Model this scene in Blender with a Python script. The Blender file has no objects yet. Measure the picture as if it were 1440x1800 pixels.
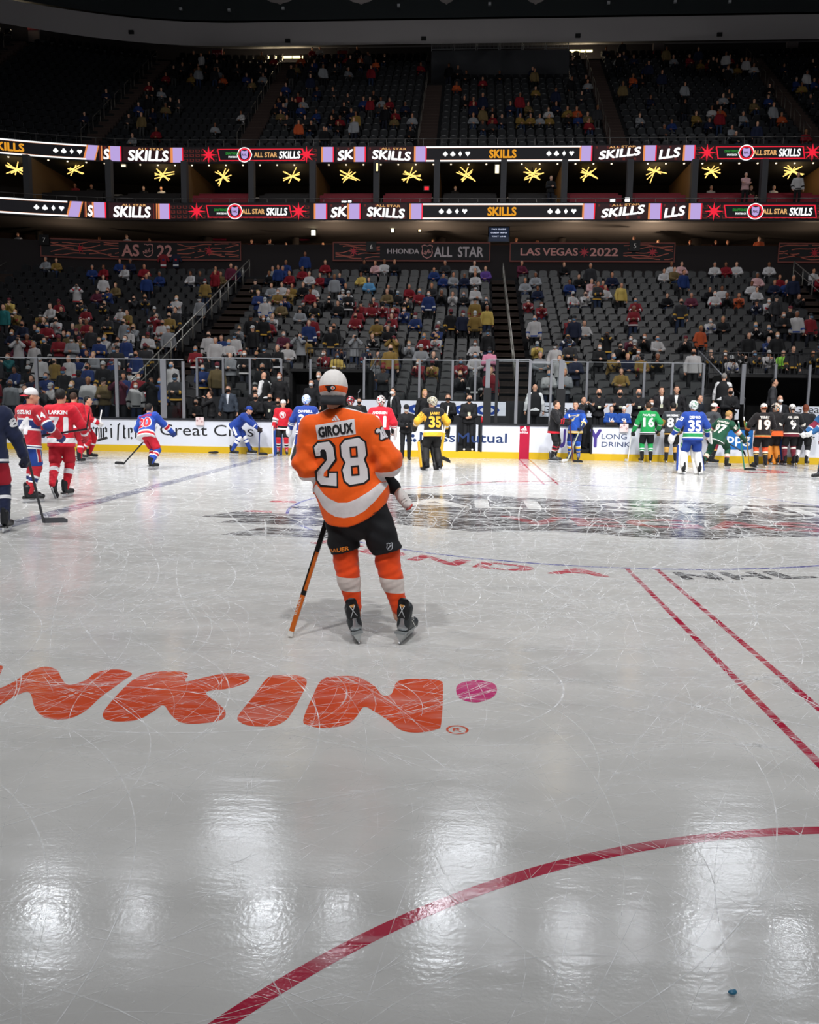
import bpy, bmesh, math, random
import numpy as np
from mathutils import Vector, Matrix
from mathutils.bvhtree import BVHTree
rnd = random.Random(7)
D = bpy.data
scene = bpy.context.scene
COL = scene.collection
PI = math.pi

# ------------------------------------------------------------------ camera
CAM = np.array([-1.845, -0.1704, 1.6427]); YAW, PITCH, ROLL, FPX = 0.06511, 0.12902, 0.01497, 1460.6
_fw = np.array([-math.sin(YAW)*math.cos(PITCH), math.cos(YAW)*math.cos(PITCH), -math.sin(PITCH)])
_r0 = np.array([math.cos(YAW), math.sin(YAW), 0.0]); _u0 = np.cross(_r0, _fw)
_r = _r0*math.cos(ROLL)+_u0*math.sin(ROLL); _u = -_r0*math.sin(ROLL)+_u0*math.cos(ROLL)
cam = D.cameras.new('camera'); cam.sensor_fit = 'HORIZONTAL'; cam.sensor_width = 36; cam.lens = FPX/1440*36
cam.clip_start = 0.05; cam.clip_end = 400
camo = D.objects.new('camera', cam); COL.objects.link(camo)
camo.matrix_world = Matrix(((_r[0], _u[0], -_fw[0], CAM[0]), (_r[1], _u[1], -_fw[1], CAM[1]), (_r[2], _u[2], -_fw[2], CAM[2]), (0, 0, 0, 1)))
scene.camera = camo

def at(px, py, Y):
    """the (X, Z) where the sight line through a pixel of the photograph meets the plane y = Y"""
    d = _fw+_r*(px-720)/FPX-_u*(py-900)/FPX
    q = CAM+d*((Y-CAM[1])/d[1]); return q[0], q[2]
def gnd(px, py, z=0.0):
    d = _fw+_r*(px-720)/FPX-_u*(py-900)/FPX
    q = CAM-d*(CAM[2]-z)/d[2]; return q[0], q[1]

# ------------------------------------------------------------------ view, world
vs = scene.view_settings
vs.view_transform = 'Standard'; vs.look = 'None'; vs.exposure = 0.0; vs.gamma = 1.0; vs.use_curve_mapping = False
cy = scene.cycles
cy.max_bounces = 5; cy.diffuse_bounces = 2; cy.glossy_bounces = 3; cy.transmission_bounces = 4; cy.transparent_max_bounces = 10
cy.caustics_reflective = False; cy.caustics_refractive = False; cy.sample_clamp_indirect = 4.0
cy.use_denoising = True
W = D.worlds.new('arena_air'); scene.world = W; W.use_nodes = True
W.node_tree.nodes['Background'].inputs[0].default_value = (0.66, 0.66, 0.70, 1); W.node_tree.nodes['Background'].inputs[1].default_value = 0.14

# ------------------------------------------------------------------ materials
def lin(c):
    if isinstance(c, str):
        c = c.lstrip('#'); c = [int(c[i:i+2], 16)/255 for i in (0, 2, 4)]
    return tuple((x/12.92 if x <= 0.04045 else ((x+0.055)/1.055)**2.4) for x in c)
_M = {}
def mat(color, rough=0.6, metal=0.0, spec=0.4, var=0.08, scale=30.0, emit=0.0, key=None, sheen=0.0, coat=0.0, alpha=1.0):
    k = key or (str(color), rough, metal, spec, var, scale, emit, sheen, coat, alpha)
    if k in _M: return _M[k]
    m = D.materials.new('paint_%d' % len(_M)); m.use_nodes = True; nt = m.node_tree; b = nt.nodes['Principled BSDF']
    c = lin(color)
    b.inputs['Roughness'].default_value = rough; b.inputs['Metallic'].default_value = metal
    b.inputs['Specular IOR Level'].default_value = spec
    if emit:
        b.inputs['Base Color'].default_value = (0.01, 0.01, 0.01, 1)
        b.inputs['Emission Color'].default_value = (*c, 1); b.inputs['Emission Strength'].default_value = emit
    elif var:
        tc = nt.nodes.new('ShaderNodeTexCoord'); nz = nt.nodes.new('ShaderNodeTexNoise'); nz.inputs['Scale'].default_value = scale
        nz.inputs['Detail'].default_value = 3
        mx = nt.nodes.new('ShaderNodeMix'); mx.data_type = 'RGBA'
        mx.inputs[6].default_value = (*[x*(1-var) for x in c], 1); mx.inputs[7].default_value = (*[min(1, x*(1+var)) for x in c], 1)
        nt.links.new(tc.outputs['Object'], nz.inputs['Vector']); nt.links.new(nz.outputs['Fac'], mx.inputs[0])
        nt.links.new(mx.outputs[2], b.inputs['Base Color'])
    else:
        b.inputs['Base Color'].default_value = (*c, 1)
    if sheen: b.inputs['Sheen Weight'].default_value = sheen
    if coat: b.inputs['Coat Weight'].default_value = coat; b.inputs['Coat Roughness'].default_value = 0.1
    if alpha < 1: b.inputs['Alpha'].default_value = alpha
    _M[k] = m; return m
def ramp_mat(stops, rough=0.75, key=None, bump=0.0):
    """bands of dyed cloth: stops = [(t, colour), ...] looked up along the garment's own 't' attribute (0..1)"""
    k = ('ramp', str(stops), rough, bump)
    if k in _M: return _M[k]
    m = D.materials.new('cloth_%d' % len(_M)); m.use_nodes = True; nt = m.node_tree; b = nt.nodes['Principled BSDF']
    a = nt.nodes.new('ShaderNodeAttribute'); a.attribute_name = 't'
    r = nt.nodes.new('ShaderNodeValToRGB'); r.color_ramp.interpolation = 'CONSTANT'
    el = r.color_ramp.elements
    while len(el) < len(stops): el.new(0.5)
    for e, (t, c) in zip(el, stops): e.position = t
    for e, (t, c) in zip(el, stops): e.color = (*lin(c), 1)
    nt.links.new(a.outputs['Fac'], r.inputs[0])
    tc = nt.nodes.new('ShaderNodeTexCoord'); nz = nt.nodes.new('ShaderNodeTexNoise'); nz.inputs['Scale'].default_value = 40
    mr = nt.nodes.new('ShaderNodeMapRange'); mr.inputs['To Min'].default_value = 0.9; mr.inputs['To Max'].default_value = 1.1
    mx = nt.nodes.new('ShaderNodeVectorMath'); mx.operation = 'SCALE'
    nt.links.new(tc.outputs['Object'], nz.inputs['Vector']); nt.links.new(nz.outputs['Fac'], mr.inputs['Value'])
    nt.links.new(r.outputs[0], mx.inputs[0]); nt.links.new(mr.outputs[0], mx.inputs['Scale']); nt.links.new(mx.outputs[0], b.inputs['Base Color'])
    b.inputs['Roughness'].default_value = rough; b.inputs['Specular IOR Level'].default_value = 0.25; b.inputs['Sheen Weight'].default_value = 0.15
    _M[k] = m; return m
def attr_mat(name='crowd_clothes', rough=0.8):
    m = D.materials.new(name); m.use_nodes = True; nt = m.node_tree; b = nt.nodes['Principled BSDF']
    a = nt.nodes.new('ShaderNodeAttribute'); a.attribute_name = 'dye'
    nt.links.new(a.outputs['Color'], b.inputs['Base Color']); b.inputs['Roughness'].default_value = rough; b.inputs['Specular IOR Level'].default_value = 0.2
    return m

# ------------------------------------------------------------------ mesh helpers
class MB:
    """collects polygons with a material index and an optional colour, then links them as one mesh object"""
    def __init__(s): s.V = []; s.F = []; s.I = []; s.n = 0; s.mats = []; s.loops = []; s.sm = []
    def mi(s, m):
        if m not in s.mats: s.mats.append(m)
        return s.mats.index(m)
    def add(s, V, F, m, M=None, smooth=False):
        V = np.asarray(V, float).reshape(-1, 3)
        if M is not None:
            A = np.array(M); V = V@A[:3, :3].T+A[:3, 3]
        s.V.append(V); k = s.mi(m)
        for f in F: s.F.append([i+s.n for i in f]); s.I.append(k); s.sm.append(smooth)
        s.n += len(V); return s
    def box(s, c, h, m, M=None):
        x, y, z = c; a, b, d = h
        V = [(x+i*a, y+j*b, z+k*d) for i in (-1, 1) for j in (-1, 1) for k in (-1, 1)]
        return s.add(V, [(0, 1, 3, 2), (4, 6, 7, 5), (0, 4, 5, 1), (2, 3, 7, 6), (0, 2, 6, 4), (1, 5, 7, 3)], m, M)
    def bar(s, p, q, r, m, n=6, r2=None, smooth=True):
        p, q = Vector(p), Vector(q); r2 = r if r2 is None else r2
        d = (q-p); L = d.length
        if L < 1e-6: return s
        R = d.to_track_quat('Z', 'Y').to_matrix(); V = []
        for P, rr in ((p, r), (q, r2)):
            for k in range(n):
                a = 2*PI*(k+.5)/n; V.append(P+R@Vector((math.cos(a)*rr, math.sin(a)*rr, 0)))
        F = [(k, (k+1) % n, n+(k+1) % n, n+k) for k in range(n)]+[tuple(range(n-1, -1, -1)), tuple(range(n, 2*n))]
        return s.add([tuple(v) for v in V], F, m, None, smooth and n > 4)
    def tube(s, pts, r, m, n=6):
        for a, b in zip(pts[:-1], pts[1:]): s.bar(a, b, r, m, n)
        return s
    def poly(s, pts, m, M=None): return s.add(pts, [tuple(range(len(pts)))], m, M)
    def prism(s, pts2, t, m, M=None):
        """outline in local x,z extruded along local y by t (centred)"""
        n = len(pts2); V = [(x, -t/2, z) for x, z in pts2]+[(x, t/2, z) for x, z in pts2]
        F = [tuple(range(n)), tuple(range(2*n-1, n-1, -1))]+[(k, n+k, n+(k+1) % n, (k+1) % n) for k in range(n)]
        return s.add(V, F, m, M)
    def build(s, name, parent=None):
        me = D.meshes.new(name)
        if s.V:
            V = np.concatenate(s.V); me.from_pydata(V.tolist(), [], s.F); me.polygons.foreach_set('material_index', s.I)
            me.polygons.foreach_set('use_smooth', s.sm)
        for m in s.mats: me.materials.append(m)
        me.update(); o = D.objects.new(name, me); COL.objects.link(o); o.parent = parent; return o
def tag(o, label=None, cat=None, group=None, kind=None):
    for k, v in (('label', label), ('category', cat), ('group', group), ('kind', kind)):
        if v: o[k] = v
    return o
def empty(name, loc=(0, 0, 0), rz=0.0, label=None, cat=None, group=None, kind=None, scale=1.0):
    o = D.objects.new(name, None); COL.objects.link(o); o.location = loc; o.rotation_euler = (0, 0, rz); o.empty_display_size = 0.1
    o.scale = (scale,)*3
    return tag(o, label, cat, group, kind)
def copy_tree(o, parent=None):
    c = o.copy(); COL.objects.link(c); c.parent = parent
    for ch in o.children: copy_tree(ch, c)
    return c
def mesh_np(name, V, F, m, parent=None, t=None, dye=None, smooth=True):
    me = D.meshes.new(name); V = np.asarray(V, np.float32); F = np.asarray(F, np.int32)
    me.vertices.add(len(V)); me.vertices.foreach_set('co', V.ravel())
    me.loops.add(F.size); me.loops.foreach_set('vertex_index', F.ravel())
    k = F.shape[1]; me.polygons.add(len(F)); me.polygons.foreach_set('loop_start', np.arange(0, F.size, k, dtype=np.int32))
    me.update(calc_edges=True)
    if smooth: me.polygons.foreach_set('use_smooth', np.ones(len(F), bool))
    if t is not None:
        a = me.attributes.new('t', 'FLOAT', 'POINT'); a.data.foreach_set('value', np.asarray(t, np.float32))
    if dye is not None:
        a = me.attributes.new('dye', 'FLOAT_COLOR', 'POINT'); a.data.foreach_set('color', np.asarray(dye, np.float32).ravel())
    if m is not None: me.materials.append(m)
    me.validate(); me.update()
    if name == '_': return me
    o = D.objects.new(name, me); COL.objects.link(o); o.parent = parent; return o

# ------------------------------------------------------------------ lettering
_T = {}
def text_geo(s, bold=0.0, shear=0.0, res=3, space=1.0):
    k = (s, bold, shear, res, space)
    if k in _T: return _T[k]
    b0, bold = bold*.8, 0.0
    cu = D.curves.new('lettering', 'FONT'); cu.body = s; cu.size = 1; cu.offset = bold; cu.shear = shear; cu.resolution_u = res
    cu.space_character = space; cu.fill_mode = 'FRONT' if hasattr(cu, 'fill_mode') else cu.fill_mode
    o = D.objects.new('lettering', cu); COL.objects.link(o); bpy.context.view_layer.update()
    me = o.evaluated_get(bpy.context.evaluated_depsgraph_get()).to_mesh()
    V = np.array([v.co[:2] for v in me.vertices]); F = [tuple(p.vertices) for p in me.polygons]
    o.evaluated_get(bpy.context.evaluated_depsgraph_get()).to_mesh_clear()
    D.objects.remove(o); D.curves.remove(cu)
    if not len(V): V = np.zeros((0, 2))
    if b0:
        Vs, Fs = [V], list(F)
        for k in range(8): Vs.append(V+[b0*math.cos(PI*k/4), b0*math.sin(PI*k/4)]); Fs += [tuple(i+len(V)*(k+1) for i in f) for f in F]
        nlay = 9
        V = np.concatenate(Vs); F = Fs
    x0, x1 = V[:, 0].min(), V[:, 0].max()
    V = (V-[x0, 0])/0.729; _T[k] = (V, F, (x1-x0)/0.729); return _T[k]
def text3(mb, s, o, ex, ez, h, w, m, bold=0.0, shear=0.0, off=0.0, cx=0.5, space=1.0):
    """letters of cap height h squeezed to width w, lower edge centred (cx) at o, running along ex with up ez"""
    V, F, w0 = text_geo(s, bold, shear, 3, space); ex = np.array(ex, float); ez = np.array(ez, float); n = np.cross(ex, ez)
    n = n/np.linalg.norm(n)
    sx = (w/w0) if w else h
    lay = np.repeat(np.arange(9), len(V)//9) if bold else np.zeros(len(V))
    P = np.array(o, float)+np.outer((V[:, 0]-w0*cx)*sx, ex)+np.outer(V[:, 1]*h, ez)+n*off+np.outer(lay*.00006, n)
    mb.add(P, F, m)

# ------------------------------------------------------------------ smooth solids (one continuous surface from blended limbs)
def nrm(v): v = np.array(v, float); return v/(np.linalg.norm(v)+1e-12)
def sdf_eval(pr, P):
    k = pr['k']
    if k == 'cap':
        a, b = np.array(pr['a'], float), np.array(pr['b'], float); d = b-a; L2 = d@d+1e-12
        t = np.clip(((P-a)@d)/L2, 0, 1); v = P-(a+t[..., None]*d)
        if pr.get('s'):
            w = nrm(d); u = np.array(pr.get('ref', (1, 0, 0)), float); u = nrm(u-w*(u@w)); q = np.cross(w, u)
            sx, sy = pr['s']; dist = np.sqrt((v@u/sx)**2+(v@q/sy)**2+(v@w)**2)
        else: dist = np.sqrt((v*v).sum(-1))
        e = pr.get('e', 0); tt = t*t*(3-2*t) if e else t
        return dist-(pr['ra']+(pr['rb']-pr['ra'])*tt)
    if k == 'ell':
        c = np.array(pr['c'], float); r = np.array(pr['r'], float); v = P-c
        if 'R' in pr: v = v@np.array(pr['R'])
        k0 = np.sqrt(((v/r)**2).sum(-1)); k1 = np.sqrt(((v/(r*r))**2).sum(-1))+1e-9
        return k0*(k0-1)/k1
    if k == 'box':
        c = np.array(pr['c'], float); v = P-c
        if 'R' in pr: v = v@np.array(pr['R'])
        q = np.abs(v)-(np.array(pr['h'])-pr['r']); return np.sqrt((np.maximum(q, 0)**2).sum(-1))+np.minimum(q.max(-1), 0)-pr['r']
def prim_bb(pr):
    if pr['k'] == 'cap':
        m = max(pr['ra'], pr['rb'])*max(1.0, *(pr.get('s') or (1, 1))); A = np.array([pr['a'], pr['b']], float); return A.min(0)-m, A.max(0)+m
    if pr['k'] == 'ell': m = max(pr['r'])
    else: m = float(np.linalg.norm(pr['h']))
    c = np.array(pr['c'], float); return c-m, c+m
def cap(a, b, ra, rb=None, s=None, ref=(1, 0, 0), e=0): return dict(k='cap', a=tuple(a), b=tuple(b), ra=ra, rb=ra if rb is None else rb, s=s, ref=ref, e=e)
def ell(c, r, R=None):
    d = dict(k='ell', c=tuple(c), r=tuple(r))
    if R is not None: d['R'] = R
    return d
def rbox(c, h, r, R=None):
    d = dict(k='box', c=tuple(c), h=tuple(h), r=r)
    if R is not None: d['R'] = R
    return d
def frame(z, x=(1, 0, 0)):
    """columns = local axes, third one along z"""
    z = nrm(z); x = np.array(x, float); x = nrm(x-z*(x@z)); return np.stack([x, np.cross(z, x), z], 1)
def blend(prims, h=0.02, k=0.03, disp=None, cuts=(), sub=()):
    """smooth union of solids -> closed quad surface (naive surface nets)"""
    bb = [prim_bb(p) for p in prims]; lo = np.min([b[0] for b in bb], 0)-2.5*h; hi = np.max([b[1] for b in bb], 0)+2.5*h
    n = np.ceil((hi-lo)/h).astype(int)+1
    F = np.full(n, 10.0, np.float32); ax = [lo[i]+h*np.arange(n[i]) for i in range(3)]
    def grid(i0, i1): return np.stack(np.meshgrid(*[ax[i][i0[i]:i1[i]] for i in range(3)], indexing='ij'), -1)
    for p, (a, b) in zip(prims, bb):
        i0 = np.clip(np.floor((a-k-3*h-lo)/h).astype(int), 0, n); i1 = np.clip(np.ceil((b+k+3*h-lo)/h).astype(int)+1, 0, n)
        G = grid(i0, i1); d = sdf_eval(p, G); sl = tuple(slice(i0[i], i1[i]) for i in range(3)); f = F[sl]
        hh = np.maximum(k-np.abs(f-d), 0)/k if k > 0 else 0
        F[sl] = np.minimum(f, d)-hh*hh*k*0.25
    near = np.argwhere(np.abs(F) < 4*h)
    if disp is not None and len(near):
        P = lo+near*h; F[near[:, 0], near[:, 1], near[:, 2]] -= disp(P)
    if cuts or sub:
        P = grid((0, 0, 0), n)
        for c in cuts: F = np.maximum(F, c(P))
        for s in sub: F = np.maximum(F, -sdf_eval(s, P))
    for i in range(3):
        sl = [slice(None)]*3
        for e in (0, -1): sl[i] = e; F[tuple(sl)] = np.maximum(F[tuple(sl)], h)
    S = F < 0; n1 = n-1
    c8 = [(i, j, l) for i in (0, 1) for j in (0, 1) for l in (0, 1)]
    sub8 = lambda A, o: A[o[0]:o[0]+n1[0], o[1]:o[1]+n1[1], o[2]:o[2]+n1[2]]
    cnt = sum(sub8(S, o).astype(np.int8) for o in c8); act = (cnt > 0) & (cnt < 8)
    idx = np.full(n1, -1, np.int64); cells = np.argwhere(act); idx[act] = np.arange(len(cells))
    acc = np.zeros((len(cells), 3)); num = np.zeros(len(cells))
    vals = {o: F[cells[:, 0]+o[0], cells[:, 1]+o[1], cells[:, 2]+o[2]] for o in c8}
    for o in c8:
        for a in range(3):
            if o[a]: continue
            q = list(o); q[a] = 1; q = tuple(q); f0, f1 = vals[o], vals[q]; m = (f0 < 0) != (f1 < 0)
            t = np.where(m, f0/np.where(m, f0-f1, 1), 0); pt = np.array(o, float)[None, :].repeat(len(cells), 0); pt[:, a] = t
            acc[m] += pt[m]; num[m] += 1
    V = lo+(cells+acc/num[:, None])*h
    Q = []
    for a in range(3):
        b, c = (a+1) % 3, (a+2) % 3
        s0 = [slice(0, None)]*3; s1 = [slice(0, None)]*3; s0[a] = slice(0, -1); s1[a] = slice(1, None)
        A, B = S[tuple(s0)], S[tuple(s1)]; E = np.argwhere(A != B)
        E = E[(E[:, b] > 0) & (E[:, c] > 0) & (E[:, b] < n1[b]) & (E[:, c] < n1[c])]
        inside = A[E[:, 0], E[:, 1], E[:, 2]]
        def g(db, dc):
            e = E.copy(); e[:, b] -= db; e[:, c] -= dc; return idx[e[:, 0], e[:, 1], e[:, 2]]
        q = np.stack([g(1, 1), g(0, 1), g(0, 0), g(1, 0)], 1); q[~inside] = q[~inside][:, ::-1]; Q.append(q)
    Q = np.concatenate(Q); Q = Q[(Q >= 0).all(1)]
    return V, Q
# ------------------------------------------------------------------ arena lamps (floodlights under the roof, plus unseen ones added as fill)
def bend(X): return -0.018*(X+18)**2 if X < -18 else 0.0
FAR = 25.9
def floodlight(x, y, z, w, d, power, aim, lens, label, grp, blendv=0.5, cone=60):
    r = empty('floodlight', (x, y, z), 0, label, 'lamp', grp)
    v = Vector(aim)-Vector((x, y, z)); r.rotation_euler = v.to_track_quat('-Z', 'Y').to_euler()
    MB().box((0, 0, 0.22), (w/2+.06, d/2+.06, 0.18), mat('#1b1c1e', 0.5)).build('housing', r)
    b = MB()
    b.poly([(-w/2, -d/2, 0.03), (-w/2, d/2, 0.03), (w/2, d/2, 0.03), (w/2, -d/2, 0.03)], mat('#f2f7ff', emit=lens)); b.build('lens', r)
    MB().bar((0, 0, 0.4), tuple(Vector((0, 0, 0.4))+r.rotation_euler.to_matrix().inverted()@Vector((0, 0, 3.0))), 0.03, mat('#2a2b2d', 0.5)).build('hanger', r)
    if power:
        l = D.lights.new('flood_beam', 'SPOT'); l.energy = power; l.spot_size = math.radians(cone); l.spot_blend = blendv; l.shadow_soft_size = max(w, d)*0.3
        l.color = (1.0, 0.99, 0.98)
        o = D.objects.new('flood_beam', l); COL.objects.link(o); o.parent = r; o.location = (0, 0, -0.02)
FARROW = [(-14.6, 46), (-1.2, 46.2), (14, 46.4)]
for i, (x, y) in enumerate(FARROW):
    floodlight(x, y, 24.7, 3.6, 2.4, 0, (x*0.35, 15, 0), 17.0, 'large square floodlight bank under the roof, %s of three above the far stand' % ('left', 'middle', 'right')[i], 'big floodlight banks', 0.6, 50)
SM = [(-22, 36.9, 1.6), (-17.7, 37.6, 1.0), (-11.2, 37.7, 1.5), (-7.6, 38, 1.0), (-2.6, 38.4, 1.6), (0.4, 37.8, 0.8), (3.8, 37.7, 1.3), (6.9, 38.4, 0.9), (10.2, 37.8, 1.4), (14.3, 37.7, 1.2)]
for i, (x, y, s) in enumerate(SM):
    floodlight(x, y, 24, s*.8, s*.8, 0, (x*0.6, 14, 0), 70.0, 'small floodlight under the roof above the far seats, number %d from the left' % (i+1), 'small floodlights')
for i, (x, y, ax, ay, pw) in enumerate([(-16, 9, -11, 21, 17000), (-6, 8, -4, 21.5, 17000), (5, 8, 4, 21.5, 17000), (16, 9, 10, 21, 17000),
                                        (-24, 14, -10, 15, 12000), (24, 14, 8, 15, 12000), (-8, -5, -6, 11, 10500), (1, -6, 0, 11, 10500), (9, -4, 5, 11.5, 10500), (-15, -9, -10, 32, 9500), (0, -10, -2, 32, 9500), (15, -9, 9, 32, 9500)]):  # unseen lamps; the last six are added to brighten near ice and far stand
    floodlight(x, y, 24, 1.6, 1.6, pw, (ax, ay, 0 if ay < 30 else 5), 14.0, 'unseen floodlight under the roof over the near side, %s' % ('far left', 'left of middle', 'right of middle', 'far right', 'left end', 'right end', 'added fill over the near boards left', 'added fill over the near boards middle', 'added fill over the near boards right', 'added fill at near stand left', 'added fill at near stand middle', 'added fill at near stand right')[i], 'unseen near floodlights', 0.8, (50 if ay < 15 else 58) if ay < 30 else 72)

# ------------------------------------------------------------------ ice
def ice_nodes(m, base_hi, base_lo, rough=0.13, worn=0.0, worncol=(0.7, 0.72, 0.73)):
    m.use_nodes = True; nt = m.node_tree; b = nt.nodes['Principled BSDF']; N = nt.nodes.new; L = nt.links.new
    tc = N('ShaderNodeTexCoord')
    def noise(sc, det=4, st=(1, 1, 1), rot=0.0):
        mp = N('ShaderNodeMapping'); mp.inputs['Scale'].default_value = st; mp.inputs['Rotation'].default_value = (0, 0, rot); nz = N('ShaderNodeTexNoise'); nz.inputs['Scale'].default_value = sc; nz.inputs['Detail'].default_value = det
        L(tc.outputs['Object'], mp.inputs['Vector']); L(mp.outputs[0], nz.inputs['Vector']); return nz.outputs['Fac']
    n1 = noise(0.7, 5); n2 = noise(2.2, 6, (0.35, 1.6, 1), 0.25); n3 = noise(60, 3); n4 = noise(6, 5, (0.3, 1.3, 1), -0.5)
    mul = N('ShaderNodeMath'); mul.operation = 'MULTIPLY_ADD'; L(n1, mul.inputs[0]); mul.inputs[1].default_value = 0.6; L(n2, mul.inputs[2])
    mr = N('ShaderNodeMapRange'); mr.inputs[1].default_value = 0.55; mr.inputs[2].default_value = 1.0; L(mul.outputs[0], mr.inputs[0])
    mx = N('ShaderNodeMix'); mx.data_type = 'RGBA'; mx.inputs[6].default_value = (*base_lo, 1); mx.inputs[7].default_value = (*base_hi, 1); L(mr.outputs[0], mx.inputs[0])
    out = mx.outputs[2]
    if worn:
        m2 = N('ShaderNodeMix'); m2.data_type = 'RGBA'; m2.inputs[7].default_value = (*worncol, 1); L(out, m2.inputs[6])
        w = N('ShaderNodeMapRange'); w.inputs[1].default_value = 0.50; w.inputs[2].default_value = 0.66; w.inputs[4].default_value = worn; L(n4, w.inputs[0]); L(w.outputs[0], m2.inputs[0]); out = m2.outputs[2]
    L(out, b.inputs['Base Color'])
    rr = N('ShaderNodeMapRange'); rr.inputs[1].default_value = 0.3; rr.inputs[2].default_value = 0.7; rr.inputs[3].default_value = rough*0.75; rr.inputs[4].default_value = rough*1.35; L(n2, rr.inputs[0]); L(rr.outputs[0], b.inputs['Roughness'])
    bp = N('ShaderNodeBump'); bp.inputs['Strength'].default_value = 0.10; bp.inputs['Distance'].default_value = 0.004
    ad = N('ShaderNodeMath'); ad.operation = 'MULTIPLY_ADD'; L(n4, ad.inputs[0]); ad.inputs[1].default_value = 4; L(n3, ad.inputs[2]); L(ad.outputs[0], bp.inputs['Height']); L(bp.outputs[0], b.inputs['Normal'])
    b.inputs['IOR'].default_value = 1.31; b.inputs['Specular IOR Level'].default_value = 0.42
    return m
ICE = ice_nodes(D.materials.new('ice'), (0.56, 0.556, 0.54), (0.47, 0.466, 0.452), 0.12)
b = MB(); b.poly([(-60, -3, 0), (60, -3, 0), (60, FAR, 0), (-60, FAR, 0)], ICE); floor = b.build('floor'); tag(floor, kind='structure')
def paint(c, worn=0.35): return ice_nodes(D.materials.new('ice_paint'), lin(c), tuple(x*0.85 for x in lin(c)), 0.11, worn)
RED = paint('#a51f3b', 0.25); BLUE = paint('#7b7c8c', 0.4); CIRC = paint('#4a4f9c', 0.35); ORANGE = paint('#c64a28', 0.10); PINK = paint('#b8306f', 0.10); DARK = paint('#4d4a4a', 0.8); HRED = paint('#b23a48', 0.25); GREY = paint('#3c3d3f', 0.15)
ZM = [0.0003]
def mark(name, fn, z=None):
    b = MB(); fn(b); o = b.build(name, floor); ZM[0] += 0.00004; o.location.z = z or ZM[0]; return o
def ring(b, cx, cy, r, w, m, a0=0, a1=2*PI, n=128, sy=1):
    V = []
    for k in range(n+1):
        a = a0+(a1-a0)*k/n; c, s = math.cos(a), math.sin(a)*sy; V += [(cx+c*(r-w/2), cy+s*(r-w/2), 0), (cx+c*(r+w/2), cy+s*(r+w/2), 0)]
    b.add(V, [(2*k, 2*k+1, 2*k+3, 2*k+2) for k in range(n)], m)
mark('blue_line', lambda b: b.poly([(-7.92, 0, 0), (-7.62, 0, 0), (-7.62, FAR, 0), (-7.92, FAR, 0)], BLUE))
mark('blue_line', lambda b: b.poly([(7.62, 0, 0), (7.92, 0, 0), (7.92, FAR, 0), (7.62, FAR, 0)], BLUE))
def redline(b):
    for s in (-1, 1):
        b.poly([(s*.152-.024, 0, 0), (s*.152+.024, 0, 0), (s*.152+.024, 8.38, 0), (s*.152-.024, 8.38, 0)], RED)
        b.poly([(s*.152-.024, 17.5, 0), (s*.152+.024, 17.5, 0), (s*.152+.024, FAR, 0), (s*.152-.024, FAR, 0)], RED)
mark('red_line', redline)
mark('crease_arc', lambda b: ring(b, 0, 0, 3.05, 0.055, RED, 0, PI, 160))
mark('centre_circle', lambda b: ring(b, 0, 12.95, 4.57, 0.05, CIRC, 0, 2*PI, 160))
# the big worn dark emblem at centre ice, with pale lettering
def blob(b, pts, m):
    b.poly([(x, y, 0) for x, y in pts], m)
def emblem(b):
    for c, (rx, ry) in (((0.55, 12.7), (5.0, 2.15)), ((4.4, 12.9), (2.2, 1.75)), ((-1.9, 13.9), (2.0, 1.3))):
        b.poly([(c[0]+rx*math.cos(2*PI*k/40)*(1+.05*math.sin(k*2.3)), c[1]+ry*math.sin(2*PI*k/40)*(1+.1*math.sin(k*1.7)), rx*.00002) for k in range(40)], DARK)
mark('centre_emblem', emblem)
mark('emblem_lettering', lambda b: (text3(b, 'ALL STAR', (0.8, 13.2, 0), (1, 0, 0), (0, 1, 0), 1.15, 7.5, paint('#c6c5c2', 0.5), 0.03), text3(b, 'VEGAS', (1.0, 11.4, 0), (1, 0, 0), (0, 1, 0), 0.9, 4.6, paint('#8c3b40', 0.7), 0.03),
    [b.poly([(x-.15, y-.3, 0), (x+.5, y-.12, 0), (x+.35, y+.25, 0), (x-.2, y+.1, 0)], paint('#b9b6b0', 0.3)) for x, y in ((-2.6, 12.3), (-1.2, 11.4), (0.9, 10.9), (3.3, 11.9), (4.6, 12.4), (5.6, 13.4))]))
def small(b):
    for px, py in ((455, 905), (490, 915), (510, 935)):
        x, y = gnd(px, py); b.poly([(x-.8, y-.35, px*1e-7), (x+1.0, y-.45, px*1e-6), (x+.7, y+.1, px*1e-6), (x-.4, y+.35, px*1e-6)], DARK)
    for px, py in ((497, 882), (452, 899)):
        x, y = gnd(px, py); b.poly([(x-.22, y-.08, 0), (x+.25, y-.1, 0), (x+.2, y+.12, 0), (x-.2, y+.1, 0)], HRED)
mark('faded_ad_paint', small)
def goodline(b):
    # thin red dashes across the far ice (offside marks of the ads)
    x0, y0 = gnd(690, 862); x1, y1 = gnd(900, 845); b.poly([(x0, y0, 0), (x1, y1, 0), (x1, y1+.12, 0), (x0, y0+.12, 0)], HRED)
    x0, y0 = gnd(820, 848); x1, y1 = gnd(1010, 846); b.poly([(x0, y0, 0), (x1, y1, 0), (x1, y1+.1, 0), (x0, y0+.1, 0)], HRED)
    ring(b, *gnd(1330, 828), 0.55, 0.5, HRED, 0, 2*PI, 32)
mark('faded_red_paint', goodline)
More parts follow.
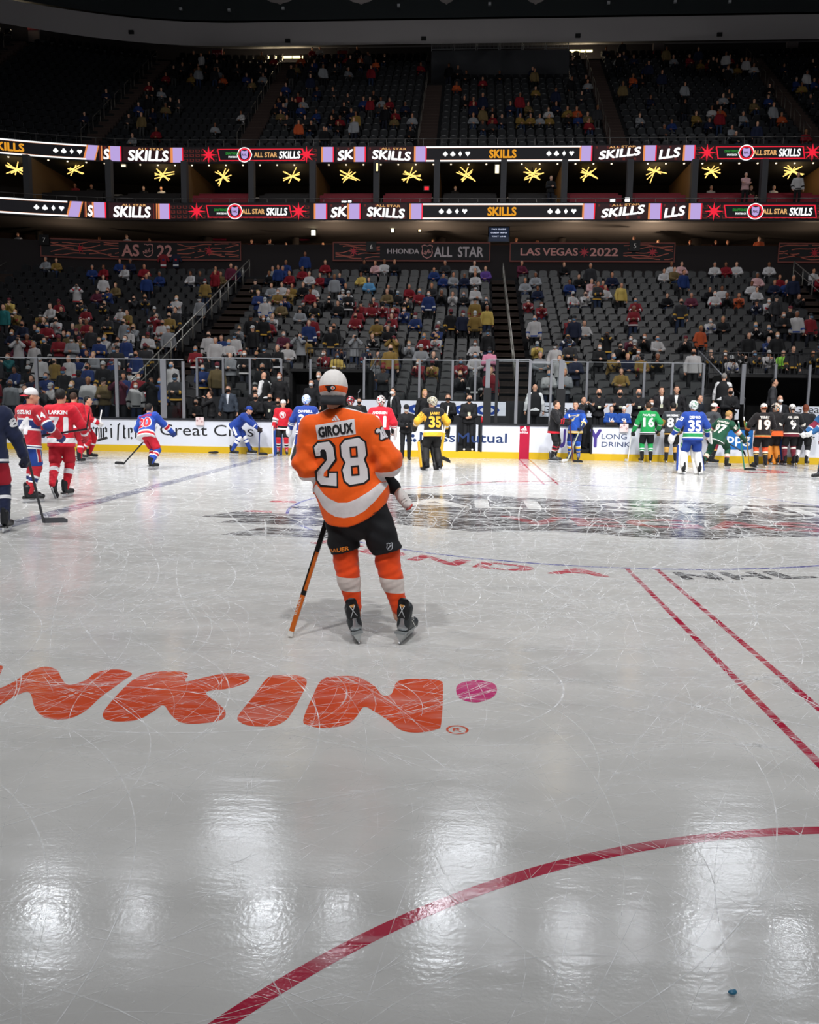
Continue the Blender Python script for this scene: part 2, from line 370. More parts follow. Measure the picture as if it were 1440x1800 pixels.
# red capitals curving round the near side of the centre circle
def arc_text(b, s, R0, h, a_mid, adv, m, bold=0.03):
    tot = sum(adv[c] if c in adv else adv['*'] for c in s); a = a_mid-tot/2
    for ch in s:
        w = adv.get(ch, adv['*']); am = math.radians(a+w/2); c = np.array([math.sin(am), -math.cos(am)])
        p = np.array([0, 12.95])+c*(R0+h); ex = (math.cos(am), math.sin(am), 0); ez = (-c[0], -c[1], 0)
        text3(b, ch, (p[0], p[1], 0), ex, ez, h, math.radians(w)*R0*0.86, m, bold); a += w
mark('ice_lettering', lambda b: arc_text(b, 'HONDA', 4.70, 0.34, -25.4, {'*': 8.7}, HRED, 0.05))
mark('ice_lettering', lambda b: arc_text(b, 'NHL', 4.72, 0.34, 11.4, {'*': 5.7}, GREY, 0.06))
# rounded orange letters of the near ad, set from their outline on the ice
def px_poly(b, pts, m, n=6):
    P = [np.array(gnd(x, y)) for x, y in pts]; out = []
    for i in range(len(P)):
        p0, p1, p2, p3 = P[i-1], P[i], P[(i+1) % len(P)], P[(i+2) % len(P)]
        for k in range(n):
            t = k/n; out.append(0.5*(2*p1+(p2-p0)*t+(2*p0-5*p1+4*p2-p3)*t*t+(3*p1-p0-3*p2+p3)*t**3))
    # put the traced outline down as flat paint
    b.poly([(q[0], q[1], 0) for q in out], m)
def fat_letter(b, strokes, wd, m):
    """strokes as pixel pairs, painted as overlapping round-ended bars"""
    for (x0, y0, r0), (x1, y1, r1) in strokes:
        p, q = np.array(gnd(x0, y0)), np.array(gnd(x1, y1)); d = q-p; L = np.hypot(*d); a = math.atan2(d[1], d[0]); V = []
        for k in range(13): t = a+PI/2+PI*k/12; V.append((p[0]+math.cos(t)*r0*wd, p[1]+math.sin(t)*r0*wd, 0))
        for k in range(13): t = a-PI/2+PI*k/12; V.append((q[0]+math.cos(t)*r1*wd, q[1]+math.sin(t)*r1*wd, 0))
        b.poly(V, m)
        for v in range(1): pass
DK = [  # outlines on the photograph
 [(-60, 1190), (-20, 1176), (5, 1172), (-10, 1210), (22, 1200), (48, 1182), (78, 1172), (100, 1178), (108, 1192), (121, 1204), (150, 1196), (170, 1182), (205, 1177), (232, 1184), (215, 1198), (178, 1225), (150, 1250), (118, 1264), (80, 1262), (62, 1246), (52, 1218), (30, 1222), (0, 1240), (-30, 1262), (-70, 1260)],
 [(228, 1200), (258, 1184), (300, 1180), (330, 1184), (326, 1198), (355, 1192), (395, 1184), (434, 1186), (436, 1198), (405, 1210), (362, 1217), (385, 1238), (397, 1252), (388, 1266), (350, 1272), (318, 1270), (300, 1256), (287, 1240), (268, 1252), (240, 1266), (200, 1268), (181, 1260), (190, 1240)],
 [(470, 1192), (490, 1187), (520, 1187), (538, 1194), (536, 1210), (515, 1250), (500, 1268), (476, 1277), (440, 1276), (420, 1268), (420, 1256), (445, 1225)],
 [(565, 1196), (590, 1189), (628, 1190), (656, 1204), (672, 1222), (688, 1220), (697, 1200), (715, 1194), (748, 1193), (774, 1197), (779, 1208), (776, 1270), (768, 1282), (735, 1288), (706, 1284), (685, 1268), (660, 1252), (640, 1243), (625, 1262), (608, 1274), (570, 1280), (538, 1274), (534, 1262), (548, 1228)]]
def tri_poly(b, pts, m):
    P = [np.array(gnd(x, y)) for x, y in pts]; out = []
    n = 5
    for i in range(len(P)):
        p0, p1, p2, p3 = P[i-1], P[i], P[(i+1) % len(P)], P[(i+2) % len(P)]
        for k in range(n):
            t = k/n; out.append(0.5*(2*p1+(p2-p0)*t+(2*p0-5*p1+4*p2-p3)*t*t+(3*p1-p0-3*p2+p3)*t**3))
    b.poly([(q[0], q[1], 0) for q in out], m)
for o_ in DK: mark('ice_lettering', lambda b: tri_poly(b, o_, ORANGE))
mark('pink_dot', lambda b: tri_poly(b, [(802, 1214), (808, 1202), (836, 1196), (865, 1200), (874, 1212), (866, 1226), (838, 1235), (810, 1229)], PINK))
def regmark(b):
    x, y = gnd(804, 1283); ring(b, x, y, 0.052, 0.012, ORANGE, 0, 2*PI, 24); text3(b, 'R', (x, y-.025, 0), (1, 0, 0), (0, 1, 0), 0.05, 0.045, ORANGE, 0.02)
mark('ice_lettering', regmark)

# skate cuts and snow left on the ice
def snow_mat(name, a, col=(0.92, 0.93, 0.94)):
    m = D.materials.new(name); m.use_nodes = True; nt = m.node_tree; b = nt.nodes['Principled BSDF']; b.inputs['Base Color'].default_value = (*col, 1); b.inputs['Roughness'].default_value = 0.45
    tc = nt.nodes.new('ShaderNodeTexCoord'); nz = nt.nodes.new('ShaderNodeTexNoise'); nz.inputs['Scale'].default_value = 9; nz.inputs['Detail'].default_value = 4
    mr = nt.nodes.new('ShaderNodeMapRange'); mr.inputs[1].default_value = 0.42; mr.inputs[2].default_value = 0.66; mr.inputs[3].default_value = a*0.3; mr.inputs[4].default_value = a
    nt.links.new(tc.outputs['Object'], nz.inputs['Vector']); nt.links.new(nz.outputs['Fac'], mr.inputs[0]); nt.links.new(mr.outputs[0], b.inputs['Alpha']); return m
def cuts(name, n, seed, wlo, whi, m, near, label):
    r = random.Random(seed); b = MB()
    for _ in range(n):
        if near: x, y = r.uniform(-7, 5), 1.0+9.5*r.random()**1.15
        else: x, y = r.uniform(-16, 12), r.uniform(8, FAR-.2)
        kind = r.random(); L = r.uniform(0.25, 2.6) if near else r.uniform(0.6, 5); L = L*2.2+1 if label else L; y = y+3.2 if label and y < 5 and r.random() < .7 else y; R = r.choice((-1, 1))*(r.uniform(0.5, 3) if kind < .6 else r.uniform(4, 40))
        a = r.gauss(0.45, 0.55) if r.random() < .55 else r.uniform(0, PI); w = r.uniform(wlo, whi)*(min(1.0, max(.35, (y-1)/4.5)) if near else 1); ns = max(4, int(L/0.10)) if near else max(4, int(L/.3))
        L = min(L, abs(R)*2.2); V = []
        for k in range(ns+1):
            s = k/ns; wi = w*(0.25+0.75*math.sin(PI*min(max(s, .02), .98))); V += [(x-math.sin(a)*wi, y+math.cos(a)*wi, 0), (x+math.sin(a)*wi, y-math.cos(a)*wi, 0)]
            a += L/ns/R; x += math.cos(a)*L/ns; y += math.sin(a)*L/ns
            if y > FAR-.05: break
        k = len(V)//2-1
        if k > 0: b.add(V, [(2*q, 2*q+1, 2*q+3, 2*q+2) for q in range(k)], m)
    o = b.build(name, floor); o.location.z = 0.0016; o['kind'] = 'stuff'
cuts('skate_cut', 3000, 3, 0.0012, 0.0032, snow_mat('fine_snow', 1.0), True, '')
cuts('long_skate_cut', 560, 31, 0.0020, 0.0055, snow_mat('long_snow', 1.0), True, 'long')
cuts('skate_cut', 300, 5, 0.003, 0.010, snow_mat('soft_snow', 0.5), True, '')
cuts('skate_cut', 3400, 9, 0.003, 0.017, snow_mat('far_snow', 0.7), False, '')
def scuffs(n, seed):
    r = random.Random(seed); b = MB(); m = snow_mat('scuffed_snow', 0.55)
    for _ in range(n):
        x, y = r.uniform(-6, 4), r.uniform(1.6, 10); s = r.uniform(0.002, 0.012)*min(1, y/5); e = r.uniform(1, 4); a = r.uniform(0, PI)
        b.poly([(x+math.cos(t+a)*s*e*(1+.4*math.sin(3*t)), y+math.sin(t+a)*s*(1+.4*math.cos(2*t)), 0) for t in [2*PI*k/7 for k in range(7)]], m)
    o = b.build('snow_fleck', floor); o.location.z = 0.0017; o['kind'] = 'stuff'
scuffs(900, 4)
# puck-sized bits lying near
x, y = gnd(1287, 1751)
tag(mesh_np('ice_chip', *blend([ell((x, y, 0.012), (0.012, 0.008, 0.006)), ell((x+.008, y+.004, 0.012), (0.006, 0.006, 0.006))], 0.002, 0.004), mat('#2c6f8f', 0.3)), 'tiny blue scrap lying on the near ice, lower right', 'scrap')

# ------------------------------------------------------------------ far boards
WHITE = mat('#dfe3ee', 0.35, var=0.03, scale=3, spec=0.5); YEL = mat('#d9b222', 0.4, var=0.05); BLK = mat('#0e0f11', 0.45, var=0.1); CAPR = mat('#25272c', 0.35)
def bx(px, Y=FAR): return at(px, 780, Y)[0]
OPEN = [(bx(804), bx(845)), (bx(1012), bx(1039))]
H = 1.07
wall = empty('wall_far', (0, FAR, 0), kind='structure')
segs = [(-60, OPEN[0][0]), (OPEN[0][1], OPEN[1][0]), (OPEN[1][1], 60)]
for a, c in segs:
    L = lambda nm, z0, z1, y0, y1, m: MB().box(((a+c)/2, (y0+y1)/2, (z0+z1)/2), ((c-a)/2, (y1-y0)/2, (z1-z0)/2), m).build(nm, wall)
    L('board_panel', 0.21, 1.03, 0.0, 0.12, WHITE); L('kick_plate', 0.0, 0.21, -0.015, 0.12, YEL); L('cap_rail', 1.03, 1.09, -0.03, 0.16, CAPR)
for i, (a, c) in enumerate(OPEN):   # sill and posts of the two gates
    MB().box(((a+c)/2, 0.06, 0.105), ((c-a)/2, 0.075, 0.105), YEL).build('kick_plate', wall)
    b = MB(); b.box((a-.01, 0.08, .62), (0.03, 0.1, .42), CAPR); b.box((c+.01, 0.08, .62), (0.03, 0.1, .42), CAPR); b.build('gate_post', wall)
wall_loc = FAR
gl = MB(); xg = OPEN[0][1]; gl.box((0, 0.0, 0.62), (0.035, 0.42, 0.41), mat('#c9cdd6', 0.35)); g = gl.build('board_gate'); g.location = (xg-.12, FAR+.42, 0); tag(g, 'open white gate leaf swung into the bench beside the man in the doorway', 'gate')
def board_text(s, x0, x1, ytop, ybot, m, bold=0.0, shear=0.0, Y=FAR-0.004, name='ad_lettering', parent=None, space=1.0):
    X0, Z1 = at(x0, ytop, Y); X1, Z0 = at(x1, ybot, Y); b = MB(); text3(b, s, ((X0+X1)/2, Y, Z0), (1, 0, 0), (0, 0, 1), Z1-Z0, X1-X0, m, bold, shear, 0.0, 0.5, space)
    o = b.build(name); o.parent = parent or wall
    if o.parent is wall: o.location.y = -FAR
    return o
INK = mat('#2a2b2f', 0.4, var=0); NAVY = mat('#1f3565', 0.4, var=0); PURP = mat('#4a3a8c', 0.4, var=0)
# blackletter word on the left board: drawn as broken strokes
def blackletter(s, x0, x1, y0, y1):
    X0, Z1 = at(x0, y0, FAR-.004); X1, Z0 = at(x1, y1, FAR-.004); b = MB(); h = (Z1-Z0)*0.68; w = (X1-X0)/len(s); st = w*0.26
    def bar(cx, z0, z1, dx=0): b.poly([(cx-st/2, FAR-.004, z0+st*.4), (cx, FAR-.004, z0), (cx+st/2, FAR-.004, z0+st*.4), (cx+st/2+dx, FAR-.004, z1-st*.3), (cx+dx, FAR-.004, z1), (cx-st/2+dx, FAR-.004, z1-st*.4)], INK)
    def dia(cx, z, r=0.8): b.poly([(cx-st*r, FAR-.0045, z), (cx, FAR-.0045, z-st*r), (cx+st*r, FAR-.0045, z), (cx, FAR-.0045, z+st*r)], INK)
    for i, ch in enumerate(s):
        cx = X0+w*(i+.5); l, r_ = cx-w*.24, cx+w*.24
        if ch in 'eä': bar(l, Z0, Z0+h); dia(cx+w*.12, Z0+h*.95); dia(cx+w*.16, Z0+h*.62, .6); dia(cx+w*.18, Z0+h*.05); bar(r_, Z0+h*.55, Z0+h)
        elif ch == 'r': bar(cx-w*.12, Z0, Z0+h); dia(cx+w*.22, Z0+h*.95); dia(cx, Z0+h*.05)
        elif ch == 'm': [bar(cx+w*q, Z0, Z0+h) for q in (-.38, 0, .38)]; [dia(cx+w*q, Z0+h*.97, .6) for q in (-.2, .2)]
        elif ch == 'i': bar(cx, Z0, Z0+h); dia(cx, Z0+h*1.3, .6)
        elif ch == 's': bar(cx, Z0-h*.25, Z0+h*1.4, st*.6); dia(cx+st*1.3, Z0+h*1.38, .7)
        elif ch == 't': bar(cx, Z0, Z0+h*1.3); dia(cx+w*.12, Z0+h*.95, .8); dia(cx+w*.14, Z0+h*.05)
        else: bar(l, Z0, Z0+h); bar(r_, Z0, Z0+h); dia(cx, Z0+h*.97); dia(cx, Z0+h*.03)
    o = b.build('ad_lettering', wall); o.location.y = -FAR
blackletter('Jägermeister', 112, 246, 742, 771)
board_text('Great Clips', 281, 446, 744, 767.5, INK, 0.0); board_text('R', 449, 452, 751, 754, INK)
board_text('MassMutual', 738, 891, 758.5, 778.5, NAVY, 0.012)
def dots(b):
    for px, py in ((718, 766), (726, 766), (716, 774), (722, 774), (729, 774), (719.5, 761)):
        x, z = at(px, py, FAR-.004); b.poly([(x+.055*math.cos(t), FAR-.004, z+.055*math.sin(t)) for t in [2*PI*k/16 for k in range(16)]], NAVY)
b = MB(); dots(b); o = b.build('ad_logo', wall); o.location.y = -FAR
b = MB(); b.box((0, -.006, .545), (.152, .012, .545), mat('#b3173c', 0.35, var=0.03)); b.build('red_band', wall)
for z, m_ in ((.545, '#2f55a5'),):
    MB().box((-7.77, -.006, z), (.15, .012, z), mat(m_, 0.35)).build('blue_band', wall)
    MB().box((7.77, -.006, z), (.15, .012, z), mat(m_, 0.35)).build('blue_band', wall)
def three_bars(b, x, y, z, w, m, flip=1):
    for i, (cx, hh) in enumerate(((-.32, .38), (0, .68), (.32, 1.0))):
        b.poly([(x+flip*w*(cx-.16), y, z+(0.3-.3*(i/2))*w*.0), (x+flip*w*(cx+.13), y, z), (x+flip*w*(cx-.12), y, z+w*hh*.85), (x+flip*w*(cx-.38), y, z+w*hh*.85-w*.16)], m)
LOGO = mat('#eef0f4', 0.4, var=0)
b = MB(); x_, z_ = at(921, 757, FAR-.02); three_bars(b, x_+.02, FAR-.02, z_, 0.17, LOGO); x_, z_ = at(921, 761, FAR-.02); text3(b, 'adidas', (x_, FAR-.02, z_-.01), (1, 0, 0), (0, 0, 1), 0.07, 0.26, LOGO, 0.03); o = b.build('ad_logo', wall); o.location.y = -FAR
board_text('U', 981, 994, 754, 785, PURP, 0.06); board_text('Y', 1037, 1057, 754, 785, PURP, 0.05)
board_text('LONG', 1058, 1102, 762, 772, NAVY, 0.0); board_text('DRINK', 1058, 1108, 776, 786, NAVY, 0.0)
x0_, z1_ = at(1276, 752, FAR); x1_, z0_ = at(1322, 791, FAR)
pts = []
for cx, cz, a in ((x1_-.1, z1_-.1, 0), (x0_+.1, z1_-.1, 90), (x0_+.1, z0_+.1, 180), (x1_-.1, z0_+.1, 270)):
    pts += [(cx+.1*math.cos(math.radians(a+k*22.5)), -.004, cz+.1*math.sin(math.radians(a+k*22.5))) for k in range(5)]
MB().poly(pts, mat('#1f6cb8', 0.4, var=0)).build('ad_logo', wall)
board_text('ppg', 1279, 1319, 761, 779, LOGO, 0.02, Y=FAR-.009)
board_text('T', 1422, 1432, 767, 778, INK)
# sheets of paper taped to the board top, each a small ad
for px, py in ((352, 737), (1097, 749)):
    x, z = at(px, py, FAR); b = MB(); b.box((0, 0, 0), (0.13, 0.004, 0.13), mat('#e3cfcf', 0.7, var=.02))
    for dx, dz in ((-.08, .02), (0, .08), (.07, -.01)): ring_ = [(dx+.028*math.cos(t), -.006, dz+.028*math.sin(t)) for t in [2*PI*k/12 for k in range(12)]]; b.poly(ring_, mat('#8c2336', .6, var=0)); b.poly([(q[0]*.55+dx*.45, -.008, q[2]*.55+dz*.45) for q in ring_], mat('#e3cfcf', 0.7, var=.02))
    o = b.build('draped_towel'); o.location = (x, FAR-.045, z-.06); tag(o, 'small pinkish towel over the boards, %s' % ('left of the bending blue player' if px < 500 else 'in front of the two boys'), 'towel', 'towels on the boards')
b = MB(); b.box((0, 0, 0), (.17, .05, .05), mat('#1a1416', .8)); o = b.build('folded_glove'); x, z = at(1075, 747, FAR); o.location = (x, FAR-.0, z+.03); tag(o, 'dark brown glove lying on the board rail before the boy numbered 16', 'glove')

# ------------------------------------------------------------------ glass and stanchions
def glass_mat():
    m = D.materials.new('plexiglass'); m.use_nodes = True; nt = m.node_tree; nt.nodes.clear(); N = nt.nodes.new
    o = N('ShaderNodeOutputMaterial'); t = N('ShaderNodeBsdfTransparent'); t.inputs[0].default_value = (0.90, 0.92, 0.92, 1); g = N('ShaderNodeBsdfGlossy'); g.inputs['Roughness'].default_value = 0.05; g.inputs[0].default_value = (0.8, 0.85, 0.9, 1)
    f = N('ShaderNodeFresnel'); f.inputs[0].default_value = 1.35; x = N('ShaderNodeMixShader'); nt.links.new(f.outputs[0], x.inputs[0]); nt.links.new(t.outputs[0], x.inputs[1]); nt.links.new(g.outputs[0], x.inputs[2]); nt.links.new(x.outputs[0], o.inputs[0]); return m
GLASS = glass_mat(); STEEL = mat('#9a9ca3', 0.35, 0.6, var=.05)
def stanchion(px, Y, z0, ztop, w, where, pad=False, col=None):
    X = at(px, 690, Y)[0]; b = MB(); b.box((0, 0, (z0+ztop)/2), (w/2, 0.035, (ztop-z0)/2), col or STEEL)
    o = b.build('post', RUN[0]); o.location = (X, Y, 0)
    if pad: MB().box((0, -.01, z0+.55), (w/2+.05, .07, .55), mat('#17181b', .6)).build('pad', o); o['label'] = 'thick steel post with dark pad'
    return X
def pane(X0, X1, Y, z0, z1, where):
    b = MB(); b.box(((X1-X0)/2, 0, (z1-z0)/2), ((X1-X0)/2-.01, 0.006, (z1-z0)/2), GLASS); o = b.build('glass_pane', RUN[0]); o.location = (X0, Y, z0)
    MB().box(((X1-X0)/2, 0, z1-z0+.01), ((X1-X0)/2, .012, .012), mat('#b9bcc2', .3, .5)).build('top_edge', o)
ZT = 2.93
RUN = [empty('rink_glass', (0, 0, 0), 0, 'clear glass barrier on the far boards in front of the left crowd', 'glass barrier')]
P_ = [-60, 66, 206, 288]; xs = []
for i, px in enumerate(P_): xs.append(stanchion(px, FAR+.06, 1.08, ZT, 0.19 if px == 288 else .10, 'steel post between glass panes, %s' % ['left of the frame', 'behind the two red jersey players', 'left of the man in the black sweater', 'wide one right of the crowd at the left glass'][i]))
xs.append(stanchion(323, FAR+.06, 1.08, ZT-.05, 0.09, 'narrow steel post at the right end of the left glass'))
for i in range(4): pane(xs[i], xs[i+1], FAR+.06, 1.09, ZT, 'clear glass pane above the far boards, %s' % ['at the left edge of the view', 'between the red jersey players and the blue one', 'above the black lettering', 'last one before the open bench'][i])
RUN[0] = empty('rink_glass', (0, 0, 0), 0, 'short clear glass barrier with thick padded posts above the red band', 'glass barrier')
xs = []
for px, w, pad, tx in ((857, .14, True, 'thick post with dark pad, right of the doorway man'), (873, .09, False, 'thin dark post beside the thick padded one'), (908, .09, False, 'post right of the child in the red jersey'), (931, .08, False, 'post at the gate frame, left of the black and red jersey player'), (968, .06, False, 'slim post just left of the black and red jersey player'), (986, .16, True, 'thick padded post above the black and red jersey player')):
    xs.append(stanchion(px, FAR+.06, 1.08, 3.05, w, tx, pad, mat('#191a1d', .5) if px == 873 else None))
for i, tx in enumerate(['in the narrow gap between the thick padded post and the thin dark post', 'in front of the child in red', 'above the red band', 'left of the black and red jersey player', 'over the black and red jersey player']):
    pane(xs[i], xs[i+1], FAR+.06, 1.09, 3.05 if i != 3 else 2.95, 'clear glass pane %s' % tx)
YB = 28.3
# bench back wall with its ads and the glass above it
VOM = [(-7.9, -5.15), (6.9, 12.2)]
bench = empty('wall_bench', (0, YB, 0), kind='structure')
for a, c in ((-10.9, VOM[0][0]), (VOM[0][1], VOM[1][0]), (VOM[1][1], 40)):
    MB().box(((a+c)/2, 0.08, 0.9), ((c-a)/2, 0.08, 0.9), mat('#1b1c20', .6)).build('bench_wall', bench)
for x0, x1, in ((620, 889), (937, 1172), (1285, 1299), (1395, 1560)):
    X0, X1 = at(x0, 720, YB)[0], at(x1, 720, YB)[0]; MB().box(((X0+X1)/2, -.01, 1.53), ((X1-X0)/2, .012, .235), WHITE).build('ad_panel', bench)
def bt(*a, **k):
    o = board_text(*a, Y=YB-.026, parent=bench, **k); o.location.y = -YB
bt('GEICO', 717, 878, 710, 729, mat('#1d3f8f', .4, var=0), 0.05)
bt('Great Clips', 952, 1062, 712, 727, INK); bt('s', 1288, 1296, 712, 727, INK); bt('Great Clips', 1396, 1500, 712, 727, INK)
# bench floor, seats of the bench
MB().box((5, FAR+1.3, 0.15), (35, 1.2, 0.15), mat('#17181a', .8)).build('floor_bench')
tag(D.objects['floor_bench'], kind='structure')
RUN[0] = empty('rink_glass', (0, 0, 0), 0, 'long clear glass barrier behind the bench, in front of the seats', 'glass barrier')
prev = None
for px in (347, 393, 440, 495, 546, 640, 690, 737, 795, 835, 873, 968, 1031, 1131, 1180, 1235, 1305, 1361, 1421, 1480):
    zt = 3.12; w = .13 if px == 1305 else .075
    X = stanchion(px, YB+.08, 1.8, zt, w, '')
    if prev is not None and not any(a-.3 < (prev+X)/2 < c for a, c in VOM): pane(prev, X, YB+.08, 1.8, zt, 'clear glass pane behind the bench, %d from its left end' % len([1 for o in D.objects if o.name.startswith('glass_pane')]))
    prev = X
# ------------------------------------------------------------------ lower stand
CONC = mat('#1d1c1f', 0.85, var=0.2, scale=4); STEP = mat('#30241f', .85, var=.15)
LY = [29.3+.86*i for i in range(21)]
LZ = [1.25]
for i in range(20): LZ.append(LZ[-1]+.27+.0095*i)
AISLE = [-26.9, -13.3, 0.0, 14.8]; AW = 0.62
def vom(X, i): return (VOM[0][0] < X < VOM[0][1] and i < 3) or (VOM[1][0] < X < VOM[1][1] and i < 4)
def terrace(name, Ys, Zs, depth, x0, x1, m, step=1.0, skip=lambda X, i: False):
    b = MB(); n = int((x1-x0)/step); xs = [x0+(x1-x0)*k/n for k in range(n+1)]
    for i, (Y, Z) in enumerate(zip(Ys, Zs)):
        zl = Zs[i-1] if i else Z-.6
        for a, c in zip(xs[:-1], xs[1:]):
            if skip((a+c)/2, i): continue
            ya, yc = Y+bend(a), Y+bend(c); s = (i and skip((a+c)/2, i-1))
            b.add([(a, ya, (Z-2 if s else zl)), (c, yc, (Z-2 if s else zl)), (c, yc, Z), (a, ya, Z), (c, yc+depth, Z), (a, ya+depth, Z)], [(0, 1, 2, 3), (3, 2, 4, 5)], m)
    return tag(b.build(name), kind='structure')
SX = [v for v in np.arange(-46, 40.01, 1.0)]
terrace('floor_lower_stand', [y-.46 for y in LY], LZ, .86, -46, 40, CONC, 0.5, vom)
# stairs in the aisles: half-height steps
def stair(name, X, Ys, Zs, w, m, i0=0):
    b = MB()
    for i in range(i0, len(Ys)-1):
        for k in (0, 1):
            y, z = Ys[i]-.46+bend(X)+.43*k, Zs[i]+(Zs[i+1]-Zs[i])*.5*k
            b.box((X, y+.22, z-.1), (w, .22, .13), m)
            b.box((X, y+.01, z+.031), (w*.96, .015, .003), mat('#5b4a3c', .6))
    return tag(b.build(name), kind='structure')
for X in AISLE: stair('stair_lower_stand', X, LY, LZ, AW, STEP)
RAIL = mat('#a8a49b', .35, .6)
def handrail(X, Y0, Z0, Y1, Z1, h, label, cat='handrail', name='handrail', lo=.5, n=7, grp=None, r=.022):
    o = empty(name, (X, Y0, Z0), 0, label, cat, grp)
    d = np.array([0, Y1-Y0, Z1-Z0]); MB().bar((0, 0, h), tuple(d+[0, 0, h]), r, RAIL).build('top_rail', o)
    if lo: MB().bar((0, 0, h*lo), tuple(d+[0, 0, h*lo]), r*.8, RAIL).build('mid_rail', o)
    for k in range(n+1):
        p = d*k/n; MB().bar(tuple(p), tuple(p+[0, 0, h]), r, RAIL).build('post', o)
    return o
zf = lambda y: float(np.interp(y, LY, LZ))
handrail(-14.0, 29.6, zf(29.6), 46.6, zf(46.6), 1.0, 'long double steel handrail climbing the left stairs', lo=.6, n=12, r=.03)
handrail(0.0, 30.5, zf(30.5), 46.4, zf(46.4), .9, 'steel handrail up the middle stairs beside the centre seats', lo=.5, n=14)
handrail(15.4, 36, zf(36), 46.6, zf(46.6), 1.0, 'double steel handrail climbing the right stairs', lo=.6, n=8, r=.03)
handrail(-27.6, 40, zf(40)+.1, 46, zf(46), 1.0, 'steel handrail on the leftmost stairs', lo=.55, n=4)
# seats
SEATM = mat('#151619', .4, var=.12, spec=.5, scale=3)
def seat_back_pts():
    w, h = .23, .46; return [(-w*.9, 0), (w*.9, 0), (w*1.03, h*.5), (w*.97, h*.74), (w*.72, h*.91), (w*.36, h*.98), (0, h), (-w*.36, h*.98), (-w*.72, h*.91), (-w*.97, h*.74), (-w*1.03, h*.5)]
def seat_parts(b1, b2, M):
    pts = seat_back_pts(); n = len(pts)
    def cv(x, z): return .0+.35*x*x+ .16*z    # slightly hollow, leaning back
    V = [(x, .31+.35*x*x+.10*z-(.035 if z > .3 else 0), z+.42-(.02 if z > .3 else 0)) for x, z in pts]+[(x*.98, .375+.35*x*x+.12*z, z*1.0+.42) for x, z in pts]
    b1.add(V, [tuple(range(n)), tuple(range(2*n-1, n-1, -1))]+[(k, n+k, n+(k+1) % n, (k+1) % n) for k in range(n)], SEATM, M)
    pv = [(-.21, .20), (.21, .20), (.20, .25), (.17, .30), (-.17, .30), (-.20, .25)]
    V = [(x*1.0, y, z) for z0 in (0,) for (x, y, z) in ((-.21, .22, .42), (.21, .22, .42), (.2, .27, .80), (-.2, .27, .80), (-.21, .29, .42), (.21, .29, .42), (.2, .32, .80), (-.2, .32, .80))]
    b2.add(V, [(0, 1, 2, 3), (7, 6, 5, 4), (0, 4, 5, 1), (3, 2, 6, 7), (0, 3, 7, 4), (1, 5, 6, 2)], SEATM, M)
def seat_positions(Ys, Zs, aisles, pitch, x0, x1, skip=lambda X, i: False):
    out = []; ed = [x0]+aisles+[x1]
    for i, (Y, Z) in enumerate(zip(Ys, Zs)):
        for s in range(len(ed)-1):
            a = ed[s]+(.72 if s else 0); c = ed[s+1]-(.72 if s < len(ed)-2 else 0); n = int((c-a)/pitch)
            for k in range(n):
                X = a+(c-a)*(k+.5)/n
                if not skip(X, i): out.append((X, Y+bend(X), Z, i, s, k))
    return out
LS = seat_positions(LY[:-1], LZ[:-1], AISLE, .535, -40, 30, vom)
SEC = ['far left corner section', 'section left of left stairs', 'section left of middle stairs', 'section right of middle stairs', 'section right of right stairs']
ROWX = ['rinkside', 'second rinkside', 'third rinkside']
ROWN = ['first', 'second', 'third', 'fourth', 'fifth', 'sixth', 'seventh', 'eighth', 'ninth', 'tenth', 'eleventh', 'twelfth', 'thirteenth', 'fourteenth', 'fifteenth', 'sixteenth', 'seventeenth', 'eighteenth', 'nineteenth', 'twentieth', 'top']
XR = [(27.0, .62), (27.8, .78), (28.6, .95)]
for r_, (Y, Z) in enumerate(XR):
    n_ = int((40-10.9)/.535)
    for k in range(n_):
        X = -39.5+.535*k
        if X < -11.3: LS.append((X, Y+bend(X)*0, Z, r_-3, 1 if X > AISLE[0] else 0, k))
b_ = MB(); [b_.box((-28.2, Y-.03, Z/2), (17, .4, Z/2), CONC) for Y, Z in XR]; tag(b_.build('floor_rinkside'), kind='structure')
def rown(i): return ROWN[i] if i >= 0 else ROWX[i+3]
vis = [s for s in LS if -19 < s[0] < 15.5]
near = vis[:300]; far_ = set(id(s) for s in near)
near = sorted(vis, key=lambda s: s[1])[:300]; far_ = set(id(s) for s in near)
def pan_down(b2, M=None):
    V = [(-.21, -.14, .41), (.21, -.14, .41), (.21, .30, .40), (-.21, .30, .40), (-.21, -.14, .455), (.21, -.14, .455), (.21, .30, .44), (-.21, .30, .44)]
    b2.add(V, [(3, 2, 1, 0), (4, 5, 6, 7), (0, 1, 5, 4), (2, 3, 7, 6), (1, 2, 6, 5), (3, 0, 4, 7)], SEATM, M)
def make_seats(occ):
    """tipped up where nobody sits, folded down under those who do"""
    P = {}
    for s in near:
        X, Y, Z, i, sc, k = s; d = (round(X, 2), i) in occ
        if d not in P:
            o = empty('arena_seat'); b1, b2, b3 = MB(), MB(), MB(); seat_parts(b1, b3, None); b1.build('backrest', o)
            if d: pan_down(b2)
            else: b2 = b3
            b2.build('seat_pan', o); MB().box((.255, .28, .3), (.02, .13, .3), mat('#151517', .6)).build('armrest', o); P[d] = o
        else: o = copy_tree(P[d])
        o.location = (X, Y, Z); st = 'folded down under its sitter' if d else 'tipped up'; tag(o, 'dark arena seat, %s, %s row, %s' % (st, rown(i), SEC[sc]), 'seat', 'front seats, %s, %s row, %s' % (st, rown(i), SEC[sc]))
    stuff_seats('arena_seats', [s for s in LS if id(s) not in far_ and s[0] < 24], 'rows of dark folding seats filling the lower stand', SEATM, occ)
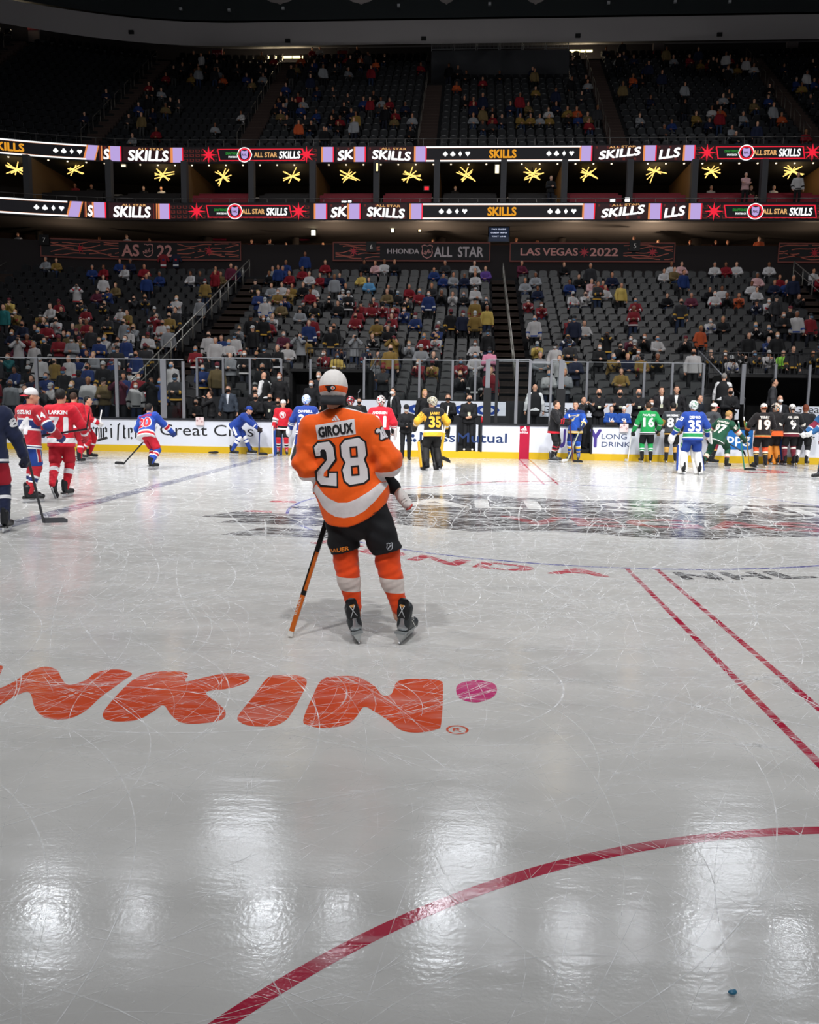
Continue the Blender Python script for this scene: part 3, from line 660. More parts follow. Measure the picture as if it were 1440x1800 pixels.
def stuff_seats(name, pos, label, m, occ=()):
    VV, FF, n = [], [], 0
    for d in (False, True):
        ps = [p for p in pos if ((round(p[0], 2), p[3]) in occ) == d]
        if not ps: continue
        b1 = MB(); b3 = MB(); seat_parts(b1, b3, None)
        if d: pan_down(b1)
        else: b1 = MB(); seat_parts(b1, b1, None)
        V0 = np.concatenate(b1.V); P = np.array([p[:3] for p in ps]); VV.append((P[:, None, :]+V0[None]).reshape(-1, 3)); FF += [[q+n+len(V0)*j for q in f] for j in range(len(ps)) for f in b1.F]; n += len(V0)*len(ps)
    me = D.meshes.new(name); me.from_pydata(np.concatenate(VV).tolist(), [], FF); me.materials.append(m); o = D.objects.new(name, me); COL.objects.link(o); tag(o, label, 'seats', None, 'stuff')

# tunnels under the lower stand
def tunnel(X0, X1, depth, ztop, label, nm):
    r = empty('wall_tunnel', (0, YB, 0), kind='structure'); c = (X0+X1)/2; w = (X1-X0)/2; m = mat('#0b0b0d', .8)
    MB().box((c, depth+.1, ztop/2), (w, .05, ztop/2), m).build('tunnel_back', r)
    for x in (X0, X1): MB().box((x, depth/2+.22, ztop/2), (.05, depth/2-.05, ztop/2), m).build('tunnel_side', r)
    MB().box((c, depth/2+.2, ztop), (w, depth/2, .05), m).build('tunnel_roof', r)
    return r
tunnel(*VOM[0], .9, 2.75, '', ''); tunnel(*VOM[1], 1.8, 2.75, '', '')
def barrier(x0, x1, Y, z0, z1, n, label):
    o = empty('barrier_railing', (x0, Y, z0), 0, label, 'railing'); L = x1-x0; h = z1-z0; m = mat('#3a3b3e', .5, .5)
    MB().bar((0, 0, h), (L, 0, h), .022, m).build('top_rail', o); MB().bar((0, 0, .08), (L, 0, .08), .015, m).build('bottom_rail', o)
    for k in range(n+1): MB().bar((L*k/n, 0, 0), (L*k/n, 0, h), .012 if k % 6 else .02, m, 4).build('bar', o)
barrier(-7.9, -5.15, 31.6, 2.9, 3.7, 22, 'dark barred railing above the left tunnel')
barrier(6.9, 12.2, 32.5, 2.9, 3.75, 34, 'dark barred railing above the right tunnel')
def slope_rail(xa, ya, za, xb, yb, zb, label):
    o = empty('stair_rail', (xa, ya, za), 0, label, 'railing'); d = (xb-xa, yb-ya, zb-za)
    MB().bar((0, 0, 1.0), (d[0], d[1], d[2]+1.0), .03, mat('#77787c', .4, .5)).build('top_rail', o)
    for k in range(5): t = k/4; MB().bar((d[0]*t, d[1]*t, d[2]*t), (d[0]*t, d[1]*t, d[2]*t+1), .02, mat('#55565a', .4, .5)).build('post', o)
slope_rail(-5.6, 29.0, 1.0, -5.15, 32.0, 2.6, 'sloping rail on the right side of the left tunnel')
slope_rail(7.6, 29.0, 1.0, 6.9, 32.4, 2.8, 'sloping rail on the left side of the right tunnel')

# ------------------------------------------------------------------ banner wall behind the top row
YW = 47.5
BROWN = mat('#7a4038', .7, var=.15); BRN2 = mat('#2a1718', .7); PINKL = mat('#c98b84', .6, var=.05); REDS = mat('#b0182c', .5); INKB = mat('#151316', .7)
def curved_strip(b, X0, X1, Y, z0, z1, m, step=1.0, dy=0.0, slope=0.0):
    n = max(1, int((X1-X0)/step)); xs = [X0+(X1-X0)*k/n for k in range(n+1)]
    for a, c in zip(xs[:-1], xs[1:]): b.add([(a, Y+bend(a)+dy, z0), (c, Y+bend(c)+dy, z0), (c, Y+bend(c)+dy, z1), (a, Y+bend(a)+dy, z1)], [(0, 1, 2, 3)], m)
o = MB(); curved_strip(o, -46, 40, YW+.1, 8.0, 10.45, mat('#1c1516', .8)); tag(o.build('wall_concourse_front'), kind='structure')
STAR = lambda x, z, r: [(x+(r if k % 2 == 0 else r*.32)*math.cos(PI/8*k), z+(r if k % 2 == 0 else r*.32)*math.sin(PI/8*k)) for k in range(16)]
def ribbon_pattern(b, X0, X1, Y, z0, z1, m, seed):
    """wavy ornamental lines of the printed border"""
    r = random.Random(seed); n = int((X1-X0)/.55); H_ = z1-z0
    for q in range(5):
        base = z0+H_*(.14+.18*q); pts = []
        for k in range(n*3+1):
            x = X0+(X1-X0)*k/(n*3); z = base+H_*.09*math.sin(x*1.7+q*1.3+seed)+H_*.05*math.sin(x*4.1+q*2); pts.append((x, min(max(z, z0+.05), z1-.08)))
        for (xa, za), (xb, zb) in zip(pts[:-1], pts[1:]):
            if r.random() < .88: b.add([(xa, Y+bend(xa), za), (xb, Y+bend(xb), zb), (xb, Y+bend(xb), zb+.045), (xa, Y+bend(xa), za+.045)], [(0, 1, 2, 3)], m)
def shield(b, x, y, z, h, m1, m2, words='NHL'):
    S = [(0, -.5), (.3, -.36), (.42, -.1), (.36, .2), (.42, .42), (.2, .5), (0, .42), (-.2, .5), (-.42, .42), (-.36, .2), (-.42, -.1), (-.3, -.36)]
    b.poly([(x+a*h, y, z+c*h) for a, c in S], m1); b.poly([(x+a*h*.86, y-.004, z+c*h*.86) for a, c in S], m2)
    text3(b, words, (x, y-.008, z-.16*h), (.92, 0, .38), (-.3, 0, .95), .26*h, .66*h, m1, .03)
def banner(px0, px1, items, label, z0=9.62, z1=10.52, seed=1):
    X0 = at(px0, 445, YW)[0]; X1 = at(px1, 445, YW)[0]; r = empty('banner', (0, 0, 0), 0, label, 'banner', 'printed banners behind the top row')
    b = MB(); curved_strip(b, X0, X1, YW, z0-.08, z1+.08, BROWN); b.build('frame', r)
    b = MB(); curved_strip(b, X0+.06, X1-.06, YW, z0, z1, INKB, dy=-.01); b.build('cloth', r)
    b = MB(); g = MB()
    for it in items:
        k = it[0]; x = at(it[1], 445, YW)[0]
        if k == 'pat': ribbon_pattern(b, x, at(it[2], 445, YW)[0], YW-.02, z0, z1, mat('#b05a48', .6), it[1])
        elif k == 'star': b.poly([(px, YW+bend(x)-.03, pz) for px, pz in STAR(x, (z0+z1)/2, .3)], REDS)
        elif k == 'txt': xe = at(it[2], 445, YW)[0]; text3(g, it[3], ((x+xe)/2, YW+bend(x)-.03, z0+(z1-z0)*it[4]), (1, 0, 0), (0, 0, 1), (z1-z0)*it[5], xe-x, it[6] if len(it) > 6 else PINKL, .03)
        elif k == 'shd': shield(g, x, YW+bend(x)-.03, (z0+z1)/2, (z1-z0)*.85, PINKL, INKB)
    o_ = b.build('border_print', r); g.build('lettering', r)
GREYL = mat('#b9aeb0', .6, var=.03)
banner(88, 424, [('pat', 104, 212), ('star', 149), ('txt', 217, 248, 'AS', .14, .72), ('shd', 261), ('txt', 277, 304, '22', .14, .72), ('pat', 312, 420), ('star', 368)], 'long dark red printed banner reading AS 22 behind the left section')
banner(585, 862, [('pat', 590, 668), ('star', 622), ('txt', 691, 737, 'HONDA', .38, .3, GREYL), ('shd', 751), ('txt', 763, 795, 'ALL', .2, .62, GREYL), ('txt', 805, 850, 'STAR', .2, .62, GREYL), ('txt', 681, 689, 'H', .38, .3, GREYL)], 'dark printed banner reading ALL STAR behind the section left of the middle stairs')
banner(896, 1187, [('txt', 915, 950, 'LAS', .3, .45), ('txt', 954, 1016, 'VEGAS', .3, .45), ('txt', 1037, 1087, '2022', .28, .48), ('pat', 1096, 1183), ('star', 1147), ('star', 1027)], 'dark printed banner reading LAS VEGAS 2022 right of the middle stairs')
banner(1368, 1500, [('pat', 1370, 1498), ('star', 1432)], 'dark red printed banner at the right edge above the right stairs')
for px, s, pz in ((94, '7', 428), (653, '6', 434), (1116, '5', 432)):
    x, z = at(px, pz, YW-.1); b = MB(); b.box((0, 0, 0), (.28, .03, .28), mat('#0c0c0e', .6)); o = b.build('section_sign'); o.location = (x, YW-.12+bend(x), z); tag(o, 'small black section sign with white %s on the banner wall' % s, 'sign', 'section number signs'); c = MB(); text3(c, s, (0, -.035, -.13), (1, 0, 0), (0, 0, 1), .26, None, mat('#d8d4cf', .6)); c.build('number', o)

# ------------------------------------------------------------------ concourse behind it
b = MB(); curved_strip(b, -46, 40, 56, 9.4, 12.2, mat('#3b2c26', .8, var=.2, scale=1)); tag(b.build('wall_concourse_back'), kind='structure')
b = MB()
for a in np.arange(-46, 40, 1.0): c = a+1.0; b.add([(a, YW+.1+bend(a), 9.45), (c, YW+.1+bend(c), 9.45), (c, 56+bend(c), 9.45), (a, 56+bend(a), 9.45)], [(0, 1, 2, 3)], mat('#2b2522', .7))
tag(b.build('floor_concourse'), kind='structure')
b = MB(); n_ = mat('#42403f', .8)
for a in np.arange(-46, 40, 1.0): c = a+1.0; b.add([(a, 46.6+bend(a), 11.55), (c, 46.6+bend(c), 11.55), (c, 56+bend(c), 12.1), (a, 56+bend(a), 12.1)], [(3, 2, 1, 0)], n_)
tag(b.build('ceiling_concourse'), kind='structure')
for i, px in enumerate((95, 365, 520, 775, 990, 1225, 1340)):
    x = at(px, 400, 53)[0]; b = MB(); b.bar((0, 0, 9.45), (0, 0, 11.85), .32 if i % 2 else .22, mat('#57514c', .8), 16); o = b.build('column'); o.location = (x, 53+bend(x), 0); tag(o, 'round concrete column on the lower concourse, %s from the left' % ROWN[i], 'column', 'lower concourse columns')
for i, (px0, px1) in enumerate(((250, 330), (470, 560), (640, 700), (950, 1010), (1060, 1160), (1345, 1420))):
    xa, xc = at(px0, 400, 55.8)[0], at(px1, 400, 55.8)[0]; b = MB(); b.box(((xa+xc)/2, 55.8, 10.6), ((xc-xa)/2, .05, 1.1), mat('#0d0b0c', .6)); tag(b.build('door_%d' % (i+1)), kind='structure')
# TV screen, work lamps
def lampbox(px, py, Y, w, h, e, col, name, label, cat):
    x, z = at(px, py, Y); b = MB(); b.box((0, .06, 0), (w+.05, .05, h+.05), mat('#111214', .5)); o = b.build(name); o.location = (x, Y+bend(x), z); tag(o, label, cat)
    MB().box((0, 0, 0), (w, .012, h), mat(col, emit=e)).build('light_face', o); return o
tv = lampbox(877, 412, 48.6, .56, .38, .10, '#5b6f9a', 'information_screen', 'small lit screen hung above the top of the middle stairs', 'screen')
c = MB(); [text3(c, s, (0, -.02, z), (1, 0, 0), (0, 0, 1), .07, w, mat('#dfe6ff', emit=1.2)) for s, z, w in (('FAN GUIDE', .25, .8), ('GUEST INFO', .05, .9), ('TEXT LINE', -.15, .8))]; c.build('screen_text', tv)
lampbox(551, 409, 49.5, .12, .14, 5, '#fff3c8', 'work_lamp', 'bright warm lamp beside the camera crew above banner six', 'lamp')
lampbox(690, 405, 49.5, .08, .1, 4, '#fff3c8', 'work_lamp', 'small bright lamp above the word on the centre banner', 'lamp')
lampbox(738, 400, 50, .07, .22, 3, '#ffe2a8', 'work_lamp', 'upright tube lamp above the centre banner', 'lamp')
lampbox(1008, 395+0, 50, .15, .05, .5, '#ffcf90', 'work_lamp', 'dim warm lamp under the right ribbon', 'lamp')
for px, col, s in ((386, '#8e1f45', '7'), (533, '#8e1f45', '6')):
    x, z = at(px, 411, 54+.001*0); b = MB(); b.box((0, 0, 0), (.42, .03, .42), mat(col, .6, emit=0)); o = b.build('section_sign'); o.location = (x, 54, z); tag(o, 'square magenta section sign with number %s, %s' % (s, 'near the left stairs' if px < 450 else 'left of the middle banner'), 'sign'); c = MB(); text3(c, s, (0, -.035, -.2), (1, 0, 0), (0, 0, 1), .4, None, mat('#c77d92', .6)); c.build('number', o)
# added warm lamps, hidden behind the banner wall to brighten the concourse
for i, (px, e) in enumerate(((170, 12), (600, 25), (760, 40), (1130, 55), (1000, 30), (1400, 10), (420, 8))):
    x = at(px, 400, 52)[0]; o = empty('fill_lamp', (x, 49.3+bend(x), 9.5), 0, 'added unseen lamp behind the banner wall on the lower concourse, %s one' % ROWN[i], 'lamp', 'added concourse lamps')
    MB().bar((0, 0, 0), (0, 0, .08), .12, mat('#ffd7a0', emit=1.5), 12).build('lens', o)
    l = D.lights.new('fill_glow', 'POINT'); l.energy = e*9; l.color = (1, .72, .5); l.shadow_soft_size = .12; q = D.objects.new('fill_glow', l); COL.objects.link(q); q.parent = o; q.location = (0, 0, .3)

# ------------------------------------------------------------------ LED ribbons
E_W = mat('#ffffff', emit=1.1, key='ew'); E_L = mat('#cdb4f5', emit=.80, key='el'); E_B = mat('#0d0a12', emit=.6, key='eb'); E_G = mat('#f0a32c', emit=.9, key='eg'); E_R = mat('#ff1f3c', emit=.9, key='er'); E_D = mat('#7a2c26', emit=.55, key='ed'); E_O = mat('#ff9d5a', emit=.8, key='eo'); E_P = mat('#37151c', emit=.5, key='ep'); E_GR = mat('#3fae48', emit=.6, key='egr'); E_M = mat('#e8b070', emit=.9, key='em')
class Ribbon:
    def __init__(s, Y, py, z0, z1, label):
        s.Y, s.py, s.z0, s.z1 = Y, py, z0, z1; s.b = MB(); s.r = empty('ribbon_display', (0, 0, 0), 0, label, 'display', 'stand edge displays'); s.k = 0
        b = MB(); n = 90; 
        for a in np.arange(-46, 40, 1.0):
            c = a+1.0; ya, yc = Y+bend(a)+.03, Y+bend(c)+.03; q0, q1 = z0-.06, z1+.06
            b.add([(a, ya, q0), (c, yc, q0), (c, yc, q1), (a, ya, q1), (a, ya+.4, q0), (c, yc+.4, q0), (c, yc+.4, q1), (a, ya+.4, q1)], [(0, 1, 2, 3), (4, 5, 1, 0), (3, 2, 6, 7)], mat('#15141a', .6))
        b.build('housing', s.r)
    def X(s, px): return at(px, s.py, s.Y+ (0 if px > 320 else bend(at(px, s.py, s.Y)[0])))[0]
    def P(s, x, v, d): return (x, s.Y+bend(x)-d, s.z0+(s.z1-s.z0)*v)
    def quad(s, x0, x1, m, v0=0, v1=1, sl=0.0, d=.0):
        n = max(1, int((x1-x0)/1.0))
        for k in range(n):
            a, c = x0+(x1-x0)*k/n, x0+(x1-x0)*(k+1)/n; s.b.add([s.P(a+sl, v0, d), s.P(c+sl, v0, d), s.P(c, v1, d), s.P(a, v1, d)], [(0, 1, 2, 3)], m)
    def text(s, t, x0, x1, v0, v1, m, bold=.06, shear=0, tilt=0.0, d=.02):
        V, F, w0 = text_geo(t, bold, shear); x = x0+V[:, 0]/w0*(x1-x0); v = v0+(v1-v0)*V[:, 1]+tilt*(x-x0)/(x1-x0); v = np.clip(v, .01, .99)
        s.b.add([s.P(a, c, d) for a, c in zip(x, v)], F, m)
    def suits(s, x0, w):
        for i in range(4):
            cx, r = x0+w*i, w*.36; cz = .5; h = r/(s.z1-s.z0)
            def pol(f, m=E_W): s.b.add([s.P(cx+a*r, cz+c*h, .02) for a, c in f], [tuple(range(len(f)))], m)
            circ = lambda ox, oz, q: [(ox+q*math.cos(2*PI*k/10), oz+q*math.sin(2*PI*k/10)) for k in range(10)]
            if i == 0: pol([(0, 1), (.9, 0), (-.9, 0)]); pol(circ(-.42, -.1, .5)); pol(circ(.42, -.1, .5)); pol([(-.1, 0), (.1, 0), (.3, -.9), (-.3, -.9)])
            if i == 1: pol(circ(0, .45, .48)); pol(circ(-.48, -.2, .48)); pol(circ(.48, -.2, .48)); pol([(-.1, 0), (.1, 0), (.3, -.9), (-.3, -.9)])
            if i == 2: pol([(0, 1), (.7, 0), (0, -1), (-.7, 0)])
            if i == 3: pol([(-.88, .2), (.88, .2), (0, -.95)]); pol(circ(-.42, .3, .5)); pol(circ(.42, .3, .5))
    def black(s, p0, p1, skills=None, suits=()):
        a, c = s.X(p0), s.X(p1); s.quad(a, c, E_B, d=.0); s.quad(a, c, E_W, .90, 1.0, d=.01); s.quad(a, c, E_W, 0, .10, d=.01); s.quad(a, c, E_O, .885, .90, d=.01); s.quad(a, c, E_O, .10, .115, d=.01)
        for q in suits: s.suits(s.X(q), .42)
        if skills: s.text('SKILLS', s.X(skills[0]), s.X(skills[1]), .24, .78, E_G, .05)
    def lav(s, p0, p1, sl=0.0): a, c = s.X(p0), s.X(p1); s.quad(a-.1, a+.02, E_O, sl=sl, d=.005); s.quad(a, c, E_L, sl=sl, d=.01); s.quad(c-.01, c+.07, E_R if sl == 0 else E_O, sl=sl, d=.006)
    def stripes(s, p0, p1):
        a, c = s.X(p0), s.X(p1); s.quad(a, c, E_P, d=.004); n = max(2, int((c-a)/.16))
        for k in range(n): x = a+(c-a)*(k+.5)/n; s.quad(x-.03, x+.03, (E_D, E_O)[k % 2], d=.008)
    def logo(s, p0, p1, t, tilt=0.0, sub=True, crop=None):
        a, c = s.X(p0), s.X(p1); s.quad(a, c, E_P, d=.004)
        for k in range(int((c-a)/.3)): s.quad(a+.1+.3*k, a+.24+.3*k, E_D, .05, .2, d=.006) if k % 2 else s.quad(a+.1+.3*k, a+.2+.3*k, E_D, .8, .95, d=.006)
        s.text(t, a+.10*(c-a), c-.05*(c-a), .10+max(0, -tilt)*.8, .80-max(0, tilt)*.55, E_W, .05, .12, tilt)
        if sub: s.text('ALL STAR', a+.3*(c-a), c-.15*(c-a), .8, .95, E_M, .03, 0, tilt*.3)
    def pattern(s, p0, p1, stars=(), frame_=None, chip=None):
        a, c = s.X(p0), s.X(p1); s.quad(a, c, mat('#150a0e', emit=.5, key='e15'), d=0)
        n = int((c-a)/.34)
        for k in range(n):
            x = a+.34*k+.05
            for q in range(3):
                v = .06+.31*q; s.quad(x, x+.24, E_D, v, v+.05, d=.004); s.quad(x, x+.04, E_D, v, v+.2, d=.004); s.quad(x+.1, x+.24, E_D, v+.14, v+.18, d=.004); s.quad(x+.2, x+.24, E_D, v, v+.14, d=.004)
        for p in stars:
            x = s.X(p); r = .5; h = r/(s.z1-s.z0); s.b.add([s.P(x+qa*r, .5+qc*h*.95, .02) for qa, qc in STAR(0, 0, 1)], [tuple(range(16))], E_R)
        if frame_:
            x0, x1 = s.X(frame_[0]), s.X(frame_[1]); s.quad(x0, x1, E_R, .1, .9, sl=.12, d=.008); s.quad(x0+.06, x1-.06, E_B, .15, .85, sl=.12, d=.012)
            L = x1-x0; s.text('DRAFTKINGS', x0+.10*L, x0+.26*L, .52, .68, E_GR, .04); s.text('SPORTSBOOK', x0+.13*L, x0+.25*L, .3, .42, E_W, .03); s.text('ALL STAR', x0+.43*L, x0+.70*L, .34, .66, E_M, .05); s.text('SKILLS', x0+.72*L, x0+.97*L, .26, .74, E_W, .045, .12)
        if chip:
            x = s.X(chip); h = 1/(s.z1-s.z0)
            for r, m, d in ((.5, E_W, .014), (.44, E_R, .016), (.34, E_B, .018)): s.b.add([s.P(x+r*.86*math.cos(2*PI*k/24)*(1+.05*(k % 3 == 0)), .5+r*.86*h*math.sin(2*PI*k/24)*.98, d) for k in range(24)], [tuple(range(24))], m)
            s.b.add([s.P(x+q[0], .5+q[1]*h, .02) for q in ((0, -.26), (.17, -.16), (.2, .1), (.18, .24), (0, .2), (-.18, .24), (-.2, .1), (-.17, -.16))], [tuple(range(8))], E_L)
            s.text('NHL', x-.13, x+.13, .42, .58, E_B, .03, d=.024)
    def done(s): s.b.build('screen', s.r)
for up in (0, 1):
    R_ = Ribbon(49, 272, 15.28, 16.1, 'upper lit ribbon display along the edge of the upper stand') if up else Ribbon(46.5, 371, 11.6, 12.42, 'lower lit ribbon display below the suites')
    o_ = (0, 40) if up else (0, 0)
    g = lambda a, c: a if up else c
    R_.black(g(-400, -400), g(152, 118), g((-28, 38), (-90, -30)), (g(96, 62),))
    R_.lav(g(155, 126), g(172, 144), .22*-1); R_.stripes(g(174, 147), g(180, 152)); R_.logo(g(180, 152), g(193, 164), 'S', sub=False)
    R_.lav(g(194, 165), g(211, 184)); R_.logo(g(216, 191), g(301, 269), 'SKILLS'); R_.stripes(g(296, 268), g(302, 278)); R_.lav(g(304, 281), g(320, 297))
    R_.pattern(g(322, 299), g(566, 553), (g(367, 346), g(539, 525)), g((382, 533), (362, 510)), g(430, 413))
    R_.lav(g(568, 555), g(585, 573)); R_.logo(g(590, 578), g(623, 612), 'SK', .12, sub=False); R_.lav(g(625, 614), g(641, 632)); R_.logo(g(646, 637), g(727, 716), 'SKILLS', -.14); R_.lav(g(731, 723), g(748, 741))
    R_.black(g(749, 743), g(1020, 1025), g((860, 908), (857, 908)), (g(783, 776), g(965, 967)))
    R_.lav(g(1022, 1027), g(1039, 1044)); R_.logo(g(1044, 1048), g(1131, 1138), 'SKILLS', .3); R_.lav(g(1134, 1143), g(1152, 1161)); R_.logo(g(1154, 1163), g(1198, 1207), 'LLS', .18, sub=False); R_.lav(g(1204, 1214), g(1220, 1232))
    R_.pattern(g(1222, 1234), g(1650, 1650), (g(1243, 1255), g(1428, 1455)), g((1258, 1412), (1272, 1433)), g(1312, 1328))
    R_.done()

# ------------------------------------------------------------------ suites between the ribbons
b = MB(); b2 = MB()
for a in np.arange(-46, 40, 1.0):
    c = a+1.0
    b.add([(a, 46.6+bend(a), 12.5), (c, 46.6+bend(c), 12.5), (c, 54+bend(c), 12.5), (a, 54+bend(a), 12.5)], [(0, 1, 2, 3)], mat('#241c1a', .8))
    b2.add([(a, 48.98+bend(a), 15.2), (c, 48.98+bend(c), 15.2), (c, 54+bend(c), 15.2), (a, 54+bend(a), 15.2)], [(3, 2, 1, 0)], mat('#3a393b', .8))
tag(b.build('floor_suites'), kind='structure'); tag(b2.build('ceiling_suites'), kind='structure')
b = MB(); curved_strip(b, -46, 40, 54, 12.4, 15.2, mat('#17110f', .8)); tag(b.build('wall_suites_back'), kind='structure')
COLX = [70, 197, 325, 443, 550, 662, 768, 885, 992, 1107, 1220, 1342, 1460]
for i, px in enumerate(COLX):
    x, _ = at(px, 320, 48.3); b = MB(); b.box((0, 0, 0), (.16, .2, 1.33), mat('#4a4a4e', .7)); o = b.build('column'); o.location = (x, 48.3+bend(x), 13.8); tag(o, 'grey square column dividing the suites, %s from the left' % ROWN[i], 'column', 'suite columns')
    if i % 2 == 0: tag(MB().box((x, 51.2+bend(x), 13.8), (.1, 2.6, 1.3), mat('#7a5c3a', .6, var=.1)).build('wall_partition_%d' % (i//2+1)), kind='structure')
REDSEAT = mat('#8a1a2c', .6, var=.1)
for i in range(12):
    xa, xc = at(COLX[i], 330, 48.3)[0], at(COLX[i+1], 330, 48.3)[0]; xm = (xa+xc)/2
    for r_, (yy, zz) in enumerate(((48.4, 12.9), (49.6, 13.3))):
        o = empty('suite_bench', (xm, yy+bend(xm), zz-.4), 0, 'dark %s seat row in the suites, %s bay, %s row' % ('red' if i in (2, 4, 5, 8, 9, 10, 11) else 'brown', ROWN[i], ('front', 'back')[r_]), 'seat row', 'suite seat rows')
        m_ = REDSEAT if i in (2, 4, 5, 8, 9, 10, 11) else mat('#17100f', .6)
        MB().box((0, .25, .55), ((xc-xa)/2-.35, .05, .3), m_).build('backrest', o); MB().box((0, 0, .3), ((xc-xa)/2-.35, .25, .07), m_).build('seat', o); MB().box((0, .0, .1), ((xc-xa)/2-.4, .2, .14), mat('#141114', .7)).build('base', o)
    o = MB().box((0, 0, 0), ((xc-xa)/2-.35, .3, .05), mat('#8f8a84', .3, var=.05)).build('bar_counter'); o.location = (xm, 51.6+bend(xm), 13.85); tag(o, 'narrow counter at the back of the suites, %s bay' % ROWN[i], 'counter', 'suite counters')
    MB().box((0, .1, -.65), ((xc-xa)/2-.32, .2, .6), mat('#1c1716', .7)).build('base', o)
TUBE = mat('#ffd070', emit=1.6)
for i, (px, py) in enumerate(((22, 292), (130, 297), (287, 308), (390, 311), (515, 310), (612, 310), (724, 309), (820, 308), (936, 307), (1034, 304), (1152, 303), (1250, 302), (1393, 301))):
    Y = 49.9; x, z = at(px, py, Y+bend(at(px, py, Y)[0])); o = empty('chandelier', (x, Y+bend(x), z), 0, 'lit chandelier of crossed glowing tubes in the suites, %s from the left' % ROWN[i], 'chandelier', 'crossed tube chandeliers')
    q = random.Random(i*7+1)
    for k in range(6):
        a = q.uniform(.2, .75) if k < 5 else q.uniform(.9, 1.3); L = q.uniform(.36, .60); dy = q.uniform(-.25, .25); ox, oz = q.uniform(-.12, .12), q.uniform(-.1, .1)
        a *= (-1, 1)[k % 2]; MB().bar((ox-math.cos(a)*L, -dy, oz-math.sin(a)*L), (ox+math.cos(a)*L, dy, oz+math.sin(a)*L), .03, TUBE).build('light_tube', o)
    MB().bar((0, 0, 0), (0, 0, 15.19-z), .012, mat('#222222', .5), 4).build('hanger', o)
    if i % 2 == 0:
        l = D.lights.new('tube_glow', 'POINT'); l.energy = 20; l.color = (1, .75, .42); l.shadow_soft_size = .3; w = D.objects.new('tube_glow', l); COL.objects.link(w); w.parent = o; w.location = (0, 0, -.3)
for k in range(48):
    x = -28+k*1.0; o = MB().bar((0, 0, 0), (0, 0, .05), .045, mat('#ffe9c4', emit=2.0), 8).build('downlight'); o.location = (x, 49.2+bend(x), 15.15); tag(o, 'tiny round downlight in the suite soffit, %d from the left end' % (k+1), 'lamp', 'suite soffit downlights')
for px, py, w_, h_, c_, e_, nm, lb in ((663/1.0, 294, .05, .2, '#ffe0a0', 2, 'wall_lamp', 'short slanted lit tube near the sixth suite bay'), (874, 297, .1, .22, '#fff0c0', 2.5, 'wall_lamp', 'short upright lit tube right of the middle suites'), (220, 293, .12, .06, '#ffe0b0', 2, 'wall_lamp', 'short lit tube in the third suite bay'), (750, 331, .12, .09, '#ff2030', 1.2, 'exit_sign', 'small red exit sign at the back of the suites'), (605, 355, .13, .05, '#ffffff', 3, 'work_lamp', 'small white lamp on the suite ledge, left of two'), (615, 355, .09, .07, '#ffffff', 3, 'work_lamp', 'small white lamp on the suite ledge, right of two'), (1077, 352, .12, .08, '#ffffff', 4, 'work_lamp', 'white lamp on the suite ledge above the tilted word, left'), (1103, 351, .12, .09, '#ffffff', 4, 'work_lamp', 'white lamp on the suite ledge above the tilted word, right')):
    lampbox(px, py, 48.0 if 'ledge' not in lb else 47.0, w_, h_, e_, c_, nm, lb, 'lamp' if nm != 'exit_sign' else 'sign')
# ledge rail over the lower ribbon and rail over the upper one
def long_rail(Y, z0, z1, label, n=58):
    r = empty('guard_rail', (0, 0, 0), 0, label, 'railing'); m = mat('#6a6765', .4, .5); b = MB(); 
    for a in np.arange(-40, 34, 1.5): b.bar((a, Y+bend(a), z1), (a+1.5, Y+bend(a+1.5), z1), .022, m, 5)
    b.build('top_rail', r)
    for k in range(n): x = -34+k*1.05; MB().bar((x, Y+bend(x), z0), (x, Y+bend(x), z1), .016, m, 4).build('post', r)
long_rail(46.7, 12.42, 12.72, 'low rail along the front of the suites'); long_rail(49.35, 16.1, 16.62, 'low rail along the front of the upper stand')
b = MB(); curved_strip(b, -46, 40, 49.46, 15.3, 16.1, mat('#1a1719', .8)); tag(b.build('wall_upper_front'), kind='structure')

# ------------------------------------------------------------------ upper stand
UY = [50.2+.84*i for i in range(18)]; UZ = [15.95+.62*i for i in range(18)]; UA = [-33.5, -24.5, -15.3, -4.5, 6.6, 17.9]
PLAT = (at(758, 130, 61)[0], at(1000, 130, 61)[0])
uskip = lambda X, i: PLAT[0] < X < PLAT[1] and i > 12
terrace('floor_upper_stand', [y-.44 for y in UY], UZ, .84, -46, 40, mat('#121316', .9), 1.0, uskip)
for X in UA:
    stair('stair_upper_stand', X, [u for u in UY if not (uskip(X, UY.index(u)))], UZ, .55, mat('#3a2c28', .85))
US = [s for s in seat_positions(UY, UZ, UA, .54, -40, 34, uskip) if s[0] < 26]
SEATU = mat('#1b1d21', .36, var=.12, spec=.6)
for i, X in enumerate(UA):
    for j in range(8):
        k = 1+j*2
        if uskip(X, k): continue
        o = empty('handrail', (X-.5, UY[k]-.1+bend(X), UZ[k]), 0, 'short looped handrail on the %s upper stairs, %s from the bottom' % (ROWN[i], ROWN[j]), 'handrail', 'looped handrails of the upper stairs')
        m = mat('#77716a', .4, .4); MB().tube([(0, 0, 0), (0, 0, .95), (0, 1.1, .95+.8), (0, 1.1, .8)], .022, m, 5).build('rail', o)
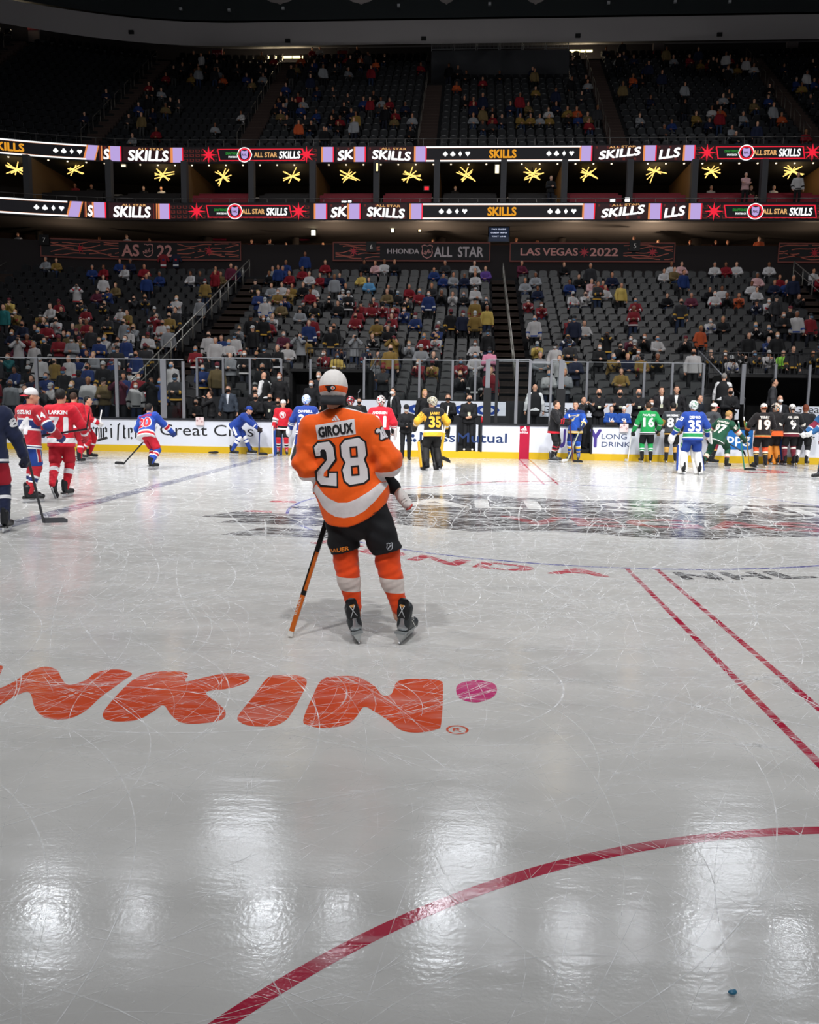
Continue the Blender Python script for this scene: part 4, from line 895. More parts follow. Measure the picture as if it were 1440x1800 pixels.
# raised platform with railing
b = MB(); b.box(((PLAT[0]+PLAT[1])/2, 62.6, 24.6), ((PLAT[1]-PLAT[0])/2, 1.6, 1.35), mat('#3c3d41', .85, var=.1, scale=1)); tag(b.build('wall_platform'), kind='structure')
for i in range(6):
    x0 = PLAT[0]+(PLAT[1]-PLAT[0])*i/6; L = (PLAT[1]-PLAT[0])/6-.1; o = empty('platform_railing', (x0, 61.05, 25.95), 0, 'barred railing panel on the grey upper platform, %s from the left' % ROWN[i], 'railing', 'platform railing panels'); m = mat('#8d8f93', .4, .3)
    MB().tube([(0, 0, 0), (0, 0, 1.0), (L, 0, 1.0), (L, 0, 0)], .03, m, 5).build('frame', o); MB().bar((0, 0, .12), (L, 0, .12), .02, m, 4).build('bottom_rail', o)
    for k in range(1, 16): MB().bar((L*k/16, 0, .12), (L*k/16, 0, .97), .011, m, 4).build('bar', o)
# rear wall, bulkhead, roof
b = MB(); curved_strip(b, -46, 40, 67.5, 25.5, 30.5, mat('#232026', .9, var=.2, scale=.3)); tag(b.build('wall_upper_back'), kind='structure')
b = MB(); curved_strip(b, -46, 40, 60.5, 26.2, 27.75, mat('#a8a3a3', .85, var=.06, scale=.3)); curved_strip(b, -46, 40, 60.2, 27.75, 29.5, mat('#2c3133', .9))
for a in np.arange(-46, 40, 1.0): c = a+1.0; b.add([(a, 60.5+bend(a), 26.2), (c, 60.5+bend(c), 26.2), (c, 68+bend(c), 29.0), (a, 68+bend(a), 29.0)], [(0, 1, 2, 3)], mat('#59575a', .85))
tag(b.build('trim_1'), kind='structure')
b = MB(); b.poly([(-60, -20, 29.2), (60, -20, 29.2), (60, 68, 29.2), (-60, 68, 29.2)], mat('#16181a', .9)); tag(b.build('ceiling'), kind='structure')
for i, (px, s) in enumerate(((108, '208'), (383, '207'), (602, '206'), (1158, '204'), (1393, '203'))):
    x, z = at(px, 95 if i else 84, 65.6); o = empty('section_post', (x, 65.6+bend(x), z), 0, 'lit section sign numbered %s on a pale post behind the upper stand' % s, 'sign', 'upper section signs')
    MB().box((0, .15, 0), (.40, .1, 1.3), mat('#6d6463', .8)).build('post', o); MB().box((0, .0, -.15), (.38, .04, .36), mat('#7d1d2b', .6)).build('plate', o)
    c = MB(); text3(c, s, (0, -.05, -.32), (1, 0, 0), (0, 0, 1), .34, .62, mat('#d7a9a9', .6)); c.build('number', o)
for px0, px1, py, n, tx in ((463, 540, 101, 3, 'behind section 206'), (86, 101, 84, 1, 'beside sign 208'), (998, 1043, 90, 2, 'right of the grey platform')):
    xa, z = at(px0, py, 66); xc = at(px1, py, 66)[0]
    for k in range(n):
        a, c = xa+(xc-xa)*k/n, xa+(xc-xa)*(k+.94)/n; o = MB().box((0, 0, 0), ((c-a)/2, .05, .07), mat('#fff0a8', emit=2.5)).build('strip_lamp'); o.location = ((a+c)/2, 66+bend(a), z); tag(o, 'yellow strip lamp on the upper back wall %s, %s segment' % (tx, ROWN[k]), 'lamp', 'upper strip lamps')
        l = D.lights.new('strip_glow', 'POINT'); l.energy = 110; l.color = (1, .8, .5); l.shadow_soft_size = .4; q = D.objects.new('strip_glow', l); COL.objects.link(q); q.parent = o; q.location = (0, -.4, -.2)
for i, (px, py) in enumerate(((241, 68), (506, 72), (745, 68), (1016, 63), (1265, 61))):
    x, z = at(px, py, 60.4); o = MB().box((0, 0, 0), (.17, .06, .11), mat('#151517', .7)).build('wall_speaker'); o.location = (x, 60.4+bend(x)-.05, z); tag(o, 'small dark box on the pale bulkhead, %s from the left' % ROWN[i], 'speaker', 'bulkhead boxes')
for i, (px, py) in enumerate(((108, 4), (208, 10), (318, 16), (403, 18), (498, 15), (701, 10), (861, 7), (1070, 5), (1187, 3), (1283, 3))):  # pale boxes stand in for the small white lights at the roof edge
    x, z = at(px, py, 59.5); o = MB().box((0, 0, 0), (.09, .09, .08), mat('#b9bcc0', .6)).build('roof_light_box'); o.location = (x, 59.5, z); tag(o, 'small pale box in place of a light under the dark roof edge, %s from the left' % ROWN[i], 'camera', 'roof edge boxes')
for i, (px, w_) in enumerate(((492, 2.2), (635, 2.0), (785, 1.2), (942, 1.4))):
    x, z = at(px, 7, 52); b = MB(); b.add([(-w_, 0, 1.0), (w_, 0, 1.0), (w_*.25, 0, .12), (0, 0, 0), (-w_*.25, 0, .12), (-w_, .1, 1.0), (w_, .1, 1.0), (0, .1, 0)], [(0, 4, 3, 2, 1), (5, 6, 7), (0, 1, 6, 5)], mat('#8d8584', .8)); o = b.build('acoustic_panel'); o.location = (x, 52, z); tag(o, 'pale pointed panel hanging from the roof, %s from the left' % ROWN[i], 'panel', 'hanging roof panels')
    MB().bar((0, .05, 1.0), (0, .05, 29.2-z), .02, mat('#222222'), 4).build('hanger', o)
# ------------------------------------------------------------------ people
def ik(a, b, l1, l2, hint):
    a, b = np.array(a, float), np.array(b, float); d = b-a; L = np.linalg.norm(d); Lm = (l1+l2)*.999
    if L > Lm: b = a+d/L*Lm; d = b-a; L = Lm
    u = d/(L+1e-9); x = (l1*l1-l2*l2+L*L)/(2*L+1e-9); h = math.sqrt(max(l1*l1-x*x, 0)); hv = np.array(hint, float); hv = nrm(hv-u*(hv@u)); return a+u*x+hv*h, b
def rotz(a): c, s = math.cos(a), math.sin(a); return np.array([[c, -s, 0], [s, c, 0], [0, 0, 1.]])
def skeleton(p):
    """joints of a figure facing -y; its left hand is on +x"""
    J = {}; P = np.array(p.get('hip', (0, 0, .94)), float); ln, sd = math.radians(p.get('lean', 3)), math.radians(p.get('side', 0)); hy = math.radians(p.get('hipyaw', 0)); tw = math.radians(p.get('twist', 0))
    up = nrm((math.sin(sd), -math.sin(ln), math.cos(ln)*math.cos(sd))); Rz = rotz(hy); up = Rz@up
    lat = rotz(hy+tw)@np.array([1., 0, 0]); lat = nrm(lat-up*(lat@up)); hl = Rz@np.array([1., 0, 0]); fw = -np.cross(up, lat)*1.0
    fw = np.cross(lat, up)*-1.0 if False else np.cross(up, lat)*-1.0
    J['up'], J['lat'], J['fw'] = up, lat, fw; J['P'] = P; T = p.get('trunk', .50)
    J['C'] = P+up*T*.62; J['N'] = P+up*T; sw = p.get('sw', .185)
    J['sL'] = J['N']+lat*sw-up*.055; J['sR'] = J['N']-lat*sw-up*.055
    for q in 'LR':
        if 'sh'+q in p: J['s'+q] = np.array(p['sh'+q], float)
    J['hL'] = P+hl*.095-up*.02; J['hR'] = P-hl*.095-up*.02
    for q, sg in (('L', 1), ('R', -1)):
        w = p.get('w'+q, (sg*.30, -.06, .86)); J['e'+q], J['w'+q] = ik(J['s'+q], w, .29, .26, p.get('eh'+q, (sg*.8, .7, -.3)))
        a = p.get('a'+q, (sg*.11, 0, .16)); J['k'+q], J['a'+q] = ik(J['h'+q], a, .43, .42, p.get('kh'+q, (sg*.1, -1, 0))); J['toe'+q] = math.radians(p.get('toe'+q, sg*8))
    hyaw, hp = math.radians(p.get('hy', 0)), math.radians(p.get('hp', 0)); nk = J['N']+up*.045+fw*.015
    J['nk'] = nk; R = rotz(hy+tw+hyaw); f = R@np.array([0, -1., 0]); u = np.array([0, 0, 1.]); f2 = f*math.cos(hp)-u*math.sin(hp); u2 = f*math.sin(hp)+u*math.cos(hp)
    J['hf'], J['hu'], J['hl'] = f2, u2, np.cross(u2, f2)*-1.0; J['H'] = nk+u2*.125+f2*.015+up*.01; return J
def hframe(J): return np.stack([J['hl'], -J['hf'], J['hu']], 1)     # columns: left, back, up
def head_prims(J):
    R = hframe(J); H = J['H']; g = lambda x, y, z: H+R@np.array([x, y, z])
    return [ell(g(0, .012, .025), (.076, .095, .10), R), ell(g(0, -.022, -.035), (.062, .07, .085), R), cap(J['nk']-J['up']*.07, g(0, .02, -.05), .062, .056),
            cap(g(0, -.088, .0), g(0, -.104, -.022), .011, .016), ell(g(.078, .01, -.008), (.012, .022, .032), R), ell(g(-.078, .01, -.008), (.012, .022, .032), R), ell(g(0, -.078, -.055), (.026, .014, .008), R), ell(g(0, -.07, -.098), (.03, .022, .02), R)]
def hand_prims(w, d, pal, sg, curl=.5, size=1.0):
    """palm, four fingers of unequal length and a thumb; d = forearm direction, pal = palm normal"""
    d = nrm(d); pal = np.array(pal, float); pal = nrm(pal-d*(pal@d)); sd = np.cross(d, pal)*sg; s = size; out = [cap(w, w+d*.075*s, .027*s, .034*s, s=(1.25, .6), ref=tuple(sd))]
    for i, (o, L) in enumerate(((.030, .072), (.011, .082), (-.010, .076), (-.029, .058))):
        b = w+d*.085*s+sd*o*s; L *= s; c1 = curl*1.0; v1 = nrm(d*math.cos(c1)+pal*math.sin(c1)); m = b+v1*L*.5; v2 = nrm(d*math.cos(c1*2.4)+pal*math.sin(c1*2.4)); out += [cap(b, m, .0098*s, .009*s), cap(m, m+v2*L*.5, .009*s, .0075*s)]
    tb = w+d*.03*s+sd*.032*s; tm = tb+nrm(d*.6+sd*.8+pal*.3)*.04*s; out += [cap(tb, tm, .013*s, .0105*s), cap(tm, tm+nrm(d*.9+sd*.15+pal*.55)*.032*s, .0105*s, .009*s)]
    return out
def body_mesh(J, h, bare=('h',), hands=True, curl=.5, legs=True):
    pr = head_prims(J); lat = tuple(J['lat'])
    pr += [cap(J['P']+J['up']*.02, J['C'], .135, .15, s=(1, .68), ref=lat), cap(J['C'], J['N']-J['up']*.06, .15, .10, s=(1, .66), ref=lat), cap(J['sL'], J['sR'], .05)]
    for q, sg in (('L', 1), ('R', -1)):
        pr += [cap(J['s'+q], J['e'+q], .047, .037), cap(J['e'+q], J['w'+q], .038, .026)]
        if legs: pr += [cap(J['h'+q], J['k'+q], .075, .052), cap(J['k'+q], J['a'+q], .052, .035)]
        if hands: d = J['w'+q]-J['e'+q]; pr += hand_prims(J['w'+q], d, J.get('pal'+q, (-sg*.8, -.3, .2)), sg, curl)
    return blend(pr, h, .022)
def seg_t(P, a, b):
    d = b-a; return np.clip(((P-a)@d)/(d@d), 0, 1), np.linalg.norm(P-(a+np.clip(((P-a)@d)/(d@d), 0, 1)[:, None]*d), axis=1)
def jersey_t(V, J, hem):
    tt = ((V-hem)@J['up'])/(((J['N']-hem)@J['up'])+.03); T = np.clip(tt, 0, 1)*.45
    best = np.full(len(V), 9.0); ta = np.zeros(len(V))
    for q in 'LR':
        u1, d1 = seg_t(V, J['s'+q], J['e'+q]); u2, d2 = seg_t(V, J['e'+q], J['w'+q]); d = np.minimum(d1-.085, d2-.075); u = np.where(d1-.01 < d2, u1*.5, .5+u2*.5); m = d < best; best = np.where(m, d, best); ta = np.where(m, u, ta)
    ax, dt = seg_t(V, hem, J['N']-J['up']*.05); arm = best < (dt-.15)*.9
    return np.where(arm & (ta > .12), .55+.45*ta, T)
def jersey_mesh(J, h, loose=1.0, hemdrop=.17, sleeve=1.0, pads=1.0, folds=True, seed=0, k=.035, extra=(), cuts=()):
    up, lat = J['up'], J['lat']; hem = J['P']-up*hemdrop; L = tuple(lat)
    pr = [cap(hem, J['P']+up*.10, .238*loose, .20*loose, s=(1, .80), ref=L), cap(J['P']+up*.1, J['C']+up*.03, .19*loose, .205*loose, s=(1, .72), ref=L), cap(J['C'], J['N']-up*.09, .2*loose, .165*loose, s=(1, .66), ref=L),
          cap(J['sL'], J['sR'], .078*pads), cap(J['sL']-lat*.05, J['N']+up*.0, .07, .06), cap(J['sR']+lat*.05, J['N'], .07, .06)]
    for q in 'LR':
        s, e, w = J['s'+q], J['e'+q], J['w'+q]; w2 = e+(w-e)*sleeve; pr += [cap(s, e, .09*pads, .078*loose), cap(e, w2, .08*loose, .062*loose)]
    pr += list(extra)
    rs = random.Random(seed); ph = [rs.uniform(0, 6) for _ in range(6)]
    def disp(P):
        x, y, z = P[:, 0], P[:, 1], P[:, 2]
        return .005*np.sin(z*30+x*22+ph[0])*np.sin(x*14+y*9+ph[1])+.003*np.sin(x*42-z*26+ph[2])+.002*np.sin(z*70+x*60+y*40+ph[3])
    c = [lambda P: (hem+up*.02-P)@up]+list(cuts)
    V, F = blend(pr, h, k, disp if folds else None, cuts=c); return V, F, hem
def put(o, m, link=True):
    o.data.materials.clear(); o.data.materials.append(m); return o
def decal(parent, bvh, V2, F, m, name, org, ex, ez, n, off=.004, maxe=.03, far=.6):
    """lay flat lettering onto the curved cloth it is printed on"""
    org, ex, ez, n = (np.array(q, float) for q in (org, ex, ez, n)); bm = bmesh.new(); vs = [bm.verts.new((q[0], q[1], q[2] if len(q) > 2 else 0)) for q in V2]
    for f in F:
        try: bm.faces.new([vs[i] for i in f])
        except ValueError: pass
    bmesh.ops.triangulate(bm, faces=bm.faces[:])
    for _ in range(6):
        es = [e for e in bm.edges if e.calc_length() > maxe]
        if not es: break
        bmesh.ops.subdivide_edges(bm, edges=es, cuts=1); bmesh.ops.triangulate(bm, faces=[f for f in bm.faces if len(f.verts) > 3])
    last = 0.0
    for v in bm.verts:
        p = org+ex*v.co.x+ez*v.co.y; hit = bvh.ray_cast(Vector(p+n*far), Vector(-n), far*2)
        if hit[0] is not None: q = np.array(hit[0])+n*(off+v.co.z)
        else:
            nn = bvh.find_nearest(Vector(p)); q = np.array(nn[0])+n*(off+v.co.z) if nn[0] is not None else p
        v.co = Vector(q)
    me = D.meshes.new(name); [setattr(f, 'smooth', True) for f in bm.faces]; bm.to_mesh(me); bm.free(); me.materials.append(m); o = D.objects.new(name, me); COL.objects.link(o); o.parent = parent
    return o
def fat(V, F, b, n=8):
    """heavier letters: the same outline shifted round a small circle"""
    V = np.concatenate([V[:, :2], np.zeros((len(V), 1))], 1); Vs, Fs = [V], [list(f) for f in F]
    for k in range(n): Vs.append(V+[b*math.cos(2*PI*k/n), b*math.sin(2*PI*k/n), .0003*(k+1)]); Fs += [[i+len(V)*(k+1) for i in f] for f in F]
    return np.concatenate(Vs), Fs
def print_text(parent, bvh, s, h, w, org, ex, ez, n, m, bold=.0, off=.004, name='lettering', maxe=.035, outline=None, om=None):
    V, F, w0 = text_geo(s); sx = (w/w0) if w else h; V = np.stack([(V[:, 0]-w0/2)*sx, (V[:, 1]-.5)*h], 1)
    if outline: A, B = fat(V, F, bold+outline, 8); decal(parent, bvh, A, B, om, name+'_outline', org, ex, ez, n, off, maxe); off += .0045
    if bold: V, F = fat(V, F, bold, 6)
    return decal(parent, bvh, V, F, m, name, org, ex, ez, n, off, maxe)
# ---- kit
def make_skate(boot, h=.012):
    """meshes of one skate in its own frame: ankle joint over the origin, toe along -y, blade on z = 0"""
    V, F = blend([cap((0, .035, .155), (0, .02, .24), .046, .05), cap((0, .03, .125), (0, -.16, .098), .046, .038, s=(.95, 1)), ell((0, -.185, .10), (.042, .045, .034)), cap((0, .07, .2), (0, .078, .30), .022, .018, s=(1.5, .7)), cap((0, -.03, .16), (0, -.035, .245), .03, .028)], h, .025)
    me1 = mesh_np('_', V, F, None)
    b = MB(); hm = mat('#d9dbde', .3, spec=.6); b.prism([(-.10, .02), (.10, .02), (.10, .03), (-.10, .03)], .003, mat('#c3c7cc', .2, .9))
    b = MB()
    def side(pts, t, m): b.prism(pts, t, m, Matrix.Rotation(PI/2, 4, 'Z'))
    side([(-.225, .018), (-.20, .004), (-.15, 0), (.06, 0), (.10, .004), (.115, .016), (.105, .03), (-.215, .03)], .004, mat('#b9bcc2', .2, .9, var=.02))
    side([(.105, .028), (.11, .075), (.02, .08), (.0, .045), (-.06, .045), (-.09, .07), (-.20, .066), (-.215, .028)], .018, hm)
    side([(.11, .072), (.115, .092), (-.21, .075), (-.205, .062)], .06, mat('#1b1c1f', .4)); o = b.build('blade_holder'); me2 = o.data; D.objects.remove(o)
    b = MB()
    for k in range(5): z = .14+.022*k; b.box((0, -.075+.0*k-.02*(4-k)*.35-.0, z+.012), (.026, .004, .003), mat('#e6e6e6', .7, var=0))
    o = b.build('laces'); me3 = o.data; D.objects.remove(o); return me1, me2, me3
SKB, SKH, SKL = make_skate(None)
BOOT = mat('#1b1d21', .45, var=.1); 
def inst(me, name, parent, M, m=None):
    o = D.objects.new(name, me); COL.objects.link(o); o.parent = parent; o.matrix_local = M
    if m is not None and len(me.materials) == 0: me.materials.append(m)
    if m is not None and me.materials[0] is not m: o.material_slots[0].link = 'OBJECT'; o.material_slots[0].material = m
    return o
def add_skate(root, J, q, roll=0.0, lift=None, boot=None, pitch=0.0):
    a = J['a'+q]; z = a[2]-.16; M = Matrix.Translation((a[0], a[1], z))@Matrix.Rotation(J['toe'+q], 4, 'Z')@Matrix.Rotation(pitch, 4, 'X')@Matrix.Rotation(roll, 4, 'Y')
    s = inst(SKB, 'skate', root, M, boot or BOOT); inst(SKH, 'blade_holder', s, Matrix.Identity(4)); inst(SKL, 'laces', s, Matrix.Identity(4)); return s
def glove_template():
    pr = [cap((0, 0, -.09), (0, 0, 0), .062, .056, s=(1, .85)), rbox((0, 0, .055), (.056, .03, .055), .02)]
    for i, x in enumerate((-.042, -.014, .014, .042)):
        L = (.055, .065, .062, .048)[i]; pr += [cap((x, 0, .10), (x, -.02, .10+L*.6), .0165, .016), cap((x, -.02, .10+L*.6), (x, -.062, .10+L*.55), .016, .0145), cap((x, -.062, .10+L*.55), (x, -.075, .085), .0145, .013)]
    pr += [cap((.05, -.01, .03), (.058, -.045, .07), .02, .018), cap((.058, -.045, .07), (.03, -.075, .085), .018, .015)]
    return mesh_np('_', *blend(pr, .011, .012), None)
GLV = glove_template()
def add_glove(root, J, q, m, toward=None, roll=0.0):
    w, e = J['w'+q], J['e'+q]; d = nrm(w-e); pal = np.array(toward if toward is not None else ((-1 if q == 'L' else 1)*.9, -.2, 0), float); y = -nrm(pal-d*(pal@d)); x = np.cross(y, d)
    M = Matrix(((x[0], y[0], d[0], w[0]), (x[1], y[1], d[1], w[1]), (x[2], y[2], d[2], w[2]), (0, 0, 0, 1)))@Matrix.Scale(-1 if q == 'R' else 1, 4, (1, 0, 0))
    return inst(GLV, 'glove', root, M, m)
def hockey_stick(name, a, b, parent=None, m='#1a1b1e', tape='#202123', label=None, blade=True, toe=(1, 0, 0), goalie=False, butt='#e8e8e8', bm='#1a1b1e'):
    """shaft from butt end a to heel b; the blade runs from b along toe"""
    a, b = np.array(a, float), np.array(b, float); d = nrm(b-a); r = empty(name, tuple(b), 0, label, 'hockey stick') if parent is None else parent
    off = b if parent is None else np.zeros(3); s = MB(); R = frame(d, toe); A = a-off; B = b-off
    def shaft(p, q, w1, w2, mm):
        V = [P+R@np.array([i*w, j*w*.68, 0]) for P, w in ((p, w1), (q, w2)) for i, j in ((-1, -1), (1, -1), (1, 1), (-1, 1))]; return MB().add(V, [(0, 1, 2, 3), (7, 6, 5, 4), (0, 4, 5, 1), (1, 5, 6, 2), (2, 6, 7, 3), (3, 7, 4, 0)], mm)
    L = np.linalg.norm(B-A); shaft(A+d*.09, B, .015, .015 if not goalie else .02, mat(m, .3, var=.05)).build('shaft', r); shaft(A, A+d*.1, .017, .016, mat(butt, .8)).build('butt_tape', r)
    if goalie: shaft(B-d*.65, B, .028, .045, mat(bm, .4)).build('paddle', r)
    if blade:
        t = nrm(np.array(toe, float)); w = .035 if not goalie else .05; n = nrm(np.cross(t, (0, 0, 1))); pts = []
        for k in range(7):
            u = k/6; c = B+t*(.0+.29*u)+n*(.02*u*u)+np.array([0, 0, .012 if abs(B[2]) < 5 else 0]); pts.append((c, w*(1 if k < 6 else .6)))
        V = []; 
        for c, ww in pts: V += [c+n*.006+np.array([0, 0, -.02]), c+n*.006+np.array([0, 0, -.02+2*ww]), c-n*.006+np.array([0, 0, -.02+2*ww]), c-n*.006+np.array([0, 0, -.02])]
        F = [(0, 1, 2, 3), (27, 26, 25, 24)]
        for k in range(6):
            for i in range(4): F.append((4*k+i, 4*k+4+i, 4*k+4+(i+1) % 4, 4*k+(i+1) % 4))
        MB().add(V, F, mat(tape, .8)).build('blade', r)
    return r
def hair_mesh(J, h=.012, length=0.0, puff=1.0, front=-.055):
    R = hframe(J); H = J['H']; g = lambda x, y, z: H+R@np.array([x, y, z])
    pr = [ell(g(0, .02, .035), (.086*puff, .098*puff, .105*puff), R)]
    if length: pr.append(cap(g(0, .06, .0), g(0, .075, -length), .075, .06, s=(1.1, .6), ref=tuple(J['hl'])))
    fr = lambda P: -((P-g(0, front, 0))@(-J['hf'])) - .25*np.minimum((P-H)@J['hu']-.05, 0)*0 - 0*1.0
    def c1(P):      # hairline: cut away the face and what lies under the ears
        v = P-H; f = v@J['hf']; u = v@J['hu']; return np.minimum(f-(.02+np.clip(u, 0, .2)*1.05), .062-u+0*f) if False else np.where(u < .08-.5*np.abs(v@J['hl'])*0, f-.012, f-.2)
    def c2(P): v = P-H; return (-(v@J['hu'])-.03-(v@-J['hf'])*.55) if not length else (-(v@J['hu'])-length-.03)
    return blend(pr, h, .02, lambda P: .004*np.sin(P[:, 0]*140)*np.sin(P[:, 1]*120+P[:, 2]*90), cuts=[c1, c2])
def cap_mesh(J, h=.011, back=False, brim=True):
    R = hframe(J); H = J['H']; g = lambda x, y, z: H+R@np.array([x, y, z]); s = 1 if back else -1
    pr = [ell(g(0, .01, .045), (.092, .108, .098), R)]
    V, F = blend(pr, h, .01, cuts=[lambda P: -((P-g(0, 0, .022))@J['hu'])])
    b = MB(); n = 14; vv = []
    for k in range(n+1):
        a = PI*(k/n); x = .082*math.cos(a); y0 = s*(.012+.085*math.sin(a)); y1 = s*(.012+.16*math.sin(a)); z0 = .034; z1 = .028-.02*abs(math.cos(a))
        vv += [g(x, y0, z0), g(x*1.02, y1, z1-.012*math.sin(a)), g(x*1.02, y1, z1-.018*math.sin(a)), g(x, y0, z0-.008)]
    Fb = []
    for k in range(n):
        for i in range(4): Fb.append((4*k+i, 4*k+(i+1) % 4, 4*k+4+(i+1) % 4, 4*k+4+i))
    return V, F, vv, Fb
def add_cap(root, J, m, bm_, back=False, h=.012):
    V, F, bv, bf = cap_mesh(J, h, back); o = mesh_np('cap', V, F, m, root); b = MB(); b.add(bv, bf, bm_, None, True); b.build('cap_brim', o); return o
def face_parts(root, J, mask=None, beard=None):
    R = hframe(J); H = J['H']; g = lambda x, y, z: H+R@np.array([x, y, z]); b = MB(); dk = mat('#1c1512', .4, var=0); wt = mat('#d8d4cf', .4, var=0)
    for x in (-.030, .030):
        for (r1, dy, m) in ((.0125, -.081, wt), (.0072, -.0905, dk)):
            v = [g(x+r1*math.cos(2*PI*k/10), dy-.004, .012+r1*.62*math.sin(2*PI*k/10)) for k in range(10)]+[g(x, dy-.010, .012)]; b.add(v, [(k, (k+1) % 10, 10) for k in range(10)], m)
        b.add([g(x-.018, -.089, .032), g(x+.018, -.089, .032), g(x+.016, -.087, .040), g(x-.016, -.087, .040)], [(0, 1, 2, 3)], dk)
    if not mask: b.add([g(-.022, -.093, -.052), g(.022, -.093, -.052), g(.018, -.094, -.061), g(-.018, -.094, -.061)], [(0, 1, 2, 3)], mat('#8d4a42', .5, var=0))
    b.build('face_features', root)
    if mask:
        V, F = blend([ell(g(0, -.040, -.045), (.072, .092, .066), R)], .009, 0, cuts=[lambda P: (P-g(0, 0, -.002))@J['hu'], lambda P: -((P-g(0, -.005, 0))@J['hf'])]); mesh_np('face_mask', V, F, mask, root)
SKIN = [mat('#d9a488', .55, var=.05), mat('#c58a6c', .55, var=.05), mat('#8a5a42', .55, var=.05), mat('#e2b49b', .55, var=.05)]
HAIRM = {'black': mat('#14100e', .7), 'brown': mat('#3a2518', .7), 'blond': mat('#b08a52', .7), 'grey': mat('#8c8884', .7), 'red': mat('#6d3219', .7)}
GOALM = {}
def painted_mask(cols, key):
    """painted goalie shell: patches of the team's colours"""
    if key in GOALM: return GOALM[key]
    m = D.materials.new('mask_paint'); m.use_nodes = True; nt = m.node_tree; b = nt.nodes['Principled BSDF']; tc = nt.nodes.new('ShaderNodeTexCoord'); nz = nt.nodes.new('ShaderNodeTexNoise'); nz.inputs['Scale'].default_value = 14; nz.inputs['Distortion'].default_value = 1.5
    r = nt.nodes.new('ShaderNodeValToRGB'); r.color_ramp.interpolation = 'CONSTANT'; el = r.color_ramp.elements
    while len(el) < len(cols): el.new(.5)
    for i, e in enumerate(el): e.position = 0 if i == 0 else .38+.26*(i-1)/max(1, len(cols)-1)
    for e, c in zip(el, cols): e.color = (*lin(c), 1)
    nt.links.new(tc.outputs['Object'], nz.inputs[0]); nt.links.new(nz.outputs['Fac'], r.inputs[0]); nt.links.new(r.outputs[0], b.inputs['Base Color']); b.inputs['Roughness'].default_value = .25; GOALM[key] = m; return m
def goalie_mask(root, J, m, up=True):
    R = hframe(J); H = J['H']; g = lambda x, y, z: H+R@np.array([x, y, z])
    V, F = blend([ell(g(0, .015, .045), (.112, .135, .125), R), ell(g(0, -.07, .055), (.085, .075, .09), R), cap(g(0, .07, .0), g(0, .085, -.045), .07, .06, s=(1, .6), ref=tuple(J['hl']))], .012, .03, cuts=[lambda P: -((P-g(0, -.02, -.012))@J['hu'])-.5*((P-H)@(-J['hf']))])
    o = mesh_np('goalie_mask', V, F, m, root); b = MB(); st = mat('#c9ccd0', .3, .8)
    for k in range(5): x = -.06+.03*k; b.bar(g(x, -.135+abs(x)*.3, .02), g(x*.8, -.15+abs(x)*.3, .10), .004, st, 4)
    for z in (.03, .06, .09): b.tube([g(-.075, -.105, z), g(-.03, -.15, z), (g(.03, -.15, z)), g(.075, -.105, z)], .004, st, 4)
    b.build('cage', o); return o
def sock_mesh(J, q, h, r=1.0):
    k, a = J['k'+q], J['a'+q]; V, F = blend([cap(k+(J['h'+q]-k)*.12, k, .078*r, .08*r), cap(k, k+(a-k)*.35, .08*r, .074*r), cap(k+(a-k)*.35, a, .074*r, .052*r)], h, .02, lambda P: .0025*np.sin(P[:, 2]*120+P[:, 0]*40))
    t = np.clip(((V-k)@(a-k))/((a-k)@(a-k)), 0, 1); return V, F, t
def shorts_mesh(J, h, r=1.0, long=.86):
    pr = [cap(J['P']+J['up']*.08, J['P']-J['up']*.02, .150*r, .165*r, s=(1, .78), ref=tuple(J['lat']))]; cuts = []
    for q in 'LR': hp_, k = J['h'+q], J['k'+q]; pr += [cap(hp_+(k-hp_)*.08, hp_+(k-hp_)*(long-.06), .106*r, .102*r)]
    return blend(pr, h, .03, lambda P: .005*np.sin(P[:, 2]*34+P[:, 0]*20)*np.cos(P[:, 1]*22))
def person_root(name, loc, rz, label, scale, group=None): return empty(name, loc, rz, label, 'person', group, scale=scale)
def place_world(loc, rz, scale, p): v = rotz(rz)@(np.array(p, float)*scale); return np.array(loc)+v
